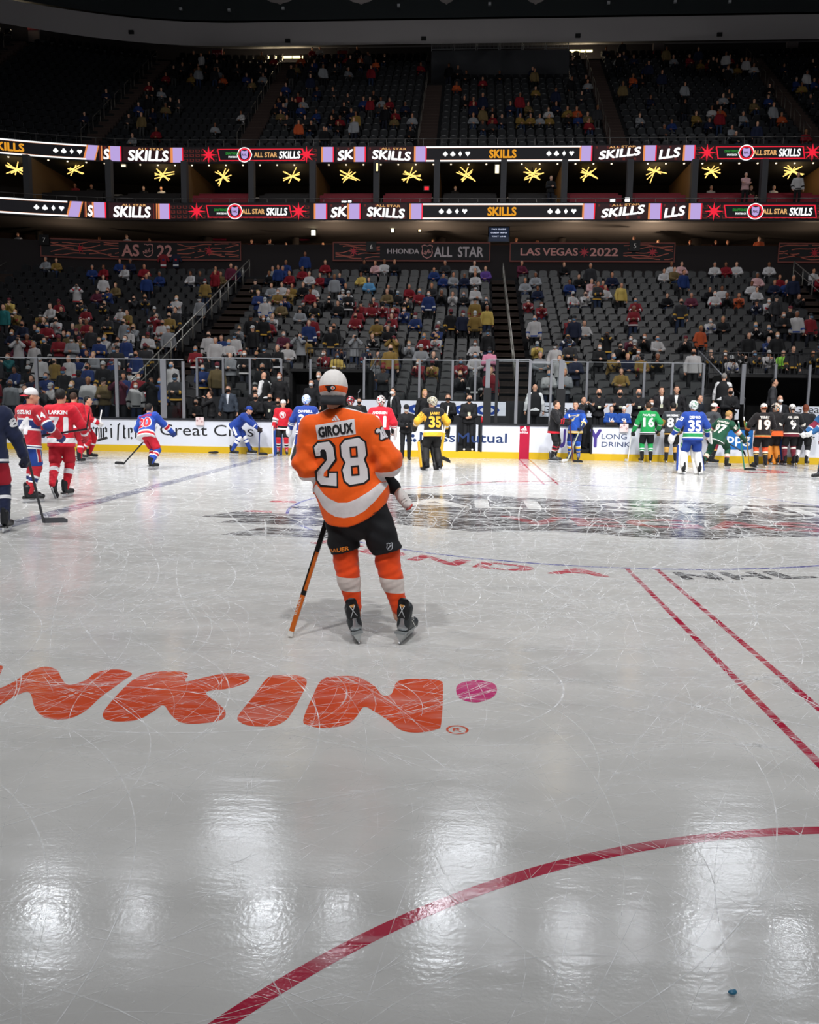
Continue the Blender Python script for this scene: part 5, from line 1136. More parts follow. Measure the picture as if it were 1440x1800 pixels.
def player(label, loc, rz, jt, shorts, sock, num='', name='', numc='#e9e9ea', outl=None, pose=None, hat=None, hair='brown', gloves=None, stick=None, goalie=None, skin=0, scale=1.0, h=.014, facing=False, hem=.17, chest=None, sleeve_num=None, numh=.27, face=False, mask=None, skates=True, gloves_bare=False, pitch={}, lacecol=None, shortstripe=None):
    P = dict(hip=(0, 0, 1.0), lean=4, aL=(.13, 0, .16), aR=(-.13, 0, .16)); P.update(pose or {}); J = skeleton(P); root = person_root('hockey_player', (loc[0], loc[1], 0), rz, label, scale)
    if gloves_bare or True:
        V, F = body_mesh(J, .013 if not goalie else .015, hands=(gloves is None), curl=.7); mesh_np('body', V, F, SKIN[skin], root)
    V, F, hm = jersey_mesh(J, h, 1.12 if goalie else 1.0, hem, .96, 1.15 if not goalie else 1.3, seed=len(label)); t = jersey_t(V, J, hm)
    jo = mesh_np('jersey', V, F, ramp_mat(jt), root, t=t); bvh = BVHTree.FromPolygons([tuple(v) for v in V], [tuple(f) for f in F])
    up, lat, fw = J['up'], J['lat'], J['fw']; back = -fw; mid = J['P']+up*.215
    ex = -lat if True else lat   # reading direction seen from behind (the figure's left is on the reader's left)
    nm = mat(numc, .6, var=.03); om = mat(outl, .6, var=.03) if outl else None
    if num: print_text(jo, bvh, num, numh, (.155 if len(num) == 1 else .30)*(numh/.27), mid+up*.0+back*.1, -lat*-1.0 if False else ex*-1.0 if False else (lat*-1.0), up, back, nm, .014, name='number', outline=.012 if outl else None, om=om)
    if name: print_text(jo, bvh, name, .065, min(.36, .052*len(name)), mid+up*.205+back*.1, lat*-1.0, up, back, nm, .003, name='name_lettering')
    if sleeve_num:
        q, tx = sleeve_num; s_, e_ = J['s'+q], J['e'+q]; ax = nrm(s_-e_); out = nrm(lat*(1 if q == 'L' else -1)+back*.8); out = nrm(out-ax*(out@ax)); print_text(jo, bvh, tx, .10, .10, s_+(e_-s_)*.42, np.cross(ax, out), ax, out, nm, .006, name='sleeve_number', outline=.005 if outl else None, om=om)
    if chest: chest(jo, bvh, J)
    V, F = shorts_mesh(J, .016, 1.0 if not goalie else 1.15); so = mesh_np('hockey_pants', V, F, mat(shorts, .8, var=.08), root)
    if shortstripe:
        bv2 = BVHTree.FromPolygons([tuple(v) for v in V], [tuple(f) for f in F]); 
        for q, sg in (('L', 1), ('R', -1)):
            a_, k_ = J['h'+q], J['k'+q]; ax = nrm(a_-k_); out = nrm(lat*sg); out = nrm(out-ax*(out@ax))
            for i, c in enumerate(shortstripe): w = .075-.022*i; decal(so, bv2, np.array([(-w, -.16), (w, -.16), (w, .16), (-w, .16)])*[.5, 1], [(0, 1, 2, 3)], mat(c, .8), 'stripe', a_+(k_-a_)*.42, np.cross(ax, out), ax, out, .003+.002*i, .04)
    for q in 'LR':
        if goalie: V, F = blend([cap(J['k'+q], J['a'+q]+(0, 0, .08), .10, .085)], .014, 0); mesh_np('pad_back', V, F, mat(goalie.get('back', goalie.get('wing', '#1c1d20')), .7), root)
        else: V, F, t = sock_mesh(J, q, .012); mesh_np('sock', V, F, ramp_mat(sock), root, t=t)
        if skates: add_skate(root, J, q, pitch=pitch.get(q, 0.0), boot=mat(lacecol, .5) if lacecol else None)
        if gloves and q not in (goalie or {}).get('nog', ''): add_glove(root, J, q, mat(gloves, .6))
    if goalie:
        for q, sg in (('L', 1), ('R', -1)):
            k, a = J['k'+q], J['a'+q]; up_ = nrm(k-a); R = frame(up_, (1, 0, 0)); R = rotz(J['toe'+q]*0+math.radians(goalie.get('padyaw', 0)))@R; f = R@np.array([0, -1., 0])
            if f@J['fw'] < 0: f = -f
            c = (k+a)/2+f*.075+up_*.03; V, F = blend([rbox(c+up_*.04, (.135, .045, .36), .04, R), rbox(c-up_*.28-f*.0, (.12, .05, .09), .04, R), rbox(k+f*.06-R[:, 0]*0, (.13, .06, .12), .05, R)], .016, .02); po = mesh_np('leg_pad', V, F, mat(goalie['pad'], .5), root)
            V, F = blend([rbox(c-f*.055+up_*.1, (.10, .03, .16), .02, R)], .016, 0); mesh_np('pad_wing', V, F, mat(goalie.get('wing', '#16171a'), .6), po)
            if goalie.get('edge'): V, F = blend([rbox(c+up_*.02+R[:, 0]*sg*.137, (.012, .05, .33), .011, R)], .014, 0); mesh_np('pad_edge', V, F, mat(goalie['edge'], .5), po)
        w, e = J['wR'], J['eR']; d = nrm(w-e); R = frame(d, (0, 1, 0)); V, F = blend([rbox(w+d*.04+np.array([-.05, 0, 0]), (.10, .025, .18), .02, R), cap(e+(w-e)*.6, w+d*.08, .06, .055)], .014, .02); mesh_np('blocker', V, F, mat(goalie['glove'], .5), root)
        w, e = J['wL'], J['eL']; d = nrm(w-e); V, F = blend([ell(w+d*.12, (.075, .12, .13)), cap(e+(w-e)*.55, w+d*.05, .07, .07), cap(w+d*.06+np.array([0, -.1, .03]), w+d*.2+np.array([0, -.12, 0]), .035, .03)], .014, .03, sub=[ell(w+d*.2+np.array([0, -.06, 0]), (.05, .08, .08))]); mesh_np('catching_glove', V, F, mat(goalie['glove'], .5), root)
    if hat == 'cap': pass
    if hair and not (hat and hat[0] == 'goal'): V, F = hair_mesh(J, .010, .04 if hair == 'red' else 0.0); mesh_np('hair', V, F, HAIRM[hair], root)
    if hat and hat[0] == 'cap': add_cap(root, J, mat(hat[1], .7), mat(hat[2], .7), hat[3], .011)
    if hat and hat[0] == 'goal': goalie_mask(root, J, painted_mask(hat[1], str(hat[1])))
    if face: face_parts(root, J, mask)
    root['_J'] = 0
    del root['_J']
    if stick:
        S = lambda p: place_world((loc[0], loc[1], 0), rz, scale, p)
        hb = S(stick['butt']); he = S(stick['heel']); tv = rotz(rz)@np.array(stick.get('toe', (1, 0, 0)), float); hockey_stick('hockey_stick', hb, he, None, stick.get('m', '#1a1b1e'), stick.get('tape', '#202123'), stick['label'], toe=tv, goalie=stick.get('goalie', False), bm=stick.get('bm', '#1a1b1e'))
    return root, J, jo, bvh
# ================================================================== the man in the orange jersey, seen from behind
HX, HY = -2.5, 5.45
def hl(px, py, Y=5.36): X, Z = at(px, py, Y); return -(X-HX), Z          # photograph point -> his own (x, z); he faces away, so x is mirrored
root = person_root('hockey_player', (HX, HY, 0), PI, 'player in orange jersey 28, black pants and backwards white cap, back to camera', 1.0)
HP = dict(hip=(.085, 0, .93), lean=1, side=10.5, twist=0, trunk=.555, sw=.205, aL=(.07, .02, .16), aR=(-.225, .02, .16), toeL=14, toeR=-34, wL=(.24, -.30, 1.14), wR=(-.12, -.36, 1.27), ehL=(.95, .35, -.5), ehR=(-.9, .35, -.55), hy=0, hp=8, khL=(.0, -1, 0), khR=(-.1, -1, 0))
HP['shL'] = (.375, .0, 1.475); HP['shR'] = (.0, .0, 1.49)
J = skeleton(HP); J['N'] = np.array([.205, .01, 1.535]); J['nk'] = np.array([.205, -.005, 1.585]); J['H'] = np.array([.240, -.025, 1.735]); J['eL'] = np.array([.42, .02, 1.215]); J['eR'] = np.array([-.145, .03, 1.255]); J['hR'] = np.array([-.035, 0, .90]); J['kR'] = np.array([-.13, -.03, .52]); J['kL'] = np.array([.115, -.03, .53]); J['hL'] = np.array([.15, 0, .89]); J['aL'] = np.array([.075, .0, .175]); J['aR'] = np.array([-.225, .0, .175])
J['C'] = np.array([.17, 0, 1.28]); J['up'] = nrm(J['N']-J['P'])
V, F = body_mesh(J, .0085, curl=.9); mesh_np('body', V, F, SKIN[0], root)
# jersey
def xz(pts, Y=5.36): a = np.array([hl(480+x/4.8, 620+y/4.8, Y) for x, y in pts]); return a[np.argsort(a[:, 0])]
TOPC = xz([(340, 1080), (378, 1132), (430, 1190), (480, 1225), (560, 1258), (640, 1256), (720, 1225), (820, 1165), (920, 1085), (960, 1050)])
BOTC = xz([(340, 1185), (385, 1250), (420, 1305), (470, 1345), (540, 1378), (610, 1385), (700, 1372), (780, 1330), (870, 1245), (945, 1150), (980, 1100)])
HEMC = xz([(340, 1200), (378, 1300), (420, 1410), (470, 1450), (560, 1462), (640, 1462), (700, 1445), (780, 1410), (860, 1360), (950, 1275), (968, 1215), (1000, 1180)])
fz = lambda A, x: np.interp(x, A[:, 0], A[:, 1])
def jd(P):
    x, y, z = P[:, 0], P[:, 1], P[:, 2]; f = .010*np.sin(x*26+z*9+.6)*np.exp(-((z-1.12)/.16)**2)
    f += .006*np.sin((x*.7+z)*44+1)*np.exp(-((z-1.2)/.14)**2)*(np.abs(x-.15) > .16)+.003*np.sin(z*40-x*22)*((x > .33) | (x < -.06))+.002*np.sin(x*60+z*22)
    f += .010*np.abs(np.sin(x*9+z*17+.4))*np.exp(-((z-1.04)/.10)**2)-.004+.006*np.abs(np.sin(z*26-x*30))*(((x > .30) | (x < -.04)) & (z > 1.18) & (z < 1.36)); f += .009*np.exp(-((x-.17-.5*(z-1.2))/.035)**2)*np.exp(-((z-1.05)/.2)**2)*0; return f
pr = [cap((.165, .0, 1.34), (.13, .0, 1.10), .225, .232, s=(1, .56)), cap((.13, .0, 1.10), (.095, .005, .98), .232, .24, s=(1, .60)), cap((.095, .005, .98), (.085, .005, .84), .235, .232, s=(1, .68)), cap((.19, 0, 1.42), (.175, .0, 1.30), .20, .22, s=(1, .54)),
      cap(J['sL']-np.array([-.01, 0, .0]), (.205, .01, 1.545), .080, .068), cap(J['sR']+np.array([-.01, 0, .0]), (.205, .01, 1.545), .080, .068), cap((.375, 0, 1.47), (.02, 0, 1.48), .082),
      cap((.385, 0, 1.45), J['eL'], .095, .082), cap((.01, 0, 1.46), J['eR'], .100, .090), cap(J['eL'], J['eL']+(J['wL']-J['eL'])*.92, .086, .066), cap(J['eR'], J['eR']+(J['wR']-J['eR'])*.92, .088, .068), ell((.425, .045, 1.20), (.062, .055, .06)), ell((-.145, .045, 1.235), (.068, .055, .06))]
V, F = blend(pr, .0085, .045, jd, cuts=[lambda P: fz(HEMC, P[..., 0])-P[..., 2], lambda P: np.where(P[..., 2] > 1.62, .02, -1.0)])
x, z, y = V[:, 0], V[:, 2], V[:, 1]
tt = .2+.2*(z-fz(BOTC, x))/(fz(TOPC, x)-fz(BOTC, x))
def armd(s, e, w): u1, d1 = seg_t(V, s, e); u2, d2 = seg_t(V, e, w); return np.where(d1 < d2, u1*.5, .5+u2*.5), np.minimum(d1, d2)
uL, dL = armd(J['sL'], J['eL'], J['wL']); uR, dR = armd(J['sR'], J['eR'], J['wR']); _, dT = seg_t(V, np.array([.085, 0, .84]), np.array([.18, 0, 1.40]))
armL = (dL < dT*.62) & (uL > .2) & (x > .315); armR = (dR < dT*.62) & (uR > .2) & (x < -.045) & (z > 1.13); tt = np.clip(tt, .05, .6)
# white cuffs: the lower forearm of each sleeve
aL = np.minimum(np.clip((x-.30)/.04, 0, 1), np.clip((dT*.64-dL)/.03, 0, 1)); aR = np.minimum(np.clip((-.03-x)/.04, 0, 1), np.clip((dT*.64-dR)/.03, 0, 1))*(z > 1.12)
armL = (aL > 0) & (uL > .2); armR = (aR > 0) & (uR > .2)
cuf = np.where(armL, np.minimum(np.clip(.7+.9*(-(z-1.165)-.35*(y-.03)), .6, .95), .6+.35*aL), tt); cuf = np.where(armR, np.minimum(np.clip(.7+.9*(-(z-1.215)-.35*(y-.03)+.18*(-.10-x)), .6, .95), .6+.35*aR), cuf)
yoke = (~armL) & (~armR) & (z > 1.40) | (z > 1.47); cuf = np.where(yoke, np.clip(.7+1.2*(-(y-.022)-.10*np.abs(x-.2)+.45*(z-1.545)), .6, .95), cuf)
OR = '#fb6214'; WH = '#e6e2e3'
jo = mesh_np('jersey', V, F, ramp_mat([(0, OR), (.2, WH), (.4, OR), (.7, WH)]), root, t=cuf); bvh = BVHTree.FromPolygons([tuple(v) for v in V], [tuple(f) for f in F])
def pxpoly(pts, sc=4.8, o=(480, 620), Y=5.36): return np.array([hl(o[0]+x/sc, o[1]+y/sc, Y) for x, y in pts])
def inset(P, d):
    """move every edge of a closed outline inwards by d"""
    n = len(P); A = sum(P[i][0]*P[(i+1) % n][1]-P[(i+1) % n][0]*P[i][1] for i in range(n)); s = 1 if A > 0 else -1; out = []
    for i in range(n):
        a, b, c = P[i-1], P[i], P[(i+1) % n]; u = (b-a)/np.linalg.norm(b-a); v = (c-b)/np.linalg.norm(c-b); n1 = np.array([-u[1], u[0]])*s; n2 = np.array([-v[1], v[0]])*s; k = 1+n1@n2; out.append(b+(n1+n2)*d/max(k, .35))
    return np.array(out)
DN = (0, 1, 0)
from mathutils.geometry import tessellate_polygon
def hd(P, m, name, off, parent=None, bv=None, maxe=.02): return decal(parent or jo, bv or bvh, P, [tuple(f) for f in tessellate_polygon([[Vector((q[0], q[1], 0)) for q in P]])], m, name, (0, 0, 0), (1, 0, 0), (0, 0, 1), DN, off, maxe, 1.0)
BK = mat('#141216', .6, var=.05); WT = mat('#e2dfe2', .6, var=.03); ORM = mat(OR, .7, var=.05)
TWO = [(335, 790), (372, 748), (487, 733), (532, 778), (548, 903), (475, 998), (556, 996), (564, 1134), (398, 1130), (356, 1080), (355, 1000), (442, 904), (420, 884), (352, 892)]
TWOW = [(350, 800), (380, 762), (478, 748), (515, 795), (530, 895), (452, 1000), (447, 1052), (476, 1052), (480, 1012), (544, 1010), (549, 1118), (405, 1113), (371, 1070), (373, 1010), (462, 903), (455, 835), (440, 815), (415, 815), (402, 830), (404, 868), (364, 873)]
EIGHT = [(565, 775), (605, 722), (730, 699), (790, 750), (802, 862), (784, 900), (812, 975), (822, 1068), (778, 1105), (658, 1124), (606, 1082), (580, 985), (604, 925), (574, 872)]
for P, nm in ((TWO, 'number_two'), (EIGHT, 'number_eight')):
    Q = pxpoly(P); hd(Q, BK, nm+'_outline', .003); hd(pxpoly(TWOW) if nm == 'number_two' else inset(Q, .012), WT, nm, .0055)
hd(pxpoly([(430, 1040), (434, 1012), (462, 982), (464, 1040)]), ORM, 'number_opening', .008)
for a in ([(651, 792), (716, 786), (722, 878), (660, 882)], [(664, 952), (730, 946), (738, 1030), (672, 1034)]): Q = pxpoly(a); hd(Q, BK, 'number_opening_outline', .008); hd(inset(Q, .0115), ORM, 'number_opening', .010)
PL = pxpoly([(360, 612), (686, 557), (702, 686), (378, 734)]); pl = hd(PL, WT, 'name_plate', .003)
V2, F2, w0 = text_geo('GIROUX'); u = (V2[:, 0]/w0)*.88+.06; v = .16+.68*V2[:, 1]; Q = PL[3]+np.outer(u, PL[2]-PL[3])+np.outer(v, PL[0]-PL[3]); Q, F2 = fat(Q, F2, .0035, 6)
decal(jo, bvh, Q, F2, BK, 'name_lettering', (0, 0, 0), (1, 0, 0), (0, 0, 1), DN, .006, .03, 1.0)
for a in ([(497, 568), (506, 556), (518, 572), (512, 573)], [(508, 550), (520, 540), (542, 570), (526, 571)], [(523, 532), (534, 524), (565, 566), (548, 568)]): hd(pxpoly(a), WT, 'maker_logo', .003)
hd(pxpoly([(500, 574), (566, 566), (567, 569), (501, 577)]), WT, 'maker_logo', .003)
# hem tag and the sleeve numeral
hd(pxpoly([(848, 1352), (874, 1336), (882, 1358), (856, 1372)]), BK, 'hem_tag', .003); hd(pxpoly([(857, 1352), (871, 1345), (874, 1358), (862, 1364)]), WT, 'hem_tag_emblem', .005)
SN = [(940, 600), (970, 596), (1005, 625), (1018, 668), (1000, 690), (1030, 700), (1028, 722), (985, 726), (972, 706), (992, 668), (975, 640), (960, 640), (945, 632)]
sx_ = J['sR']+(J['eR']-J['sR'])*.34; ax_ = nrm(J['sR']-J['eR']); on_ = np.array([-.80, .60, 0]); on_ = nrm(on_-ax_*(on_@ax_)); print_text(jo, bvh, '28', .07, .08, sx_, np.cross(ax_, on_), ax_, on_, WT, .006, name='sleeve_number', outline=.008, om=BK)
# pants
pr = [cap((.085, 0, 1.0), (.09, 0, .90), .20, .20, s=(1, .7)), cap((.185, 0, .90), (.160, -.01, .64), .118, .104), cap((-.03, 0, .90), (-.135, -.01, .64), .122, .106)]
def pc(P): # slanted leg openings
    return np.where(P[..., 0] > .03, (.605+.28*(.235-P[..., 0])*1.0)-P[..., 2], (.60+.28*(-P[..., 0]-.02))-P[..., 2])
V, F = blend(pr, .0095, .012, lambda P: .005*np.sin(P[:, 0]*24+P[:, 2]*30)+.004*np.sin(P[:, 2]*60-P[:, 0]*30), cuts=[pc]); po = mesh_np('hockey_pants', V, F, mat('#0f1116', .75, var=.15), root); bp = BVHTree.FromPolygons([tuple(v) for v in V], [tuple(f) for f in F])
GO = mat('#e5862a', .5, var=.03); a0, a1 = hl(578, 973), hl(613, 967); c_ = np.array([(a0[0]+a1[0])/2, 0, (a0[1]+a1[1])/2]); V2, F2, w0 = text_geo('BAUER', space=1.0); s_ = (a0[0]-a1[0])/w0; Q = np.stack([a0[0]-V2[:, 0]*s_, a0[1]+V2[:, 1]*.028+(V2[:, 0]/w0)*(a1[1]-a0[1])], 1); Q, F2 = fat(Q, F2, .0015, 4); decal(po, bp, Q, F2, GO, 'maker_lettering', (0, 0, 0), (1, 0, 0), (0, 0, 1), DN, .003, .02, 1.0)
SH = [(0, -.5), (.3, -.36), (.42, -.1), (.36, .2), (.42, .42), (.2, .5), (0, .42), (-.2, .5), (-.42, .42), (-.36, .2), (-.42, -.1), (-.3, -.36)]
cx_, cz_ = hl(685, 961); Q = np.array([(cx_+a*.05, cz_+c*.055) for a, c in SH]); SIL = mat('#a9adb4', .5); hd(Q, SIL, 'league_shield', .003, po, bp); hd(inset(Q, .005), BK, 'league_shield_field', .005, po, bp); hd(np.array([(cx_+.014, cz_-.012), (cx_+.006, cz_-.014), (cx_-.014, cz_+.012), (cx_-.006, cz_+.014)]), SIL, 'league_shield_bar', .0065, po, bp)
# socks
for q, (k, a) in (('L', ((.152, -.02, .56), (.088, .0, .235))), ('R', ((-.140, -.02, .56), (-.228, .0, .235)))):
    k, a = np.array(k), np.array(a); V, F = blend([cap(k+(0, 0, .06), k, .088, .083), cap(k, k+(a-k)*.45, .084, .075), cap(k+(a-k)*.45, a, .074, .052), ell(k+(a-k)*.3+(0, .02, 0), (.078, .07, .11))], .0085, .02, lambda P: .003*np.sin(P[:, 2]*75+P[:, 0]*35)*np.exp(-((P[:, 2]-.50)/.05)**2)+.0012*np.sin(P[:, 2]*130+P[:, 0]*50+P[:, 1]*30))
    t = np.clip((.72-V[:, 2]+.06*(V[:, 0]-k[0]))/.60, 0, 1); mesh_np('sock', V, F, ramp_mat([(0, '#ea4a14'), (.435, '#ddd2cc'), (.605, '#ea4a14')]), root, t=t)
# skates, at close range
def hero_skate(ax, ay, yaw, rollr):
    e = empty('skate', (ax, ay, 0)); e.parent = root; e.rotation_euler = (0, rollr, yaw)
    G = mat('#2b3034', .45, var=.1); V, F = blend([cap((0, .03, .145), (0, .015, .245), .046, .050), cap((0, .03, .125), (0, -.15, .098), .047, .038, s=(.95, 1)), ell((0, -.18, .10), (.043, .05, .036)), cap((0, .045, .12), (0, .05, .17), .036, .034)], .007, .022); mesh_np('boot', V, F, G, e)
    V, F = blend([cap((0, .072, .20), (0, .085, .305), .028, .030, s=(1.35, .42)), cap((0, .06, .20), (0, .06, .235), .045, .05, s=(1, .5))], .006, .02); tg = mesh_np('tendon_guard', V, F, mat('#101216', .4), e); sv = mat('#cfd2d6', .35, .3)
    b = MB(); 
    for s in (-1, 1): b.bar((s*.022, .112, .205), (-s*.018, .112, .285), .0028, sv, 5)
    b.poly([(-.017, .1145, .292), (.017, .1145, .292), (.006, .1145, .272), (-.006, .1145, .272)], mat('#d59a55', .4)); b.build('guard_mark', tg)
    V, F = blend([cap((0, .078, .125), (0, .075, .185), .02, .016, s=(1.2, .6)), ell((0, .068, .115), (.04, .02, .024))], .006, .01); mesh_np('heel_shell', V, F, mat('#b4b8bb', .22, .7), e)
    b = MB(); 
    def side(pts, t1, t0, m):
        n = len(pts); zz = [p[1] for p in pts]; z0, z1 = min(zz), max(zz); V = []
        for sg in (-1, 1): V += [(sg*(t0+(t1-t0)*(z-z0)/(z1-z0+1e-9)), y, z) for y, z in pts]
        b.add(V, [tuple(range(n)), tuple(range(2*n-1, n-1, -1))]+[(k, n+k, n+(k+1) % n, (k+1) % n) for k in range(n)], m)
    side([(.09, .02), (.115, .085), (.03, .088), (.005, .05), (-.05, .045), (-.08, .072), (-.19, .07), (-.205, .02)], .033, .006, mat('#c9cccc', .18, .1, spec=.7)); side([(.118, .082), (.12, .098), (-.21, .078), (-.2, .066)], .040, .038, mat('#8f9496', .3, .3)); b.build('blade_holder', e)
    b = MB(); b.add([(sx*.0022, y, z) for sx in (-1, 1) for y, z in ((-.235, .02), (-.21, .003), (-.15, 0), (.06, 0), (.10, .003), (.118, .018), (.11, .026), (-.22, .026))], [tuple(range(8)), tuple(range(15, 7, -1))]+[(k, 8+k, 8+(k+1) % 8, (k+1) % 8) for k in range(8)], mat('#babdc1', .2, .9)); b.build('steel_blade', e)
    b = MB(); ws = mat('#d7d7d2', .8)
    for k in range(6): z = .135+.02*k; b.bar((-.03, -.035-.016*(5-k), z), (.03, -.035-.016*(5-k), z+.006), .003, ws, 5)
    b.bar((.045, .0, .235), (-.045, .01, .235), .006, ws, 5); b.bar((-.04, -.03, .15), (-.06, -.06, .10), .003, ws, 4); b.build('laces', e)
hero_skate(.058, .02, math.radians(14), math.radians(11)); hero_skate(-.262, .0, math.radians(-13), math.radians(-4))
# backwards cap
R = hframe(J); H = J['H']; g = lambda x, y, z: H+R@np.array([x, y, z])
V, F = blend([ell(g(0, .01, .03), (.090, .108, .103), R), ell(g(0, .03, .0), (.089, .095, .09), R)], .006, .04, lambda P: .0012*np.sin(P[:, 0]*200), cuts=[lambda P: -((P-g(0, 0, -.060))@J['hu'])-.0*((P-H)@J['hf'])])
zz = (V-H)@J['hu']; t = np.clip((zz+.06)/.22, 0, 1); cp = mesh_np('cap', V, F, ramp_mat([(0, '#e9e5e2'), (.13, OR), (.31, '#e9e5e2')]), root, t=t); bc = BVHTree.FromPolygons([tuple(v) for v in V], [tuple(f) for f in F])
b = MB(); n = 20; vv = []
for k in range(n+1):
    a = PI*k/n; c, s = math.cos(a), math.sin(a); vv += [g(.089*c, .03+.073*s, -.056), g(.078*c, .03+.115*s**.7, -.112-.010*s), g(.076*c, .026+.110*s**.7, -.115-.010*s), g(.085*c, .03+.068*s, -.060)]
Fb = [(4*k+i, 4*k+(i+1) % 4, 4*k+4+(i+1) % 4, 4*k+4+i) for k in range(n) for i in range(4)]; b.add(vv, Fb, mat('#26282d', .75), None, True); b.build('cap_brim', cp)
b = MB(); b.bar(g(0, .01, .146), g(0, .01, .152), .012, mat('#e9e5e2', .7), 10); b.build('cap_button', cp)
def capd(pts, m, nm, off): Q = np.array([hl(480+x/4.8, 620+y/4.8, 5.36) for x, y in pts]); decal(cp, bc, Q, [tuple(range(len(Q)))], m, nm, (0, 0, 0), (1, 0, 0), (0, 0, 1), DN, off, .015, 1.0)
capd([(440, 279), (480, 276), (500, 272), (522, 276), (534, 290), (532, 306), (518, 318), (498, 320), (484, 330), (480, 338), (468, 334), (472, 322), (458, 316), (462, 308), (450, 302), (454, 294), (443, 290)], BK, 'cap_emblem', .003)
capd([(493, 285), (506, 281), (519, 285), (526, 297), (520, 309), (506, 313), (495, 309), (490, 298)], WT, 'cap_emblem_ring', .0045); capd([(501, 291), (509, 289), (516, 295), (514, 303), (505, 305), (500, 299)], ORM, 'cap_emblem_dot', .006)
b = MB(); b.build  # hair under the cap edge
V, F = blend([ell(g(0, .02, -.055), (.080, .082, .07), R)], .007, 0, cuts=[lambda P: (P-g(0, 0, -.03))@J['hu'], lambda P: (P-H)@J['hf']+.005, lambda P: -((P-g(0, 0, -.10))@J['hu'])]); mesh_np('hair', V, F, HAIRM['brown'], root)
# undershirt collar
V, F = blend([cap((.205, .0, 1.57), (.21, -.005, 1.60), .076, .062)], .008, 0); mesh_np('undershirt_collar', V, F, BK, root)
# his stick, butt end down on the ice
P0 = np.array([*gnd(510, 1121), .012]); X1_, Z1_ = at(568, 935, 5.62); P1 = np.array([X1_, 5.62, Z1_]); d = nrm(P1-P0); L = 1.52
st = empty('hockey_stick', tuple(P0), 0, 'black and orange hockey stick held upside down by the orange 28 player', 'hockey stick')
R_ = frame(d, (1, 0, 0))
def seg(a, c, w, m, nm, par=None): V = [d*q+R_@np.array([i*w, j*w*.7, 0]) for q in (a, c) for i, j in ((-1, -1), (1, -1), (1, 1), (-1, 1))]; return MB().add(V, [(0, 1, 2, 3), (7, 6, 5, 4), (0, 4, 5, 1), (1, 5, 6, 2), (2, 6, 7, 3), (3, 7, 4, 0)], m).build(nm, par or st)
seg(0, .035, .019, mat('#d8d5d0', .8), 'butt_tape'); sh_ = seg(.035, L, .0165, mat('#c2611d', .35, var=.1), 'shaft')
seg(.30, .335, .0170, mat('#17140f', .4), 'shaft_band', sh_); seg(.62, L, .0171, mat('#15130f', .4), 'shaft_black_end', sh_)
V = [d*q+R_@np.array([i, j, 0]) for q in (.335, .62) for i, j in ((-.0172, -.0125), (-.006, -.0125), (-.006, .0125), (-.0172, .0125))]; MB().add(V, [(0, 1, 2, 3), (7, 6, 5, 4), (0, 4, 5, 1), (1, 5, 6, 2), (2, 6, 7, 3), (3, 7, 4, 0)], mat('#17140f', .4)).build('shaft_edge', sh_)
nrmv = R_@np.array([0, 1, 0]); nrmv = nrmv if nrmv[1] < 0 else -nrmv; b = MB(); text3(b, 'BAUER', d*.22+nrmv*.0135, d, np.cross(nrmv, d), .016, .13, mat('#e8e0d6', .6), 0); b.build('maker_lettering', sh_)
e_ = d*L; b = MB(); 
for k in range(6):
    u0, u1 = k/6, (k+1)/6; f = lambda u: e_+np.array([.25*u, .06+.02*u, -.02*u]); a_, c_ = f(u0), f(u1); n_ = np.array([0, .006, 0]); w_ = np.array([0, 0, .036]); b.add([a_-w_-n_, c_-w_-n_, c_+w_-n_, a_+w_-n_, a_-w_+n_, c_-w_+n_, c_+w_+n_, a_+w_+n_], [(0, 1, 2, 3), (7, 6, 5, 4), (0, 4, 5, 1), (3, 2, 6, 7)], mat('#1b1b1d', .8))
b.build('blade', st)
# the small child he carries: torso hidden in front of him, one leg hanging out on the right
kr = person_root('child', (0, 0, 0), 0, 'small child in black trousers and white shoes, carried by the orange 28 player', 1.0)
def wp(px, py, Y): X, Z = at(px, py, Y); return np.array([X, Y, Z])
hipc = np.array([-2.52, 5.74, 1.10]); kn = wp(676, 842, 5.62); an = wp(702, 866, 5.56); kn2 = hipc+[.03, .14, -.16]; an2 = kn2+[-.02, .05, -.18]; ch = hipc+[-.12, .02, .18]; hd_ = ch+[-.05, .05, .18]
pr = [cap(hipc, ch, .085, .08, s=(1, .8)), cap(ch, ch+[0, 0, .10], .045, .035), ell(hd_, (.075, .085, .095)), cap(hipc+[.05, 0, 0], kn, .055, .045), cap(kn, an, .045, .028), cap(hipc-[.05, 0, 0], kn2, .055, .042), cap(kn2, an2, .042, .028), cap(an, an+nrm([.1, -.05, -.25])*.05, .026, .03), cap(ch+[-.09, 0, .04], ch+[-.13, .1, -.06], .03, .026), cap(ch+[-.13, .1, -.06], ch+[-.03, .16, -.02], .026, .02), cap(ch+[.09, .02, .04], ch+[.12, .12, -.06], .03, .026), cap(ch+[.12, .12, -.06], ch+[.03, .17, -.02], .026, .02)]
pr += hand_prims(ch+[-.03, .16, -.02], (1, .4, .2), (0, -1, 0), 1, .5, .6)+hand_prims(ch+[.03, .17, -.02], (-1, .4, .2), (0, -1, 0), -1, .5, .6)
V, F = blend(pr, .008, .015); mesh_np('body', V, F, SKIN[3], kr)
V, F = blend([cap(hipc+[0, 0, .06], hipc, .10, .105, s=(1, .85)), cap(hipc+[.05, 0, 0], kn, .075, .062), cap(kn, kn+(an-kn)*.55, .062, .05), cap(kn+(an-kn)*.55, kn+(an-kn)*.68, .048, .044), cap(hipc-[.05, 0, 0], kn2, .07, .055), cap(kn2, kn2+(an2-kn2)*.75, .055, .045)], .008, .02); mesh_np('trousers', V, F, mat('#14151a', .8, var=.1), kr)
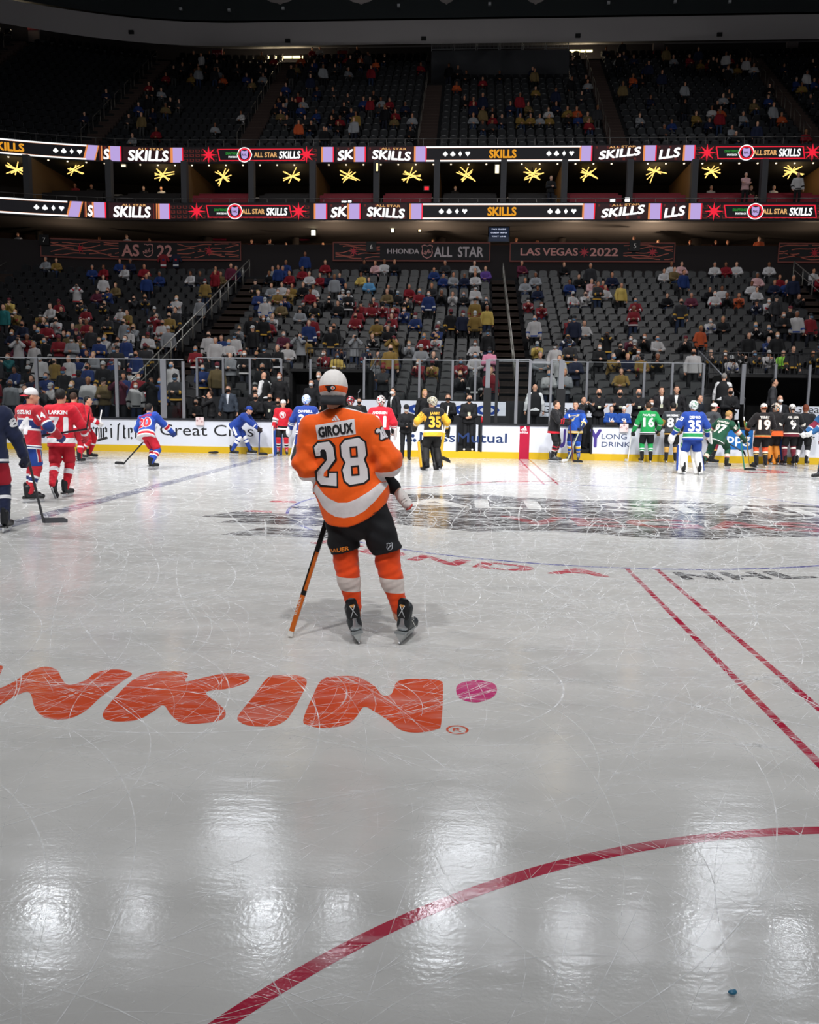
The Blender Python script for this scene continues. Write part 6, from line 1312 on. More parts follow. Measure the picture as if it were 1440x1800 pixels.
V, F = blend([cap(hipc+[0, 0, .05], ch, .10, .095, s=(1, .85)), cap(ch+[-.09, 0, .05], ch+[-.13, .1, -.06], .045, .04), cap(ch+[.09, 0, .05], ch+[.12, .12, -.06], .045, .04), cap(ch+[-.13, .1, -.06], ch+[-.03, .16, -.02], .04, .032), cap(ch+[.12, .12, -.06], ch+[.03, .17, -.02], .04, .032)], .009, .02); mesh_np('jersey', V, F, ORM, kr)
V, F = blend([ell(hd_+[0, -.01, .015], (.082, .09, .097))], .009, 0, cuts=[lambda P: (P[..., 1]-(hd_[1]+.03)), lambda P: hd_[2]-.04-P[..., 2]]); mesh_np('hair', V, F, HAIRM['brown'], kr)
sd = nrm(wp(716, 888, 5.50)-wp(702, 868, 5.56))
for (A, dd, tx) in ((wp(703, 868, 5.56), sd, 1), (an2+[0, 0, -.03], nrm([0, .6, -.5]), 0)):
    V, F = blend([cap(A-dd*.01, A+dd*.045, .036, .035), cap(A+dd*.03, A+dd*.10, .037, .033, s=(1.1, .85)), ell(A+dd*.105, (.034, .034, .026))], .006, .015); so = mesh_np('shoe', V, F, mat('#e8e3e0', .6, var=.05), kr)
    q = nrm(np.cross(dd, (0, 1, 0))); b = MB(); 
    for k in range(3): p = A+dd*(.03+.022*k)-np.array([0, .037, 0]); b.bar(p-q*.02, p+q*.02, .0035, mat('#b9b4b0', .7), 5)
    b.tube([A+dd*.13+q*.028, A+dd*.142-[0, .02, 0], A+dd*.13-q*.028], .006, mat('#c0392f', .6), 5); b.build('shoe_trim', so)
# ================================================================== the other players and the staff
def jt(base, torso=(), arm=()):
    """torso bands from hem (0) to neck (1), sleeve bands from shoulder (0) to cuff (1)"""
    st = [(0.0, base)]+[(t*.45, c) for t, c in torso]
    st.append((.47, base)); st += [(.55+.45*t, c) for t, c in arm]; st.sort(key=lambda q: q[0]); return st
def G2(px, py, ymax=25.55):
    x, y = gnd(px, py)
    if y > ymax: y = ymax; x = at(px, 790, ymax)[0]
    return x, y
W_ = '#e6e6ea'; 
def chest_shape(polys):
    def f(jo, bvh, J):
        c = J['C']+J['up']*.02
        for P, col, off in polys: decal(jo, bvh, np.array(P), [tuple(range(len(P)))], mat(col, .6), 'crest', c, J['lat']*1.0, J['up'], J['fw'], off, .04)
    return f
circ = lambda r, ox=0, oz=0, n=16: [(ox+r*math.cos(2*PI*k/n), oz+r*math.sin(2*PI*k/n)) for k in range(n)]
HELD = dict(wL=(.12, -.34, 1.10), wR=(-.16, -.30, 1.02))
# --- left group
player('player at the left edge in navy jersey with white 8, red pants', G2(-13, 935), PI+.35, jt('#1a2240', [(.06, W_), (.10, '#1a2240')], [(.5, '#1a2240')]), '#b01c30', [(0, '#1a2240'), (.3, W_), (.4, '#1a2240')], '8', '', W_, pose=dict(wL=(.30, -.1, 1.0), wR=(-.38, -.12, .92), aL=(.14, -.1, .16), aR=(-.16, .05, .16)), gloves='#141a30', sleeve_num=('R', '8'),
       stick=dict(butt=(-.34, -.25, 1.25), heel=(-.52, -.52, .03), toe=(-1, -.1, 0), m='#3a3b40', tape='#4a4b50', label='black hockey stick of the navy number 8 player, blade on the grey line'))
player('player in red jersey 14 with blue white chest band and blue pants', G2(55, 882), PI-.42, jt('#b8202f', [(.02, W_), (.06, '#1f2f6b'), (.085, W_), (.11, '#b8202f'), (.44, W_), (.48, '#22336e'), (.66, W_), (.70, '#b8202f')], [(.38, W_), (.43, '#22336e'), (.62, W_), (.67, '#b8202f')]), '#24489c', [(0, '#b8202f'), (.34, W_), (.42, '#22336e'), (.56, W_), (.62, '#b8202f')], '14', 'SUZUKI', W_, pose=dict(lean=6, wL=(.20, -.30, 1.10), wR=(-.34, -.30, 1.06), hy=-35, aL=(.10, -.05, .16), aR=(-.10, .10, .16), toeL=5, toeR=-30), hat=('cap', '#e2dfe0', '#b8202f', True), gloves='#23346f', sleeve_num=('R', '14'), shortstripe=(W_, '#b8202f'), lacecol='#1b1d21', face=True,
       stick=dict(butt=(.30, -.34, 1.02), heel=(-.98, -.30, 1.18), toe=(-.35, 0, 1), m='#202226', tape='#17181a', label='dark hockey stick held level by the red number 14 player'))
player('dark haired player in red jersey 71 and red pants, one skate kicked back', G2(112, 874), PI+.04, jt('#c4172c', [(.12, W_), (.24, '#c4172c')], [(.74, W_), (.86, '#c4172c')]), '#b5172a', [(0, '#c4172c'), (.22, W_), (.42, '#c4172c')], '71', 'LARKIN', W_, pose=dict(lean=2, wL=(.28, -.24, 1.0), wR=(-.30, -.26, 1.02), aR=(-.05, .02, .16), aL=(.02, .36, .26), khL=(.3, -1, 0)), hair='black', gloves='#b5172a', pitch={'L': .75}, h=.012)
player('bearded player in red jersey 43 by the left boards, facing right', G2(150, 807), 1.9, jt('#cc1b2e', [(.05, W_), (.12, '#cc1b2e')], [(.72, W_), (.84, '#cc1b2e')]), '#c0182a', [(0, '#cc1b2e'), (.3, W_), (.4, '#cc1b2e')], '43', '', W_, pose=dict(lean=10, hip=(0, 0, .93), wL=(.25, -.35, 1.0), wR=(-.22, -.38, 1.0), aL=(.15, -.1, .16), aR=(-.14, .12, .16)), hair='black', gloves='#e0dedd', face=True,
       stick=dict(butt=(.2, -.45, 1.35), heel=(-.25, -.35, .5), toe=(0, -1, .3), m='#c9c9cb', label='pale hockey stick of the bearded red player by the left boards'))
player('player in red jersey half hidden behind the 71 player', G2(132, 815), PI, jt('#c4172c', [(.1, W_), (.2, '#c4172c')], [(.74, W_)]), '#b5172a', [(0, '#c4172c'), (.3, W_), (.4, '#c4172c')], '4', '', W_, hair='brown', gloves='#b5172a')
player('player in blue jersey 20 and red pants skating away by the left boards', G2(268, 824), PI-.35, jt('#2348a8', [(.02, W_), (.07, '#c4172c'), (.17, W_), (.24, '#2348a8')], [(.55, W_), (.62, '#c4172c'), (.75, W_), (.82, '#2348a8')]), '#c01a30', [(0, '#2348a8'), (.25, W_), (.33, '#c4172c'), (.46, W_), (.54, '#2348a8')], '20', 'KREIDER', '#c4172c', '#ececf0', pose=dict(hip=(.10, .06, .86), lean=30, side=16, wL=(.36, -.30, .92), wR=(-.18, -.55, .86), aL=(-.05, .10, .16), aR=(-.22, .28, .18)), hair='black', gloves='#20377a',
       stick=dict(butt=(.25, -.5, 1.0), heel=(1.30, -.42, .03), toe=(1, 0, 0), m='#1d1f24', tape='#202124', label='black hockey stick on the ice left of the blue number 20 player'))
player('player in blue with white hem bending over his stick at the boards', G2(424, 797, 25.3), 1.45, jt('#1f3f96', [(.0, W_), (.10, '#1f3f96')], [(.80, W_), (.86, '#1f3f96')]), '#1c3a8c', [(0, W_), (.16, '#1f3f96'), (.24, W_), (.42, '#1f3f96')], '', '', W_, pose=dict(hip=(0, .18, .90), lean=48, wL=(.10, -.62, .72), wR=(-.12, -.60, .84), aL=(.20, -.22, .16), aR=(-.22, .20, .16), hp=10), hat=('cap', '#1f3f96', '#1a3478', True), gloves='#2b2020', face=True, shortstripe=(W_,),
       stick=dict(butt=(0, -.62, .92), heel=(0, -.58, .03), toe=(0, -1, 0), m='#2a3a72', label='hockey stick propping up the bending blue player'))
player('smiling player in red jersey with round chest emblem, black pants, white cap', G2(497, 800, 25.2), .12, jt('#c81b2e', [(.0, '#c81b2e'), (.04, W_), (.12, '#141316'), (.2, '#c81b2e')], [(.45, W_), (.55, '#141316'), (.62, W_), (.72, '#c81b2e')]), '#17161a', [(0, '#c81b2e'), (.36, W_), (.46, '#141316'), (.58, W_), (.66, '#c81b2e')], '86', '', W_, pose=dict(lean=2, wL=(.34, -.12, 1.0), wR=(-.28, -.22, .88), side=3), hat=('cap', '#e8e4e2', '#c81b2e', True), skin=3, face=True, scale=.95, sleeve_num=('R', '86'),
       chest=chest_shape([(circ(.105), W_, .003), (circ(.085), '#c81b2e', .005), ([(-.06, -.06), (-.035, -.06), (-.03, .02), (.02, -.06), (.05, -.06), (.05, .06), (.025, .06), (.02, 0), (-.03, .07), (-.06, .07)], W_, .007)]),
       stick=dict(butt=(-.28, -.30, .98), heel=(-.26, -.42, .03), toe=(-.4, -1, 0), m='#e2dfdf', tape='#e9e9e9', label='white hockey stick held by the smiling red player'))
player('goalie in blue jersey 36 with painted blue white mask, left of the orange player', (gnd(538, 824)), PI, jt('#1f3c8e', [(.03, W_), (.08, '#1f3c8e'), (.11, W_), (.16, '#1f3c8e')], [(.58, W_), (.65, '#1f3c8e'), (.69, W_), (.76, '#1f3c8e')]), '#1d3680', [(0, '#1f3c8e')], '36', 'CAMPBELL', W_, hat=('goal', ('#2a54b8', '#e8eaf0', '#8fb6e8')), pose=dict(wL=(.44, -.2, 1.0), wR=(-.40, -.24, 1.0), aL=(.30, 0, .16), aR=(-.24, 0, .16)), goalie=dict(pad='#e6e4e2', glove='#dfe0e6', edge='#e6e4e2'), sleeve_num=('R', '36'))
player('goalie in dark jersey with white mask, partly hidden behind the white cap', G2(616, 812), PI+.2, jt('#141519', [(.1, '#b7bac0'), (.2, '#141519')], [(.6, '#b7bac0'), (.7, '#141519')]), '#141519', [(0, '#141519')], '', '', W_, hat=('goal', ('#d8d8dc', '#1c1d22', '#b5202e')), goalie=dict(pad='#dedfe2', glove='#2a2b30'))
player('goalie in red jersey with red white mask, right of the orange player', gnd(668, 829), PI-.08, jt('#c61a2e', [(.04, W_), (.1, '#17161a'), (.16, '#c61a2e')], [(.60, W_), (.66, '#c61a2e'), (.70, W_), (.76, '#17161a')]), '#c61a2e', [(0, '#c61a2e')], '31', 'ANDERSEN', W_, hat=('goal', ('#c22030', '#e8e2e0', '#23201f')), pose=dict(wL=(.40, -.2, 1.0), wR=(-.30, -.16, .98)), goalie=dict(pad='#e4e0e0', glove='#e4dfdf', edge='#c61a2e'))
player('goalie in black jersey 35 with yellow sleeves and patterned mask', gnd(760, 827), PI+.42, jt('#17171a', [(.0, '#e6b032'), (.17, '#e9e6e4'), (.25, '#17171a')], [(.0, '#17171a'), (.12, '#e6b032'), (.68, '#e9e6e4'), (.76, '#e6b032'), (.86, '#17171a')]), '#141416', [(0, '#17171a')], '35', 'JARRY', '#f0b53a', '#17171a', hat=('goal', ('#cfc09a', '#1c1b19', '#e9e4d4', '#6f6a5c')), pose=dict(wL=(.36, -.30, 1.12), wR=(-.42, -.16, 1.02), aL=(.17, 0, .16), aR=(-.17, .02, .16), hy=22), goalie=dict(pad='#1a1a1b', glove='#1b1a19', edge='#e2aa2c', wing='#1a1a1b', padyaw=20), sleeve_num=('L', '35'), face=True,
       stick=dict(butt=(-.40, .02, 1.62), heel=(-.22, -.05, .30), toe=(-1, .2, -.42), goalie=True, m='#e9e2cf', bm='#e0b63a', tape='#17171a', label='goalie stick with yellow paddle held by the black 35 goalie'))
# --- middle pair
player('player in black jersey with red hem talking to the blue player, facing right', G2(972, 812), 1.2, jt('#16161a', [(.0, '#c81b2e'), (.12, '#16161a')], [(.62, '#c81b2e'), (.70, '#16161a'), (.76, '#c81b2e'), (.82, '#16161a')]), '#131316', [(0, '#17171a'), (.2, '#a11b30'), (.3, '#17171a'), (.42, '#a11b30'), (.5, '#c9b9b0'), (.58, '#17171a')], '', '', W_, hair='brown', pose=dict(wL=(.22, -.36, 1.22), wR=(-.12, -.40, 1.18), lean=3), face=True, gloves='#2a1d20', lacecol='#3c3f43',
       stick=dict(butt=(.05, -.42, 1.42), heel=(-.02, -.62, .03), toe=(0, -1, 0), m='#5a2a33', label='dark red hockey stick held by the black and red player'))
player('smiling player in blue jersey with winged note crest and yellow trim', G2(1010, 807, 25.3), -.35, jt('#2453b3', [(.0, '#1a2a5a'), (.03, '#e8c04a'), (.07, W_), (.11, '#e8c04a'), (.14, '#2453b3'), (.9, '#14306e')], [(.0, '#2453b3'), (.6, W_), (.66, '#e8c04a'), (.74, '#1a2a5a')]), '#1c2c60', [(0, '#2453b3'), (.2, W_), (.26, '#e8c04a'), (.4, '#2453b3'), (.6, '#e8c04a'), (.66, '#2453b3')], '', '', W_, hair='black', face=True, pose=dict(wL=(.26, -.34, 1.04), wR=(-.22, -.36, 1.14)), gloves='#1a2444', sleeve_num=('L', '25'), lacecol='#3c3f43',
       chest=chest_shape([([(-.16, .05), (-.02, .06), (.10, .10), (.16, .09), (.10, .03), (.02, 0), (-.02, -.10), (-.08, -.12), (-.10, -.07), (-.05, -.05), (-.04, .01), (-.12, .01)], '#d9c9a2', .004), ([(-.12, .04), (.0, .045), (.10, .08), (.02, .02), (-.03, -.02)], '#2453b3', .006)]),
       stick=dict(butt=(.34, -.36, 1.3), heel=(-.10, -.45, .03), toe=(-.3, -1, 0), m='#cfd6c0', tape='#dedede', label='pale hockey stick held by the blue player with yellow trim'))
# --- right group
player('player in green jersey 16 with white stripes, back to camera at the boards', G2(1137, 806, 25.2), PI, jt('#17924a', [(.0, W_), (.04, '#141518'), (.08, W_), (.12, '#17924a')], [(.52, W_), (.57, '#17924a'), (.60, W_), (.65, '#17924a')]), '#141518', [(0, '#17924a'), (.34, W_), (.42, '#17924a'), (.50, W_), (.56, '#141518')], '16', 'PAVELSKI', W_, hair='brown', pose=dict(wL=(.40, -.12, .92), wR=(-.34, -.12, 1.0)), gloves='#17181b', lacecol='#141518',
       stick=dict(butt=(.42, -.22, .98), heel=(.52, -.12, .03), toe=(.2, -1, 0), m='#dcdcd8', tape='#e6e6e2', label='white hockey stick of the green number 16 player'))
player('player in grey jersey 81 with gold shoulders and gold socks', G2(1180, 807, 25.3), PI-.2, jt('#3b3f45', [(.02, '#c79a4e'), (.08, '#141518'), (.12, '#3b3f45')], [(.25, '#c79a4e'), (.55, '#3b3f45'), (.72, '#141518')]), '#17181b', [(0, '#2b2e33'), (.25, '#c79a4e'), (.62, '#17181b')], '81', 'MARCHESSAULT', W_, hair='black', gloves='#a4875a', pose=dict(wL=(.40, -.18, .92), wR=(-.3, -.2, 1.0)))
player('goalie in blue jersey 35 with green bands, white pads and white green mask', gnd(1214, 834), PI+.05, jt('#1c3f94', [(.0, '#1c3f94'), (.10, W_), (.14, '#1f8a4c'), (.27, W_), (.31, '#1c3f94')], [(.50, W_), (.54, '#1f8a4c'), (.72, W_), (.76, '#1c3f94')]), '#1c3f94', [(0, '#1c3f94')], '35', 'DEMKO', W_, hat=('goal', ('#dfe3e2', '#2c6e4c', '#b9bfc0', '#eef0f0')), pose=dict(wL=(.44, -.12, .98), wR=(-.42, -.14, .98), aL=(.19, 0, .16), aR=(-.21, 0, .16)), goalie=dict(pad='#ebe9e6', glove='#e6e4e2', edge='#22479a', wing='#e2e0dd', padyaw=8), sleeve_num=('L', '35'), shortstripe=(W_, '#1f8a4c'))
player('player in grey jersey and white red cap behind the tall blue goalie', G2(1248, 812, 25.3), 1.9, jt('#44474c', [(.05, '#b78e50'), (.1, '#44474c')], [(.5, '#b78e50'), (.6, '#44474c')]), '#1b1c20', [(0, '#8c1f38'), (.3, '#c79a4e'), (.4, '#17181b')], '7', '', W_, hat=('cap', '#e7e3e0', '#b02333', False), face=True, gloves='#8f7447', pose=dict(wL=(.2, -.35, 1.1), wR=(-.2, -.35, 1.05)))
player('player in dark green jersey 97 striding right with head down', G2(1262, 823), PI-.62, jt('#154b35', [(.0, '#154b35'), (.03, W_), (.06, '#154b35')], [(.40, '#a82a36'), (.44, '#e6dcc4'), (.62, '#a82a36'), (.66, '#154b35')]), '#124330', [(0, '#154b35'), (.42, '#e6dcc4'), (.62, '#a82a36'), (.67, '#154b35')], '97', 'KAPRIZOV', '#e9e4da', hair='blond', pose=dict(hip=(.02, .05, .86), lean=24, side=-14, twist=-8, wL=(.16, -.42, 1.12), wR=(-.56, -.42, .78), aL=(.36, .18, .18), aR=(-.20, -.10, .16), hy=-30, hp=15), gloves='#123c2b', face=True, sleeve_num=('R', '97'), lacecol='#1a1a1a',
       stick=dict(butt=(.5, -.45, 1.02), heel=(-.62, -.10, .48), toe=(-.4, .5, -.3), m='#3b3d40', tape='#17181a', label='hockey stick held across by the dark green number 97 player'))
hockey_stick('hockey_stick', (*gnd(1300, 822)[:1], gnd(1300, 822)[1]+.35, 1.30), (gnd(1309, 828)[0], gnd(1309, 828)[1], .03), None, '#2f6a58', '#202123', 'green hockey stick standing on the ice between the green 97 and black 19 players', toe=(1, .1, 0))
player('player in black jersey 19 with orange socks and orange white cap', G2(1337, 822), PI, jt('#1b1719', [(.03, '#d8662a'), (.07, '#b99a5c'), (.12, '#1b1719')], [(.66, '#b99a5c'), (.72, '#d8662a'), (.84, '#1b1719')]), '#171517', [(0, '#d5502a'), (.30, '#e3d8c8'), (.40, '#17171a'), (.46, '#b99a5c'), (.54, '#17171a')], '19', 'TERRY', '#efe9e2', '#6b4a30', hat=('cap', '#e6e0da', '#e06a30', True), gloves='#1a181a', pose=dict(wL=(.38, -.2, 1.02), wR=(-.26, -.25, 1.0)),
       stick=dict(butt=(.42, -.42, 1.42), heel=(.28, -.05, .03), toe=(-.3, .9, 0), m='#a3853e', tape='#17181a', label='gold brown hockey stick of the black number 19 player'))
player('goalie with orange pads standing behind the black 19 player', G2(1361, 812, 25.4), PI+.3, jt('#1b1719', [(.0, '#e0622a'), (.25, '#1b1719')], [(.4, '#e0622a')]), '#171517', [(0, '#e0622a')], '', '', W_, hat=('goal', ('#e07a30', '#e8e0d2', '#1b1719')), goalie=dict(pad='#d8882c', glove='#d8882c', edge='#b9681e', wing='#c97c28'), pose=dict(wL=(.4, -.2, 1.0), wR=(-.4, -.2, .9)))
player('player in black jersey 9 with burgundy hem and white cap', G2(1389, 818, 25.3), PI, jt('#17181b', [(.0, '#6b1f2e'), (.14, '#e8e2d8'), (.19, '#17181b')], [(.42, '#e8e2d8'), (.50, '#17181b'), (.68, '#6b1f2e')]), '#151619', [(0, '#6b1f2e'), (.1, '#e8e2d8'), (.2, '#6b1f2e')], '9', 'KELLER', '#efe9e2', hat=('cap', '#e9e5e2', '#d8d4d0', True), gloves='#17181b', pose=dict(wL=(.36, -.2, 1.0), wR=(-.36, -.2, 1.0)))
player('player in black white jersey with long brown hair behind the black 9 player', G2(1411, 812, 25.4), PI-.5, jt('#1b1c20', [(.1, W_), (.16, '#1b1c20')], [(.3, '#d2d3d6'), (.5, '#1b1c20'), (.6, W_), (.7, '#1b1c20')]), '#17181b', [(0, '#1b1c20'), (.3, W_)], '', '', W_, hair='red', gloves='#b9babd', pose=dict(wL=(.36, -.2, 1.05), wR=(-.36, -.3, 1.1)))
player('player in blue burgundy jersey at the right edge, facing left', gnd(1449, 842), -1.35, jt('#245a8e', [(.05, '#7a1f38'), (.14, '#c9ccd2'), (.18, '#245a8e')], [(.3, '#7a1f38'), (.62, '#c9ccd2'), (.68, '#245a8e')]), '#2a5c8e', [(0, '#7a1f38'), (.2, '#b9bcc2'), (.32, '#245a8e')], '', '', W_, hair='brown', gloves='#e2e1df', pose=dict(wL=(.18, -.56, 1.10), wR=(-.12, -.52, 1.08), aL=(.12, -.22, .16), aR=(-.14, .24, .16), lean=10), face=True,
       stick=dict(butt=(0, -.35, .95), heel=(.10, -1.0, 1.42), toe=(0, -.3, .9), m='#2b2c30', label='dark hockey stick held by the player at the right edge'))
# toddler between the two dark jerseys
def civilian(label, loc, rz, top, bottom='#16171b', hair='black', mask=None, pose=None, hat=None, skin=0, scale=1.0, z=0.0, shoes='#141416', vest=None, shirt_v=None, lanyard=False, loose=.92, name='person', num=None, h=.016, tail=.1):
    P = dict(hip=(0, 0, .95), aL=(.11, 0, .09), aR=(-.11, 0, .09)); P.update(pose or {}); J = skeleton(P); root = person_root(name, (loc[0], loc[1], z), rz, label, scale)
    V, F = body_mesh(J, .015, curl=.6); mesh_np('body', V, F, SKIN[skin], root)
    V, F, hm = jersey_mesh(J, h, loose, tail, .93, .82, seed=len(label), k=.025); to = mesh_np('jacket' if shirt_v else 'top', V, F, mat(top, .8, var=.1), root); bvh = BVHTree.FromPolygons([tuple(v) for v in V], [tuple(f) for f in F]); fw, up, lat = J['fw'], J['up'], J['lat']
    if shirt_v: decal(to, bvh, np.array([(-.055, .20), (.055, .20), (.012, -.12), (-.012, -.12)]), [(0, 1, 2, 3)], mat(shirt_v, .7), 'shirt_front', J['C'], lat, up, fw, .004, .03)
    if lanyard: decal(to, bvh, np.array([(-.045, -.16), (.045, -.16), (.045, -.05), (-.045, -.05)]), [(0, 1, 2, 3)], mat('#c9cbb4', .6), 'badge', J['C'], lat, up, fw, .008, .05)
    if num: print_text(to, bvh, num, .16, .17, J['C']-up*.05, lat*1.0, up, fw, mat(W_), .006, name='number')
    if vest: V, F = blend([cap(J['P']-up*.06, J['C'], .215, .225, s=(1, .74), ref=tuple(lat)), cap(J['C'], J['N']-up*.08, .225, .16, s=(1, .72), ref=tuple(lat))], .016, .02); mesh_np('vest', V, F, mat(vest, .8), root)
    V, F = blend([cap(J['P']+up*.05, J['P'], .15, .155, s=(1, .72), ref=tuple(lat))]+[c for q in 'LR' for c in (cap(J['h'+q], J['k'+q], .092, .072), cap(J['k'+q], J['a'+q]+(0, 0, .0), .072, .058))], .016, .02); mesh_np('trousers', V, F, mat(bottom, .85), root)
    for q in 'LR': f = rotz(J['toe'+q])@np.array([0, -1., 0]); V, F = blend([cap(J['a'+q]-[0, 0, .045]-f*.04, J['a'+q]-[0, 0, .055]+f*.14, .042, .036)], .014, 0); mesh_np('shoe', V, F, mat(shoes, .5), root)
    if hair: V, F = hair_mesh(J, .012, .16 if hair in ('blond', 'red') and not hat else 0.0); mesh_np('hair', V, F, HAIRM[hair], root)
    if hat: add_cap(root, J, mat(hat[0], .7), mat(hat[1], .7), hat[2], .013)
    face_parts(root, J, mat(mask, .8) if mask else None); return root, J, to
CROSS = dict(wL=(-.14, -.22, 1.22), wR=(.14, -.25, 1.18), ehL=(1, .1, -.6), ehR=(-1, .1, -.6)); HOLD = dict(wL=(.06, -.28, 1.12), wR=(-.06, -.28, 1.10)); UPH = dict(wL=(.08, -.26, 1.48), wR=(-.08, -.26, 1.47), ehL=(.8, -.2, -1), ehR=(-.8, -.2, -1))
def camera_thing(root, J, label, lens=.16, big=False):
    f = J['hf']; mid = (J['wL']+J['wR'])/2+f*.05; loc = np.array(root.location)+rotz(root.rotation_euler.z)@mid*root.scale.x; o = empty('photo_camera', tuple(loc), root.rotation_euler.z, label, 'camera')
    MB().box((0, 0, .02), (.075 if not big else .09, .04, .055), mat('#121214', .4)).build('camera_body', o); MB().bar((0, -.03, .02), (0, -.03-lens, .02), .04, mat('#19191b', .35), 14, .048).build('lens', o); MB().box((0, .0, .09), (.025, .03, .02), mat('#121214', .4)).build('viewfinder', o)
tr, TJ, _ = civilian('toddler in yellow between the black 19 and black 9 players', gnd(1377, 812), PI, '#d8a83a', '#d8a83a', 'brown', None, None, None, 3, .52)
r_, J_, _ = civilian('photographer in black standing on the ice right of the red goalie, camera raised', gnd(713, 808), .15, '#15161a', '#15161a', 'grey', '#c9c9c6', HOLD, ('#17181b', '#17181b', False), 0, .93); camera_thing(r_, J_, 'black camera held by the photographer standing on the ice')
civilian('man in black with black mask standing in the open gate doorway', (at(823, 780, 26.15)[0], 26.12), .05, '#141519', '#141519', 'black', '#141416', dict(wL=(.02, -.22, 1.04), wR=(-.05, -.22, 1.06)), None, 0, 1.0, .22, '#dcdcdc', lanyard=True)
ZB = .30
def bench_p(px, pytop, Y, label, **k):
    """someone behind the boards, head top at a height of the photograph"""
    X, Z = at(px, pytop, Y); s = k.pop('s', None); z = Z-1.74; sc = 1.0
    if z < ZB or s: sc = (Z-ZB)/1.74; z = ZB
    elif z > .75: z = ZB if False else z
    rz = k.pop('rz', 0.0); r = civilian(label, (X, Y), rz, scale=sc, z=z, **k)
    if z > ZB+.02: MB().box((X, Y, (ZB+z)/2), (.25, .25, (z-ZB)/2), mat('#1a1b1e', .8)).build('riser', None); q = D.objects[-1] if False else [o for o in D.objects if o.name.startswith('riser')][-1]; q.name = 'step_box'; tag(q, 'dark step under the '+label.split(' ', 1)[0]+' '+' '.join(label.split()[1:8]), 'step')
    return r
bench_p(345, 702, 26.9, 'grey haired woman in black coat and mask seated behind the boards', top='#17171a', hair='grey', mask='#141416', s=1, pose=HOLD)
r_, J_, _ = bench_p(372, 688, 27.0, 'photographer in black aiming a large camera left behind the boards', rz=-1.3, top='#18181b', hair='brown', pose=UPH); camera_thing(r_, J_, 'large black camera aimed left behind the boards', .22, True)
bench_p(402, 678, 27.6, 'man in grey suit and black mask behind the camera operator', top='#3a4350', hair='black', mask='#141416', shirt_v='#cfd6e0')
r_, J_, _ = bench_p(450, 692, 26.9, 'photographer with grey hair and black mask right of the bending blue player', top='#141519', hair='brown', mask='#141416', pose=HOLD); camera_thing(r_, J_, 'camera held low by the photographer beside the bending blue player')
bench_p(449, 679, 27.7, 'dark haired man behind the photographer beside the bending blue player', top='#141519', hair='black', mask='#141416')
bench_p(466, 655, 27.9, 'man in white shirt and black vest with shaved head near the left tunnel', rz=-2.0, top='#e4e4e6', vest='#17171a', hair=None)
bench_p(475, 692, 27.0, 'person in black with badge left of the smiling red player', top='#141519', hair='black', mask='#141416', lanyard=True)
bench_p(492, 656, 27.95, 'woman in black with long hair at the left tunnel post', top='#141417', hair='red', mask='#d8d8d8')
bench_p(489, 700, 26.7, 'woman with red hair and mask just behind the smiling red player', top='#1b1b1f', hair='red', mask='#141416', s=1)
bench_p(548, 668, 28.0, 'person in dark clothes inside the left tunnel', top='#17181c', hair='black', mask='#c9ccd2')
bench_p(561, 654, 28.1, 'older man with white mask in the left tunnel, left of the white cap', top='#1d1f26', hair='grey', mask='#dadada')
bench_p(694, 682, 27.0, 'man in dark suit and white mask right of the red goalie', rz=-.8, top='#1b1c20', hair='black', mask='#e8e8e8', shirt_v='#e8e8e8')
bench_p(632, 700, 26.8, 'man in black kit behind the orange 28 player, right shoulder', top='#15161a', hair='black', mask='#17171a')
bench_p(746, 685, 27.0, 'man in black with yellow hair behind the black 35 goalie', rz=.5, top='#141519', hair='blond')
r_, J_, _ = bench_p(788, 693, 27.0, 'photographer with black mask between the 35 goalie and the gate', top='#141519', hair='brown', mask='#141416', pose=HOLD); camera_thing(r_, J_, 'black camera held by the photographer next to the gate')
bench_p(1024, 697, 27.0, 'person in black jacket with white armband behind the blue yellow player', rz=.6, top='#16171b', hair='black', pose=UPH)
for px, tx in ((1053, 'shaved head staff man in black shirt, arms crossed, left of three'), (1090, 'dark haired staff man in black shirt with badge, middle of three'), (1123, 'shaved head staff man in black shirt and grey mask, right of three')):
    bench_p(px, 684, 27.3, tx, top='#15161a', hair='black' if px == 1090 else None, mask='#141416' if px < 1100 else '#4a4c50', pose=CROSS, lanyard=True)
bench_p(1075, 714, 26.7, 'boy in blue jersey 16 leaning at the boards', top='#1c4a9c', hair='brown', s=1, num='16', skin=3, pose=HOLD)
bench_p(1097, 715, 26.7, 'boy in blue jersey and white backwards cap at the boards', top='#1c4a9c', hair='brown', s=1, num='9', skin=3, hat=('#e8e8ea', '#d8d8da', True), pose=HOLD)
bench_p(1163, 681, 27.1, 'man in dark suit with badge, left of the suited pair', top='#1d1a1e', hair='brown', shirt_v='#dedede', lanyard=True)
bench_p(1190, 679, 27.1, 'man in dark suit with badge, right of the suited pair', rz=-.2, top='#17171b', hair='brown', shirt_v='#dedede', lanyard=True)
bench_p(1145, 702, 27.0, 'person in white mask just right of the green 16 player', top='#2a2b2f', hair='brown', mask='#e6e6e6')
bench_p(1228, 694, 27.0, 'man in dark jacket behind the tall blue goalie', rz=.7, top='#1d222c', hair='black')
bench_p(1273, 657, 28.0, 'grey haired man in white shirt and black vest, back turned, by the right tunnel', rz=2.6, top='#e4e4e6', vest='#17171a', hair='grey')
r_, J_, _ = bench_p(1284, 681, 27.2, 'man in black with black mask above the dark green 97 player', top='#15161a', hair='black', mask='#141416', pose=HOLD); camera_thing(r_, J_, 'black camera held above the dark green 97 player')
bench_p(1359, 666, 28.0, 'man in grey coat in the right tunnel above the black 19 player', rz=1.2, top='#3a3a3e', hair='black')
bench_p(1371, 696, 27.0, 'bald man in suit and white mask between black 19 and black 9 players', top='#1b1c22', hair=None, mask='#e8e8e8', shirt_v='#e2e2e6')
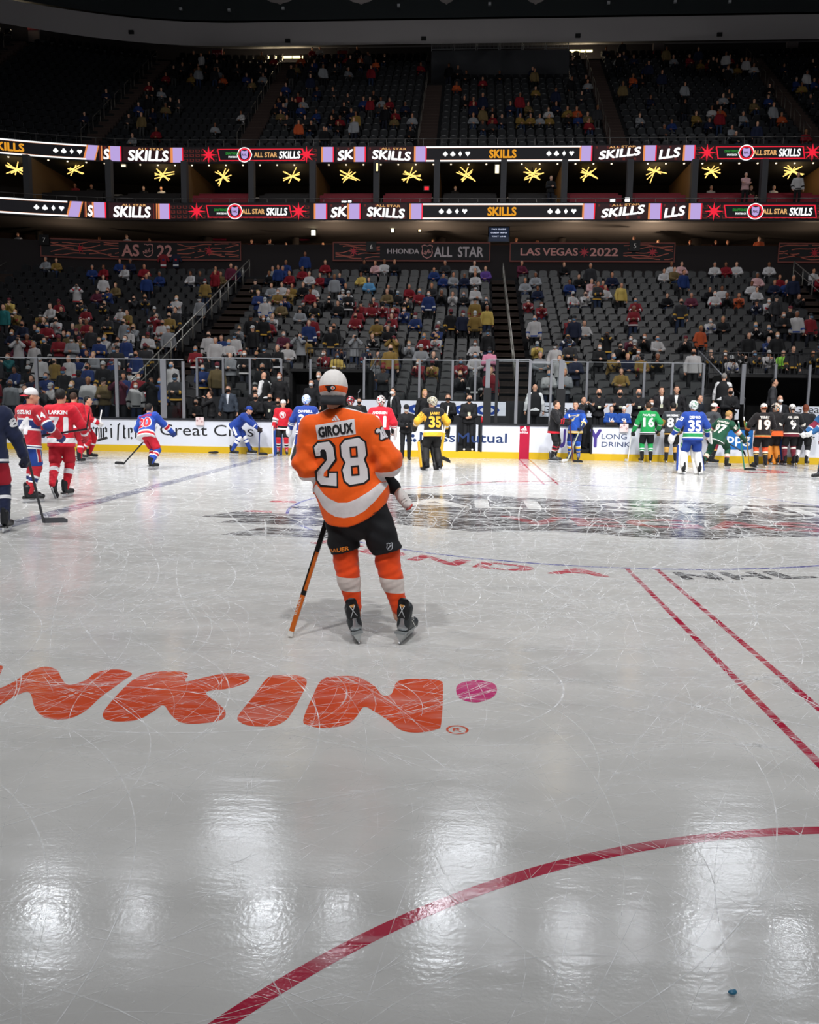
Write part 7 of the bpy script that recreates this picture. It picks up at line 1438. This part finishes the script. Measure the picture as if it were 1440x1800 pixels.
bench_p(941, 676, 27.8, 'man in white shirt and black vest, back turned, right of the padded posts', rz=PI, top='#e4e4e6', vest='#17171a', hair=None)
# kit on the bench rail and the ice
for px, col, lb in ((848, '#c22430', 'red drinking bottle on the board rail at the gate'), (857, '#2f8f6c', 'green and white drinking bottle on the board rail'), (1313, '#2c8f55', 'green drinking bottle on the board rail behind the black 19 player')):
    X = at(px, 740, 26.0)[0]; o = empty('drinking_bottle', (X, 26.02, 1.09), 0, lb, 'bottle'); MB().bar((0, 0, 0), (0, 0, .2 if 'red' in lb else .13), .042, mat(col, .4), 12).build('bottle_body', o); MB().bar((0, 0, .2 if 'red' in lb else .13), (0, 0, .24 if 'red' in lb else .17), .03, mat('#e6e6e6', .4), 10, .012).build('cap', o)
x, y = G2(375, 793, 25.6); V, F = blend([ell((x, y, .04), (.17, .07, .035)), ell((x+.08, y, .05), (.09, .06, .035))], .012, .02); tag(mesh_np('puck_bag', V, F, mat('#1d1b1c', .8)), 'dark bag lying on the ice against the yellow board foot', 'bag')
# ================================================================== spectators
CW = {'w': '#b9b6b6', 'r': '#7c1a24', 'b': '#1f3366', 'n': '#181f36', 'k': '#121215', 'g': '#846a34', 'v': '#2c2c2f', 'y': '#c2a858', 'G': '#8a8c90', 'p': '#d98aa6', 'o': '#b5502a', 't': '#1f6a6c', 'u': '#5a1f34', 'c': '#6b5a3a', 'L': '#5a8fb8', 'e': '#8fd04a', 'P': '#5b3f86', 's': '#c9a0a0'}
CN = {'w': 'white', 'r': 'red', 'b': 'blue', 'n': 'navy', 'k': 'black', 'g': 'gold', 'v': 'charcoal', 'y': 'yellow', 'G': 'grey', 'p': 'pink', 'o': 'orange', 't': 'teal', 'u': 'burgundy', 'c': 'patterned', 'L': 'light blue', 'e': 'lime', 'P': 'purple', 's': 'pale pink'}
def template(kind, h):
    seat = kind in ('sit', 'sit2')
    if seat: P = dict(hip=(0, .16, .52), lean=6 if kind == 'sit' else 14, aL=(.12, -.34, .09), aR=(-.12, -.32, .09), wL=(.10, -.16, .66), wR=(-.08, -.18, .66), khL=(0, -1, 1), khR=(0, -1, 1), ehL=(1, .4, -.4), ehR=(-1, .4, -.4))
    else: P = dict(hip=(0, 0, .95), aL=(.11, 0, .09), aR=(-.12, .02, .09))
    P.update({'sit2': dict(wL=(.08, -.30, .92), wR=(-.05, -.30, .92), ehL=(.5, .5, -1), ehR=(-.5, .5, -1)), 'stand': dict(wL=(.28, -.10, .86), wR=(-.26, -.12, .88)), 'arms': dict(wL=(-.12, -.22, 1.2), wR=(.12, -.24, 1.17), ehL=(.6, .1, -1), ehR=(-.6, .1, -1)), 'phone': dict(wL=(.07, -.26, 1.56), wR=(-.07, -.26, 1.55), ehL=(.9, -.2, -1), ehR=(-.9, -.2, -1)), 'hold': dict(wL=(.07, -.28, 1.14), wR=(-.06, -.28, 1.13))}.get(kind, {}))
    J = skeleton(P); Q = {}
    Q['body'] = body_mesh(J, h, curl=.6); V, F, _ = jersey_mesh(J, h, .98, .12, .93, .88, folds=False, k=.02); Q['shirt'] = (V, F); Q['shirt_t'] = jersey_t(V, J, _)
    Q['trousers'] = blend([cap(J['P']+J['up']*.05, J['P'], .15, .155, s=(1, .74), ref=tuple(J['lat']))]+[c for q in 'LR' for c in (cap(J['h'+q], J['k'+q], .09, .072), cap(J['k'+q], J['a'+q], .07, .06))], h, .02)
    sh = [cap(J['a'+q]-[0, -.04, .045], J['a'+q]-[0, .14, .05], .042, .038) for q in 'LR']; Q['shoes'] = blend(sh, h*.8, 0)
    Q['hair'] = hair_mesh(J, h*.8, 0); Q['long_hair'] = hair_mesh(J, h*.8, .17)
    g = lambda x, y, z: J['H']+hframe(J)@np.array([x, y, z])
    Q['mask'] = blend([ell(g(0, -.040, -.045), (.073, .092, .066), hframe(J))], h*.6, 0, cuts=[lambda P: (P-g(0, 0, -.002))@J['hu'], lambda P: -((P-g(0, -.005, 0))@J['hf'])])
    V, F, bv, bf = cap_mesh(J, h*.8, False); bv = np.array(bv); Q['cap'] = (np.concatenate([V, bv]), np.concatenate([F, np.array(bf)+len(V)]))
    if kind == 'phone': b = MB(); m = (J['wL']+J['wR'])/2+np.array([0, -.05, .07]); b.box(m, (.075, .006, .04), mat('#101114', .3)); Q['phone_c'] = tuple(m)
    return J, Q
TPL = {}
GREY = D.materials.new('plain_cloth')
for kd in ('sit', 'sit2', 'stand', 'arms', 'phone', 'hold'):
    J, Q = template(kd, .022); TPL[kd] = {k: mesh_np('_', v[0], v[1], GREY, t=Q['shirt_t'] if k == 'shirt' else None) for k, v in Q.items() if k not in ('phone_c', 'shirt_t')}
PH = MB().box((0, -.31, 1.64), (.07, .006, .038), mat('#101114', .3)).build('_ph'); PHM = PH.data; D.objects.remove(PH)
DIRECT = {}
def part_obj(me, name, root, m):
    o = D.objects.new(name, me); COL.objects.link(o); o.parent = root; o.material_slots[0].link = 'OBJECT'; o.material_slots[0].material = m; return o
STRIPES = {'w': (('#27448f',), ('#b3202d',), ('#17171b',), ()), 'r': (('#d9d6d6',), ('#17171b',), ('#d9d6d6',)), 'b': (('#d9d6d6',), ('#c79a3c',), ()), 'n': (('#d9d6d6',), ()), 'k': (('#c79a3c',), ('#d9d6d6',), (), (), ()), 'g': (('#17171b',), ('#8a2a2c',), ()), 'v': (('#c79a3c',), ('#c79a3c',), ()), 'u': ((), ), 'o': (('#17171b',), ), 'e': (('#17171b', ), )}
def shirt_mat(col, r):
    st = r.choice(STRIPES.get(col, ((),)))
    if not st: return mat(CW[col], .8, var=.12)
    c = st[0]; return ramp_mat(jt(CW[col], [(.06, c), (.15, CW[col])], [(.62, c), (.76, CW[col])]))
def spectator(X, Y, Z, kd, col, rz, label, grp, r, pants=None, long=False, mask=None, hat=None, sc=1.0, cat='person'):
    o = empty('spectator', (X, Y, Z), rz, label, cat, grp, scale=sc); T = TPL[kd]
    part_obj(T['body'], 'body', o, SKIN[r.choice((0, 0, 1, 3, 3, 2))]); part_obj(T['shirt'], 'shirt', o, shirt_mat(col, r)); part_obj(T['trousers'], 'trousers', o, mat(pants or r.choice(('#1b1e2a', '#23304a', '#151517', '#2c2c30')), .85)); part_obj(T['shoes'], 'shoes', o, mat('#1a1a1c', .7))
    if hat: part_obj(T['cap'], 'cap', o, mat(hat, .7))
    else: part_obj(T['long_hair' if long else 'hair'], 'hair', o, HAIRM[r.choice(('black', 'brown', 'brown', 'grey', 'blond') if not long else ('blond', 'brown', 'red', 'black'))])
    if mask: part_obj(T['mask'], 'face_mask', o, mat(mask, .8))
    if kd == 'phone': q = D.objects.new('phone', PHM); COL.objects.link(q); q.parent = o
    return o
# seen in the photograph: head position (three times enlarged from the corner of its third), shirt colour, pose
SPOT = {(0, 340): "75,775,w,p 95,640,g,s 185,650,g,s 255,615,w,s 280,560,r,s 320,620,k,s 345,760,r,t 410,485,w,p 425,760,g,s 500,700,v,t 540,425,w,t 575,655,v,t 625,395,w,s 668,705,w,t 690,680,G,t 705,545,v,s 750,755,w,t 770,540,v,s 765,440,k,s 825,600,v,s 840,650,r,p 882,725,G,t 895,570,n,s 920,620,v,t 963,545,w,a 1045,440,v,s 1082,450,g,t 1130,410,r,s 1160,405,r,t 1225,385,u,t 1305,460,k,t 1370,530,b,t 1400,430,k,s 1300,640,k,t 1262,705,G,s 1345,720,k,t 1410,640,k,t 1030,800,r,t 1045,745,w,t 1100,760,b,t 1140,765,w,t 1200,770,w,h 1265,830,k,t 1268,760,w,t 1372,810,k,t 1208,850,G,h 1065,945,b,h 920,985,v,h 935,965,b,t 812,1010,k,p 752,930,r,t 680,1010,w,t 612,1020,u,p 525,1005,c,t 490,980,w,t 430,935,n,t 315,875,g,t 345,875,w,t 245,860,w,t 290,780,k,t 55,935,b,s 10,1000,r,t 70,1000,G,t 150,965,n,s 505,915,b,t 550,900,k,t 600,885,b,t 660,780,b,t 605,800,v,t 640,960,w,s 700,910,k,t 820,855,b,t 845,915,w,t 125,690,n,s 205,690,k,s 240,685,r,s 320,735,k,s 370,735,c,t 460,770,w,s 530,785,w,s 570,830,v,s 745,800,v,t 800,775,v,s 465,375,b,s 680,355,n,s 735,385,r,s 520,380,r,s 320,355,g,s 270,325,G,s 20,620,t,t 15,560,y,s 100,790,u,s 150,780,r,s 170,730,k,s 215,800,w,t 40,730,n,s 10,680,r,s 395,780,G,t 450,850,k,s 480,880,w,s 400,870,b,s 360,940,k,t 290,935,b,s 580,925,w,s 700,1040,w,s 380,1010,w,s 230,1020,b,s 185,1000,w,s 35,880,t,s 760,870,k,s 660,930,b,t 1420,480,G,s 1430,395,G,s 610,360,b,s 500,520,u,s 720,720,G,s 430,590,v,s 460,600,r,s 560,570,k,s 590,520,b,s 610,600,w,s",
        (480, 340): "20,655,w,s 25,750,u,s 60,375,b,s 100,415,r,s 142,405,r,s 185,435,w,s 235,428,r,s 290,430,n,s 350,430,n,s 240,505,w,s 75,490,g,s 110,535,g,s 15,530,g,s 45,560,b,s 210,560,k,s 270,565,k,s 88,800,w,s 162,740,G,p 172,795,g,s 212,665,r,t 195,700,b,t 272,710,k,t 345,695,k,t 405,755,G,p 415,805,n,s 487,825,n,s 540,690,g,s 600,680,k,s 582,715,k,s 535,840,g,s 605,835,g,t 250,855,r,s 300,860,y,s 390,560,r,s 440,580,r,s 490,590,r,s 530,540,r,s 588,540,c,s 568,590,r,s 630,530,k,s 622,600,r,s 655,620,r,s 693,620,b,s 762,655,b,s 730,500,r,s 772,535,r,s 828,530,b,t 885,540,k,s 950,525,w,s 1003,535,k,s 1067,510,w,t 1080,555,g,t 1150,560,k,s 908,625,k,t 992,625,n,t 1040,640,g,t 1130,592,y,t 860,398,b,s 905,430,b,s 955,430,G,s 1005,418,n,s 1070,375,w,s 1058,430,w,s 1128,415,P,s 485,368,k,s 540,375,s,s 590,378,w,s 640,365,k,s 465,430,y,s 512,448,L,s 790,750,r,s 855,765,w,s 712,800,G,s 775,830,G,s 630,770,g,p 655,775,k,s 755,900,r,s 830,885,g,s 1000,885,r,s 1058,875,w,s 1003,975,k,s 1072,950,k,t 1108,945,k,s 1228,742,k,t 1213,840,p,t 1290,820,n,t 1365,855,G,s 1252,970,r,t 1340,560,r,s 1400,580,r,s 1328,480,G,s 1372,495,n,s 1305,370,u,s 1355,785,y,s 1415,650,w,t 598,918,v,a 518,965,G,s 518,930,k,s 1395,930,w,t 1085,800,w,s 540,740,k,s 470,520,k,t 300,440,k,s 330,590,k,s 150,600,k,s 20,590,c,s 640,660,r,s 700,560,k,s 1105,400,k,s 420,620,r,s 455,660,r,s 30,500,w,s 180,500,k,s 10,390,b,s 380,500,k,s",
        (960, 340): "25,790,w,t 97,875,w,t 155,865,n,t 88,800,b,s 142,755,n,p 172,655,n,t 112,670,r,s 203,695,w,s 100,465,b,s 165,450,k,s 225,460,s,s 240,485,w,s 292,480,r,s 335,448,n,s 378,490,y,t 130,545,w,s 200,535,w,s 465,565,r,s 298,800,k,h 355,740,k,p 427,755,u,s 457,785,k,s 395,815,k,s 515,755,k,s 587,755,w,s 482,828,G,s 352,875,g,s 442,870,n,s 508,875,g,s 582,880,k,s 735,575,v,t 765,540,u,s 857,500,k,s 925,515,w,s 900,545,w,s 800,700,o,t 868,680,w,s 945,658,k,s 728,770,k,s 752,855,w,t 875,830,v,s 915,838,v,s 958,838,k,s 968,870,w,s 1055,830,v,s 1080,735,k,t 1138,835,w,s 1172,780,b,s 1162,718,k,s 1213,858,e,s 1237,735,k,t 1230,650,k,t 1283,650,w,t 1393,655,r,t 1283,860,v,t 1082,485,w,s 1107,510,w,s 1140,450,s,s 1110,560,n,s 985,545,k,s 1022,545,o,s 1187,570,w,s 1238,465,n,s 1350,460,n,t 1300,430,r,s 1322,475,b,s 1415,480,y,s 1432,400,w,s 1240,372,w,s 650,368,w,s 695,378,s,s 622,420,w,s 872,320,w,s 910,325,r,s 960,335,w,s 1390,365,k,t 1420,450,r,s 1200,850,G,s 1265,600,k,t 1305,540,k,s 1120,690,k,s 1420,700,k,s 1380,840,k,s 1430,820,n,s"}
SPOTS = []
for (ox, oy), s in SPOT.items():
    for e in s.split(): a, c, col, pz = e.split(','); SPOTS.append((ox+float(a)/3, oy+float(c)/3, col, pz))
ROWS = [(Y, Z, i) for i, (Y, Z) in enumerate(zip(LY[:-1], LZ[:-1]))]; XROWS = [(Y, Z, i-3) for i, (Y, Z) in enumerate(XR)]
hs = {'s': 1.13, 't': 1.62, 'p': 1.6, 'a': 1.62, 'h': 1.62}
r = random.Random(21); placed = []; taken = []; takn = set()
for px, py, col, pz in SPOTS:
    best = None
    for Y, Z, i in ROWS+XROWS:
        X, Zh = at(px, py, Y-.0); Yb = Y+bend(X) if i >= 0 else Y
        for _ in range(2): X, Zh = at(px, py, Yb); Yb = Y+bend(X) if i >= 0 else Y
        if i < 0 and X > -11.3: continue
        if i >= 0 and vom(X, i): continue
        e = abs(Zh-Z-hs[pz])
        if best is None or e < best[0]: best = (e, X, Yb, Z, i)
    e, X, Y, Z, i = best
    sx = [q for q in LS if q[3] == i and (i >= 0 or q[0] < -11.3)]; fr = [q for q in sx if (round(q[0], 2), i) not in takn]
    q = min(fr, key=lambda q: abs(q[0]-X))
    if abs(q[0]-X) > .8: continue
    takn.add((round(q[0], 2), i)); placed.append([q[0], q[1], q[2], i, col, pz]); continue
def dens(X, i):
    if X < -13.9: return .62 if i < 10 else .30
    if X < -.7: return .22 if i > 4 else .28
    return .10
cand = [s for s in LS if -21 < s[0] < 17.5 and s[3] >= -3]; r.shuffle(cand)
for s in cand:
    if len(placed) >= 395: break
    if r.random() > dens(s[0], s[3])*.42: continue
    if (round(s[0], 2), s[3]) in takn: continue
    takn.add((round(s[0], 2), s[3])); placed.append([s[0], s[1], s[2], s[3], r.choice('wkkvvnrbgGGkc'), r.choice('ssssth')])
def secn(X): return sum(X > a for a in AISLE)
make_seats({(round(q[0], 2), q[3]) for q in placed if q[5] == 's'})
placed.sort(key=lambda q: q[1]); ind = placed[:300]; rest = placed[300:]
order = {}
for q in sorted(ind, key=lambda q: q[0]): k = (secn(q[0]), q[3]); order.setdefault(k, []).append(id(q))
NTH = ROWN[:20]+['last']*40
PZ = {'s': 'seated', 't': 'standing', 'p': 'hands raised', 'a': 'arms crossed', 'h': 'standing'}
for q in ind:
    X, Y, Z, i, col, pz = q; sc = secn(X); n = order[(sc, i)].index(id(q)); kd = {'s': r.choice(('sit', 'sit2')), 't': r.choice(('stand', 'stand', 'hold')), 'p': 'phone', 'a': 'arms', 'h': 'hold'}[pz]
    lab = 'person in %s, %s, %s row, %s, %s from left' % (CN[col], PZ[pz], rown(i), SEC[sc], NTH[n] if n else 'first')
    spectator(X, Y+(.0 if pz == 's' else -.04), Z, kd, col, r.uniform(-.4, .4), lab, 'spectators in the lower stand', r, None, r.random() < .3 and pz == 's', r.choice((None, '#17171a', '#dcdcdc', '#6f93b5', None)), r.choice((None,)*7+('#17171a', '#17171a', '#b9b9b9', '#6c1f2c')), r.uniform(.92, 1.03))
# everyone farther away: one crowd
def crowd(name, ppl, label, h=.05, seed=5):
    r = random.Random(seed); T = {}
    for kd in ('sit', 'stand'):
        J, Q = template(kd, h); T[kd] = Q
    VV, FF, CC = [], [], []; n = 0
    skins = [lin(c) for c in ('#d9a488', '#c58a6c', '#8a5a42')]; hairs = [lin(c) for c in ('#14100e', '#3a2518', '#8a6a42', '#777777')]; pants = [lin(c) for c in ('#1b1e2a', '#23304a', '#151517', '#3a3a3a')]
    for X, Y, Z, i, col, pz in ppl:
        Q = T['sit' if pz == 's' else 'stand']; a = r.uniform(-.4, .4); R = rotz(a)*r.uniform(.92, 1.03)
        for k in ('body', 'shirt', 'trousers', 'hair'):
            V, F = Q[k]; c = {'body': r.choice(skins), 'shirt': lin(CW[col]), 'trousers': r.choice(pants), 'hair': r.choice(hairs)}[k]
            VV.append(V@R.T+[X, Y, Z]); FF.append(F+n); CC.append(np.tile([*c, 1], (len(V), 1))); n += len(V)
    V = np.concatenate(VV); F = np.concatenate(FF); C = np.concatenate(CC); o = mesh_np(name, V, F, attr_mat(), None, dye=C); tag(o, label, 'crowd', None, 'stuff'); return o
crowd('crowd', rest, 'more spectators in the top rows of the lower stand', .045)
up = []; ru = random.Random(12); CL = [(-27, 3, 2.5), (-21.5, 4, 2), (-12, 4, 2.2), (-17, 11, 2.5), (-13.5, 9, 2), (-8.5, 5, 3), (-6, 3, 2), (-9.5, 2, 2), (-1, 3, 2.5), (3, 4, 2.5), (6, 2, 1.6), (-3, 12, 2), (5.2, 9, 1.5), (10, 2, 3), (13, 6, 2), (14, 4, 1.6), (20, 8, 3), (16, 13, 3), (10, 14, 3), (-11, 15, 4), (-20, 13, 4), (-14, 5, 1.5), (22, 4, 3), (5, 6, 1.5), (-30, 8, 4)]
for s in US:
    X, Y, Z, i, sec, k = s; d = sum(math.exp(-((X-cx)/w)**2-((i-ci)/1.8)**2) for cx, ci, w in CL)
    if -26 < X < 24 and ru.random() < .05+.45*min(1, d)*.8: up.append((X, Y, Z, i, ru.choice('kkkvvnnrrwGGgbkco'), ru.choice('sssst')))
up = ru.sample(up, min(len(up), 430)); stuff_seats('arena_seats', US, 'rows of dark folding seats filling the upper stand', SEATU, {(round(q[0], 2), q[3]) for q in up if q[5] == 's'}); crowd('crowd', up, 'spectators scattered over the upper stand', .055)
# people on the concourse and in the suites
for i, (px, pyh, Y, zf_, col, tx) in enumerate([(60, 410, 50, 9.45, 'w', 'beside the yellow vest steward'), (183, 403, 50, 9.45, 'e', 'with a paper sign, a steward'), (97, 405, 51, 9.45, 'r', 'behind the left end of the long banner'), (227, 418, 49, 9.45, 'w', 'leaning over the left banner'), (265, 402, 50, 9.45, 's', 'behind the left banner emblem'), (332, 412, 52, 9.45, 'k', 'near the right end of the left banner'), (443, 410, 50, 9.45, 'r', 'by the top of the left stairs'), (475, 418, 50, 9.45, 'w', 'right of the top of the left stairs'), (503, 420, 51, 9.45, 'k', 'left of the magenta sign'), (568, 425, 51, 9.45, 'r', 'left of the middle banner'), (683, 403, 51, 9.45, 'k', 'left of the tube lamp'), (762, 405, 50, 9.45, 'k', 'right of the tube lamp'), (818, 408, 51, 9.45, 'k', 'above the banner word at its right half'), (908, 415, 49.5, 9.45, 'w', 'right of the small screen'), (945, 408, 50, 9.45, 'k', 'filming above the right banner'), (1032, 415, 52, 9.45, 'o', 'above the right banner middle'), (1115, 420, 49, 9.45, 'w', 'leaning at the sign numbered 5'), (1158, 415, 50, 9.45, 'k', 'right of the sign numbered 5'), (1214, 418, 50, 9.45, 'k', 'by the pale column'), (1258, 415, 50, 9.45, 'u', 'right of the pale column'), (1280, 408, 50, 9.45, 'k', 'pair of dark figures, left'), (1335, 415, 49, 9.45, 'o', 'above the right stairs')]):
    x, z = at(px, pyh, Y); Y2 = Y+bend(x); spectator(x, Y2, zf_, r.choice(('stand', 'arms', 'hold')), col, r.uniform(-.3, .3), 'person in %s on the lower concourse %s' % (CN[col], tx), 'people on the concourse', r)
for i, (px, Y, col, tx) in enumerate([(15, 50.4, 'r', 'leftmost bay'), (145, 50.4, 'r', 'below the second chandelier'), (170, 50.4, 'k', 'right of the second chandelier'), (255, 50.3, 'k', 'below the third chandelier'), (285, 50.3, 'w', 'right of the third chandelier'), (800, 50.3, 'k', 'seventh bay'), (968, 48.1, 'k', 'beside the grey column'), (1250, 50.3, 'w', 'below the twelfth chandelier'), (1320, 50.3, 'k', 'right bay at the counter'), (1360, 50.3, 'w', 'right bay near the edge'), (1402, 47.6, 'w', 'rightmost, leaning forward'), (1310, 47.6, 's', 'front row right')]):
    x = at(px, 330, Y)[0]; spectator(x, Y+bend(x), 12.5, r.choice(('stand', 'arms', 'hold')), col, r.uniform(-.5, .5), 'person in %s standing in the suites, %s' % (CN[col], tx), 'people in the suites', r)
# jerseys hung over the left banner
for px, c1, c2, tx in ((287, 'r', '#1c2b5a', 'left of two'), (309, 'n', '#b3202d', 'right of two')):
    x, z = at(px, 470, 47.3); J, Q = TPL['stand'], None; b = MB(); m1 = mat(CW[c1], .8); m2 = mat(c2, .8)
    P = [(-.16, -.62), (.16, -.62), (.17, -.1), (.3, -.32), (.38, -.22), (.22, .05), (.08, .1), (-.08, .1), (-.22, .05), (-.38, -.22), (-.3, -.32), (-.17, -.1)]; b.prism(P, .03, m1); b.box((0, -.02, -.5), (.16, .004, .05), mat('#d8d8d8', .8)); b.box((0, -.02, -.2), (.06, .004, .06), m2); o = b.build('hanging_jersey'); o.location = (x, 47.35, z+.62); tag(o, 'small %s jersey hung over the left banner, %s' % ({'r': 'red', 'n': 'navy'}[c1], tx), 'jersey')
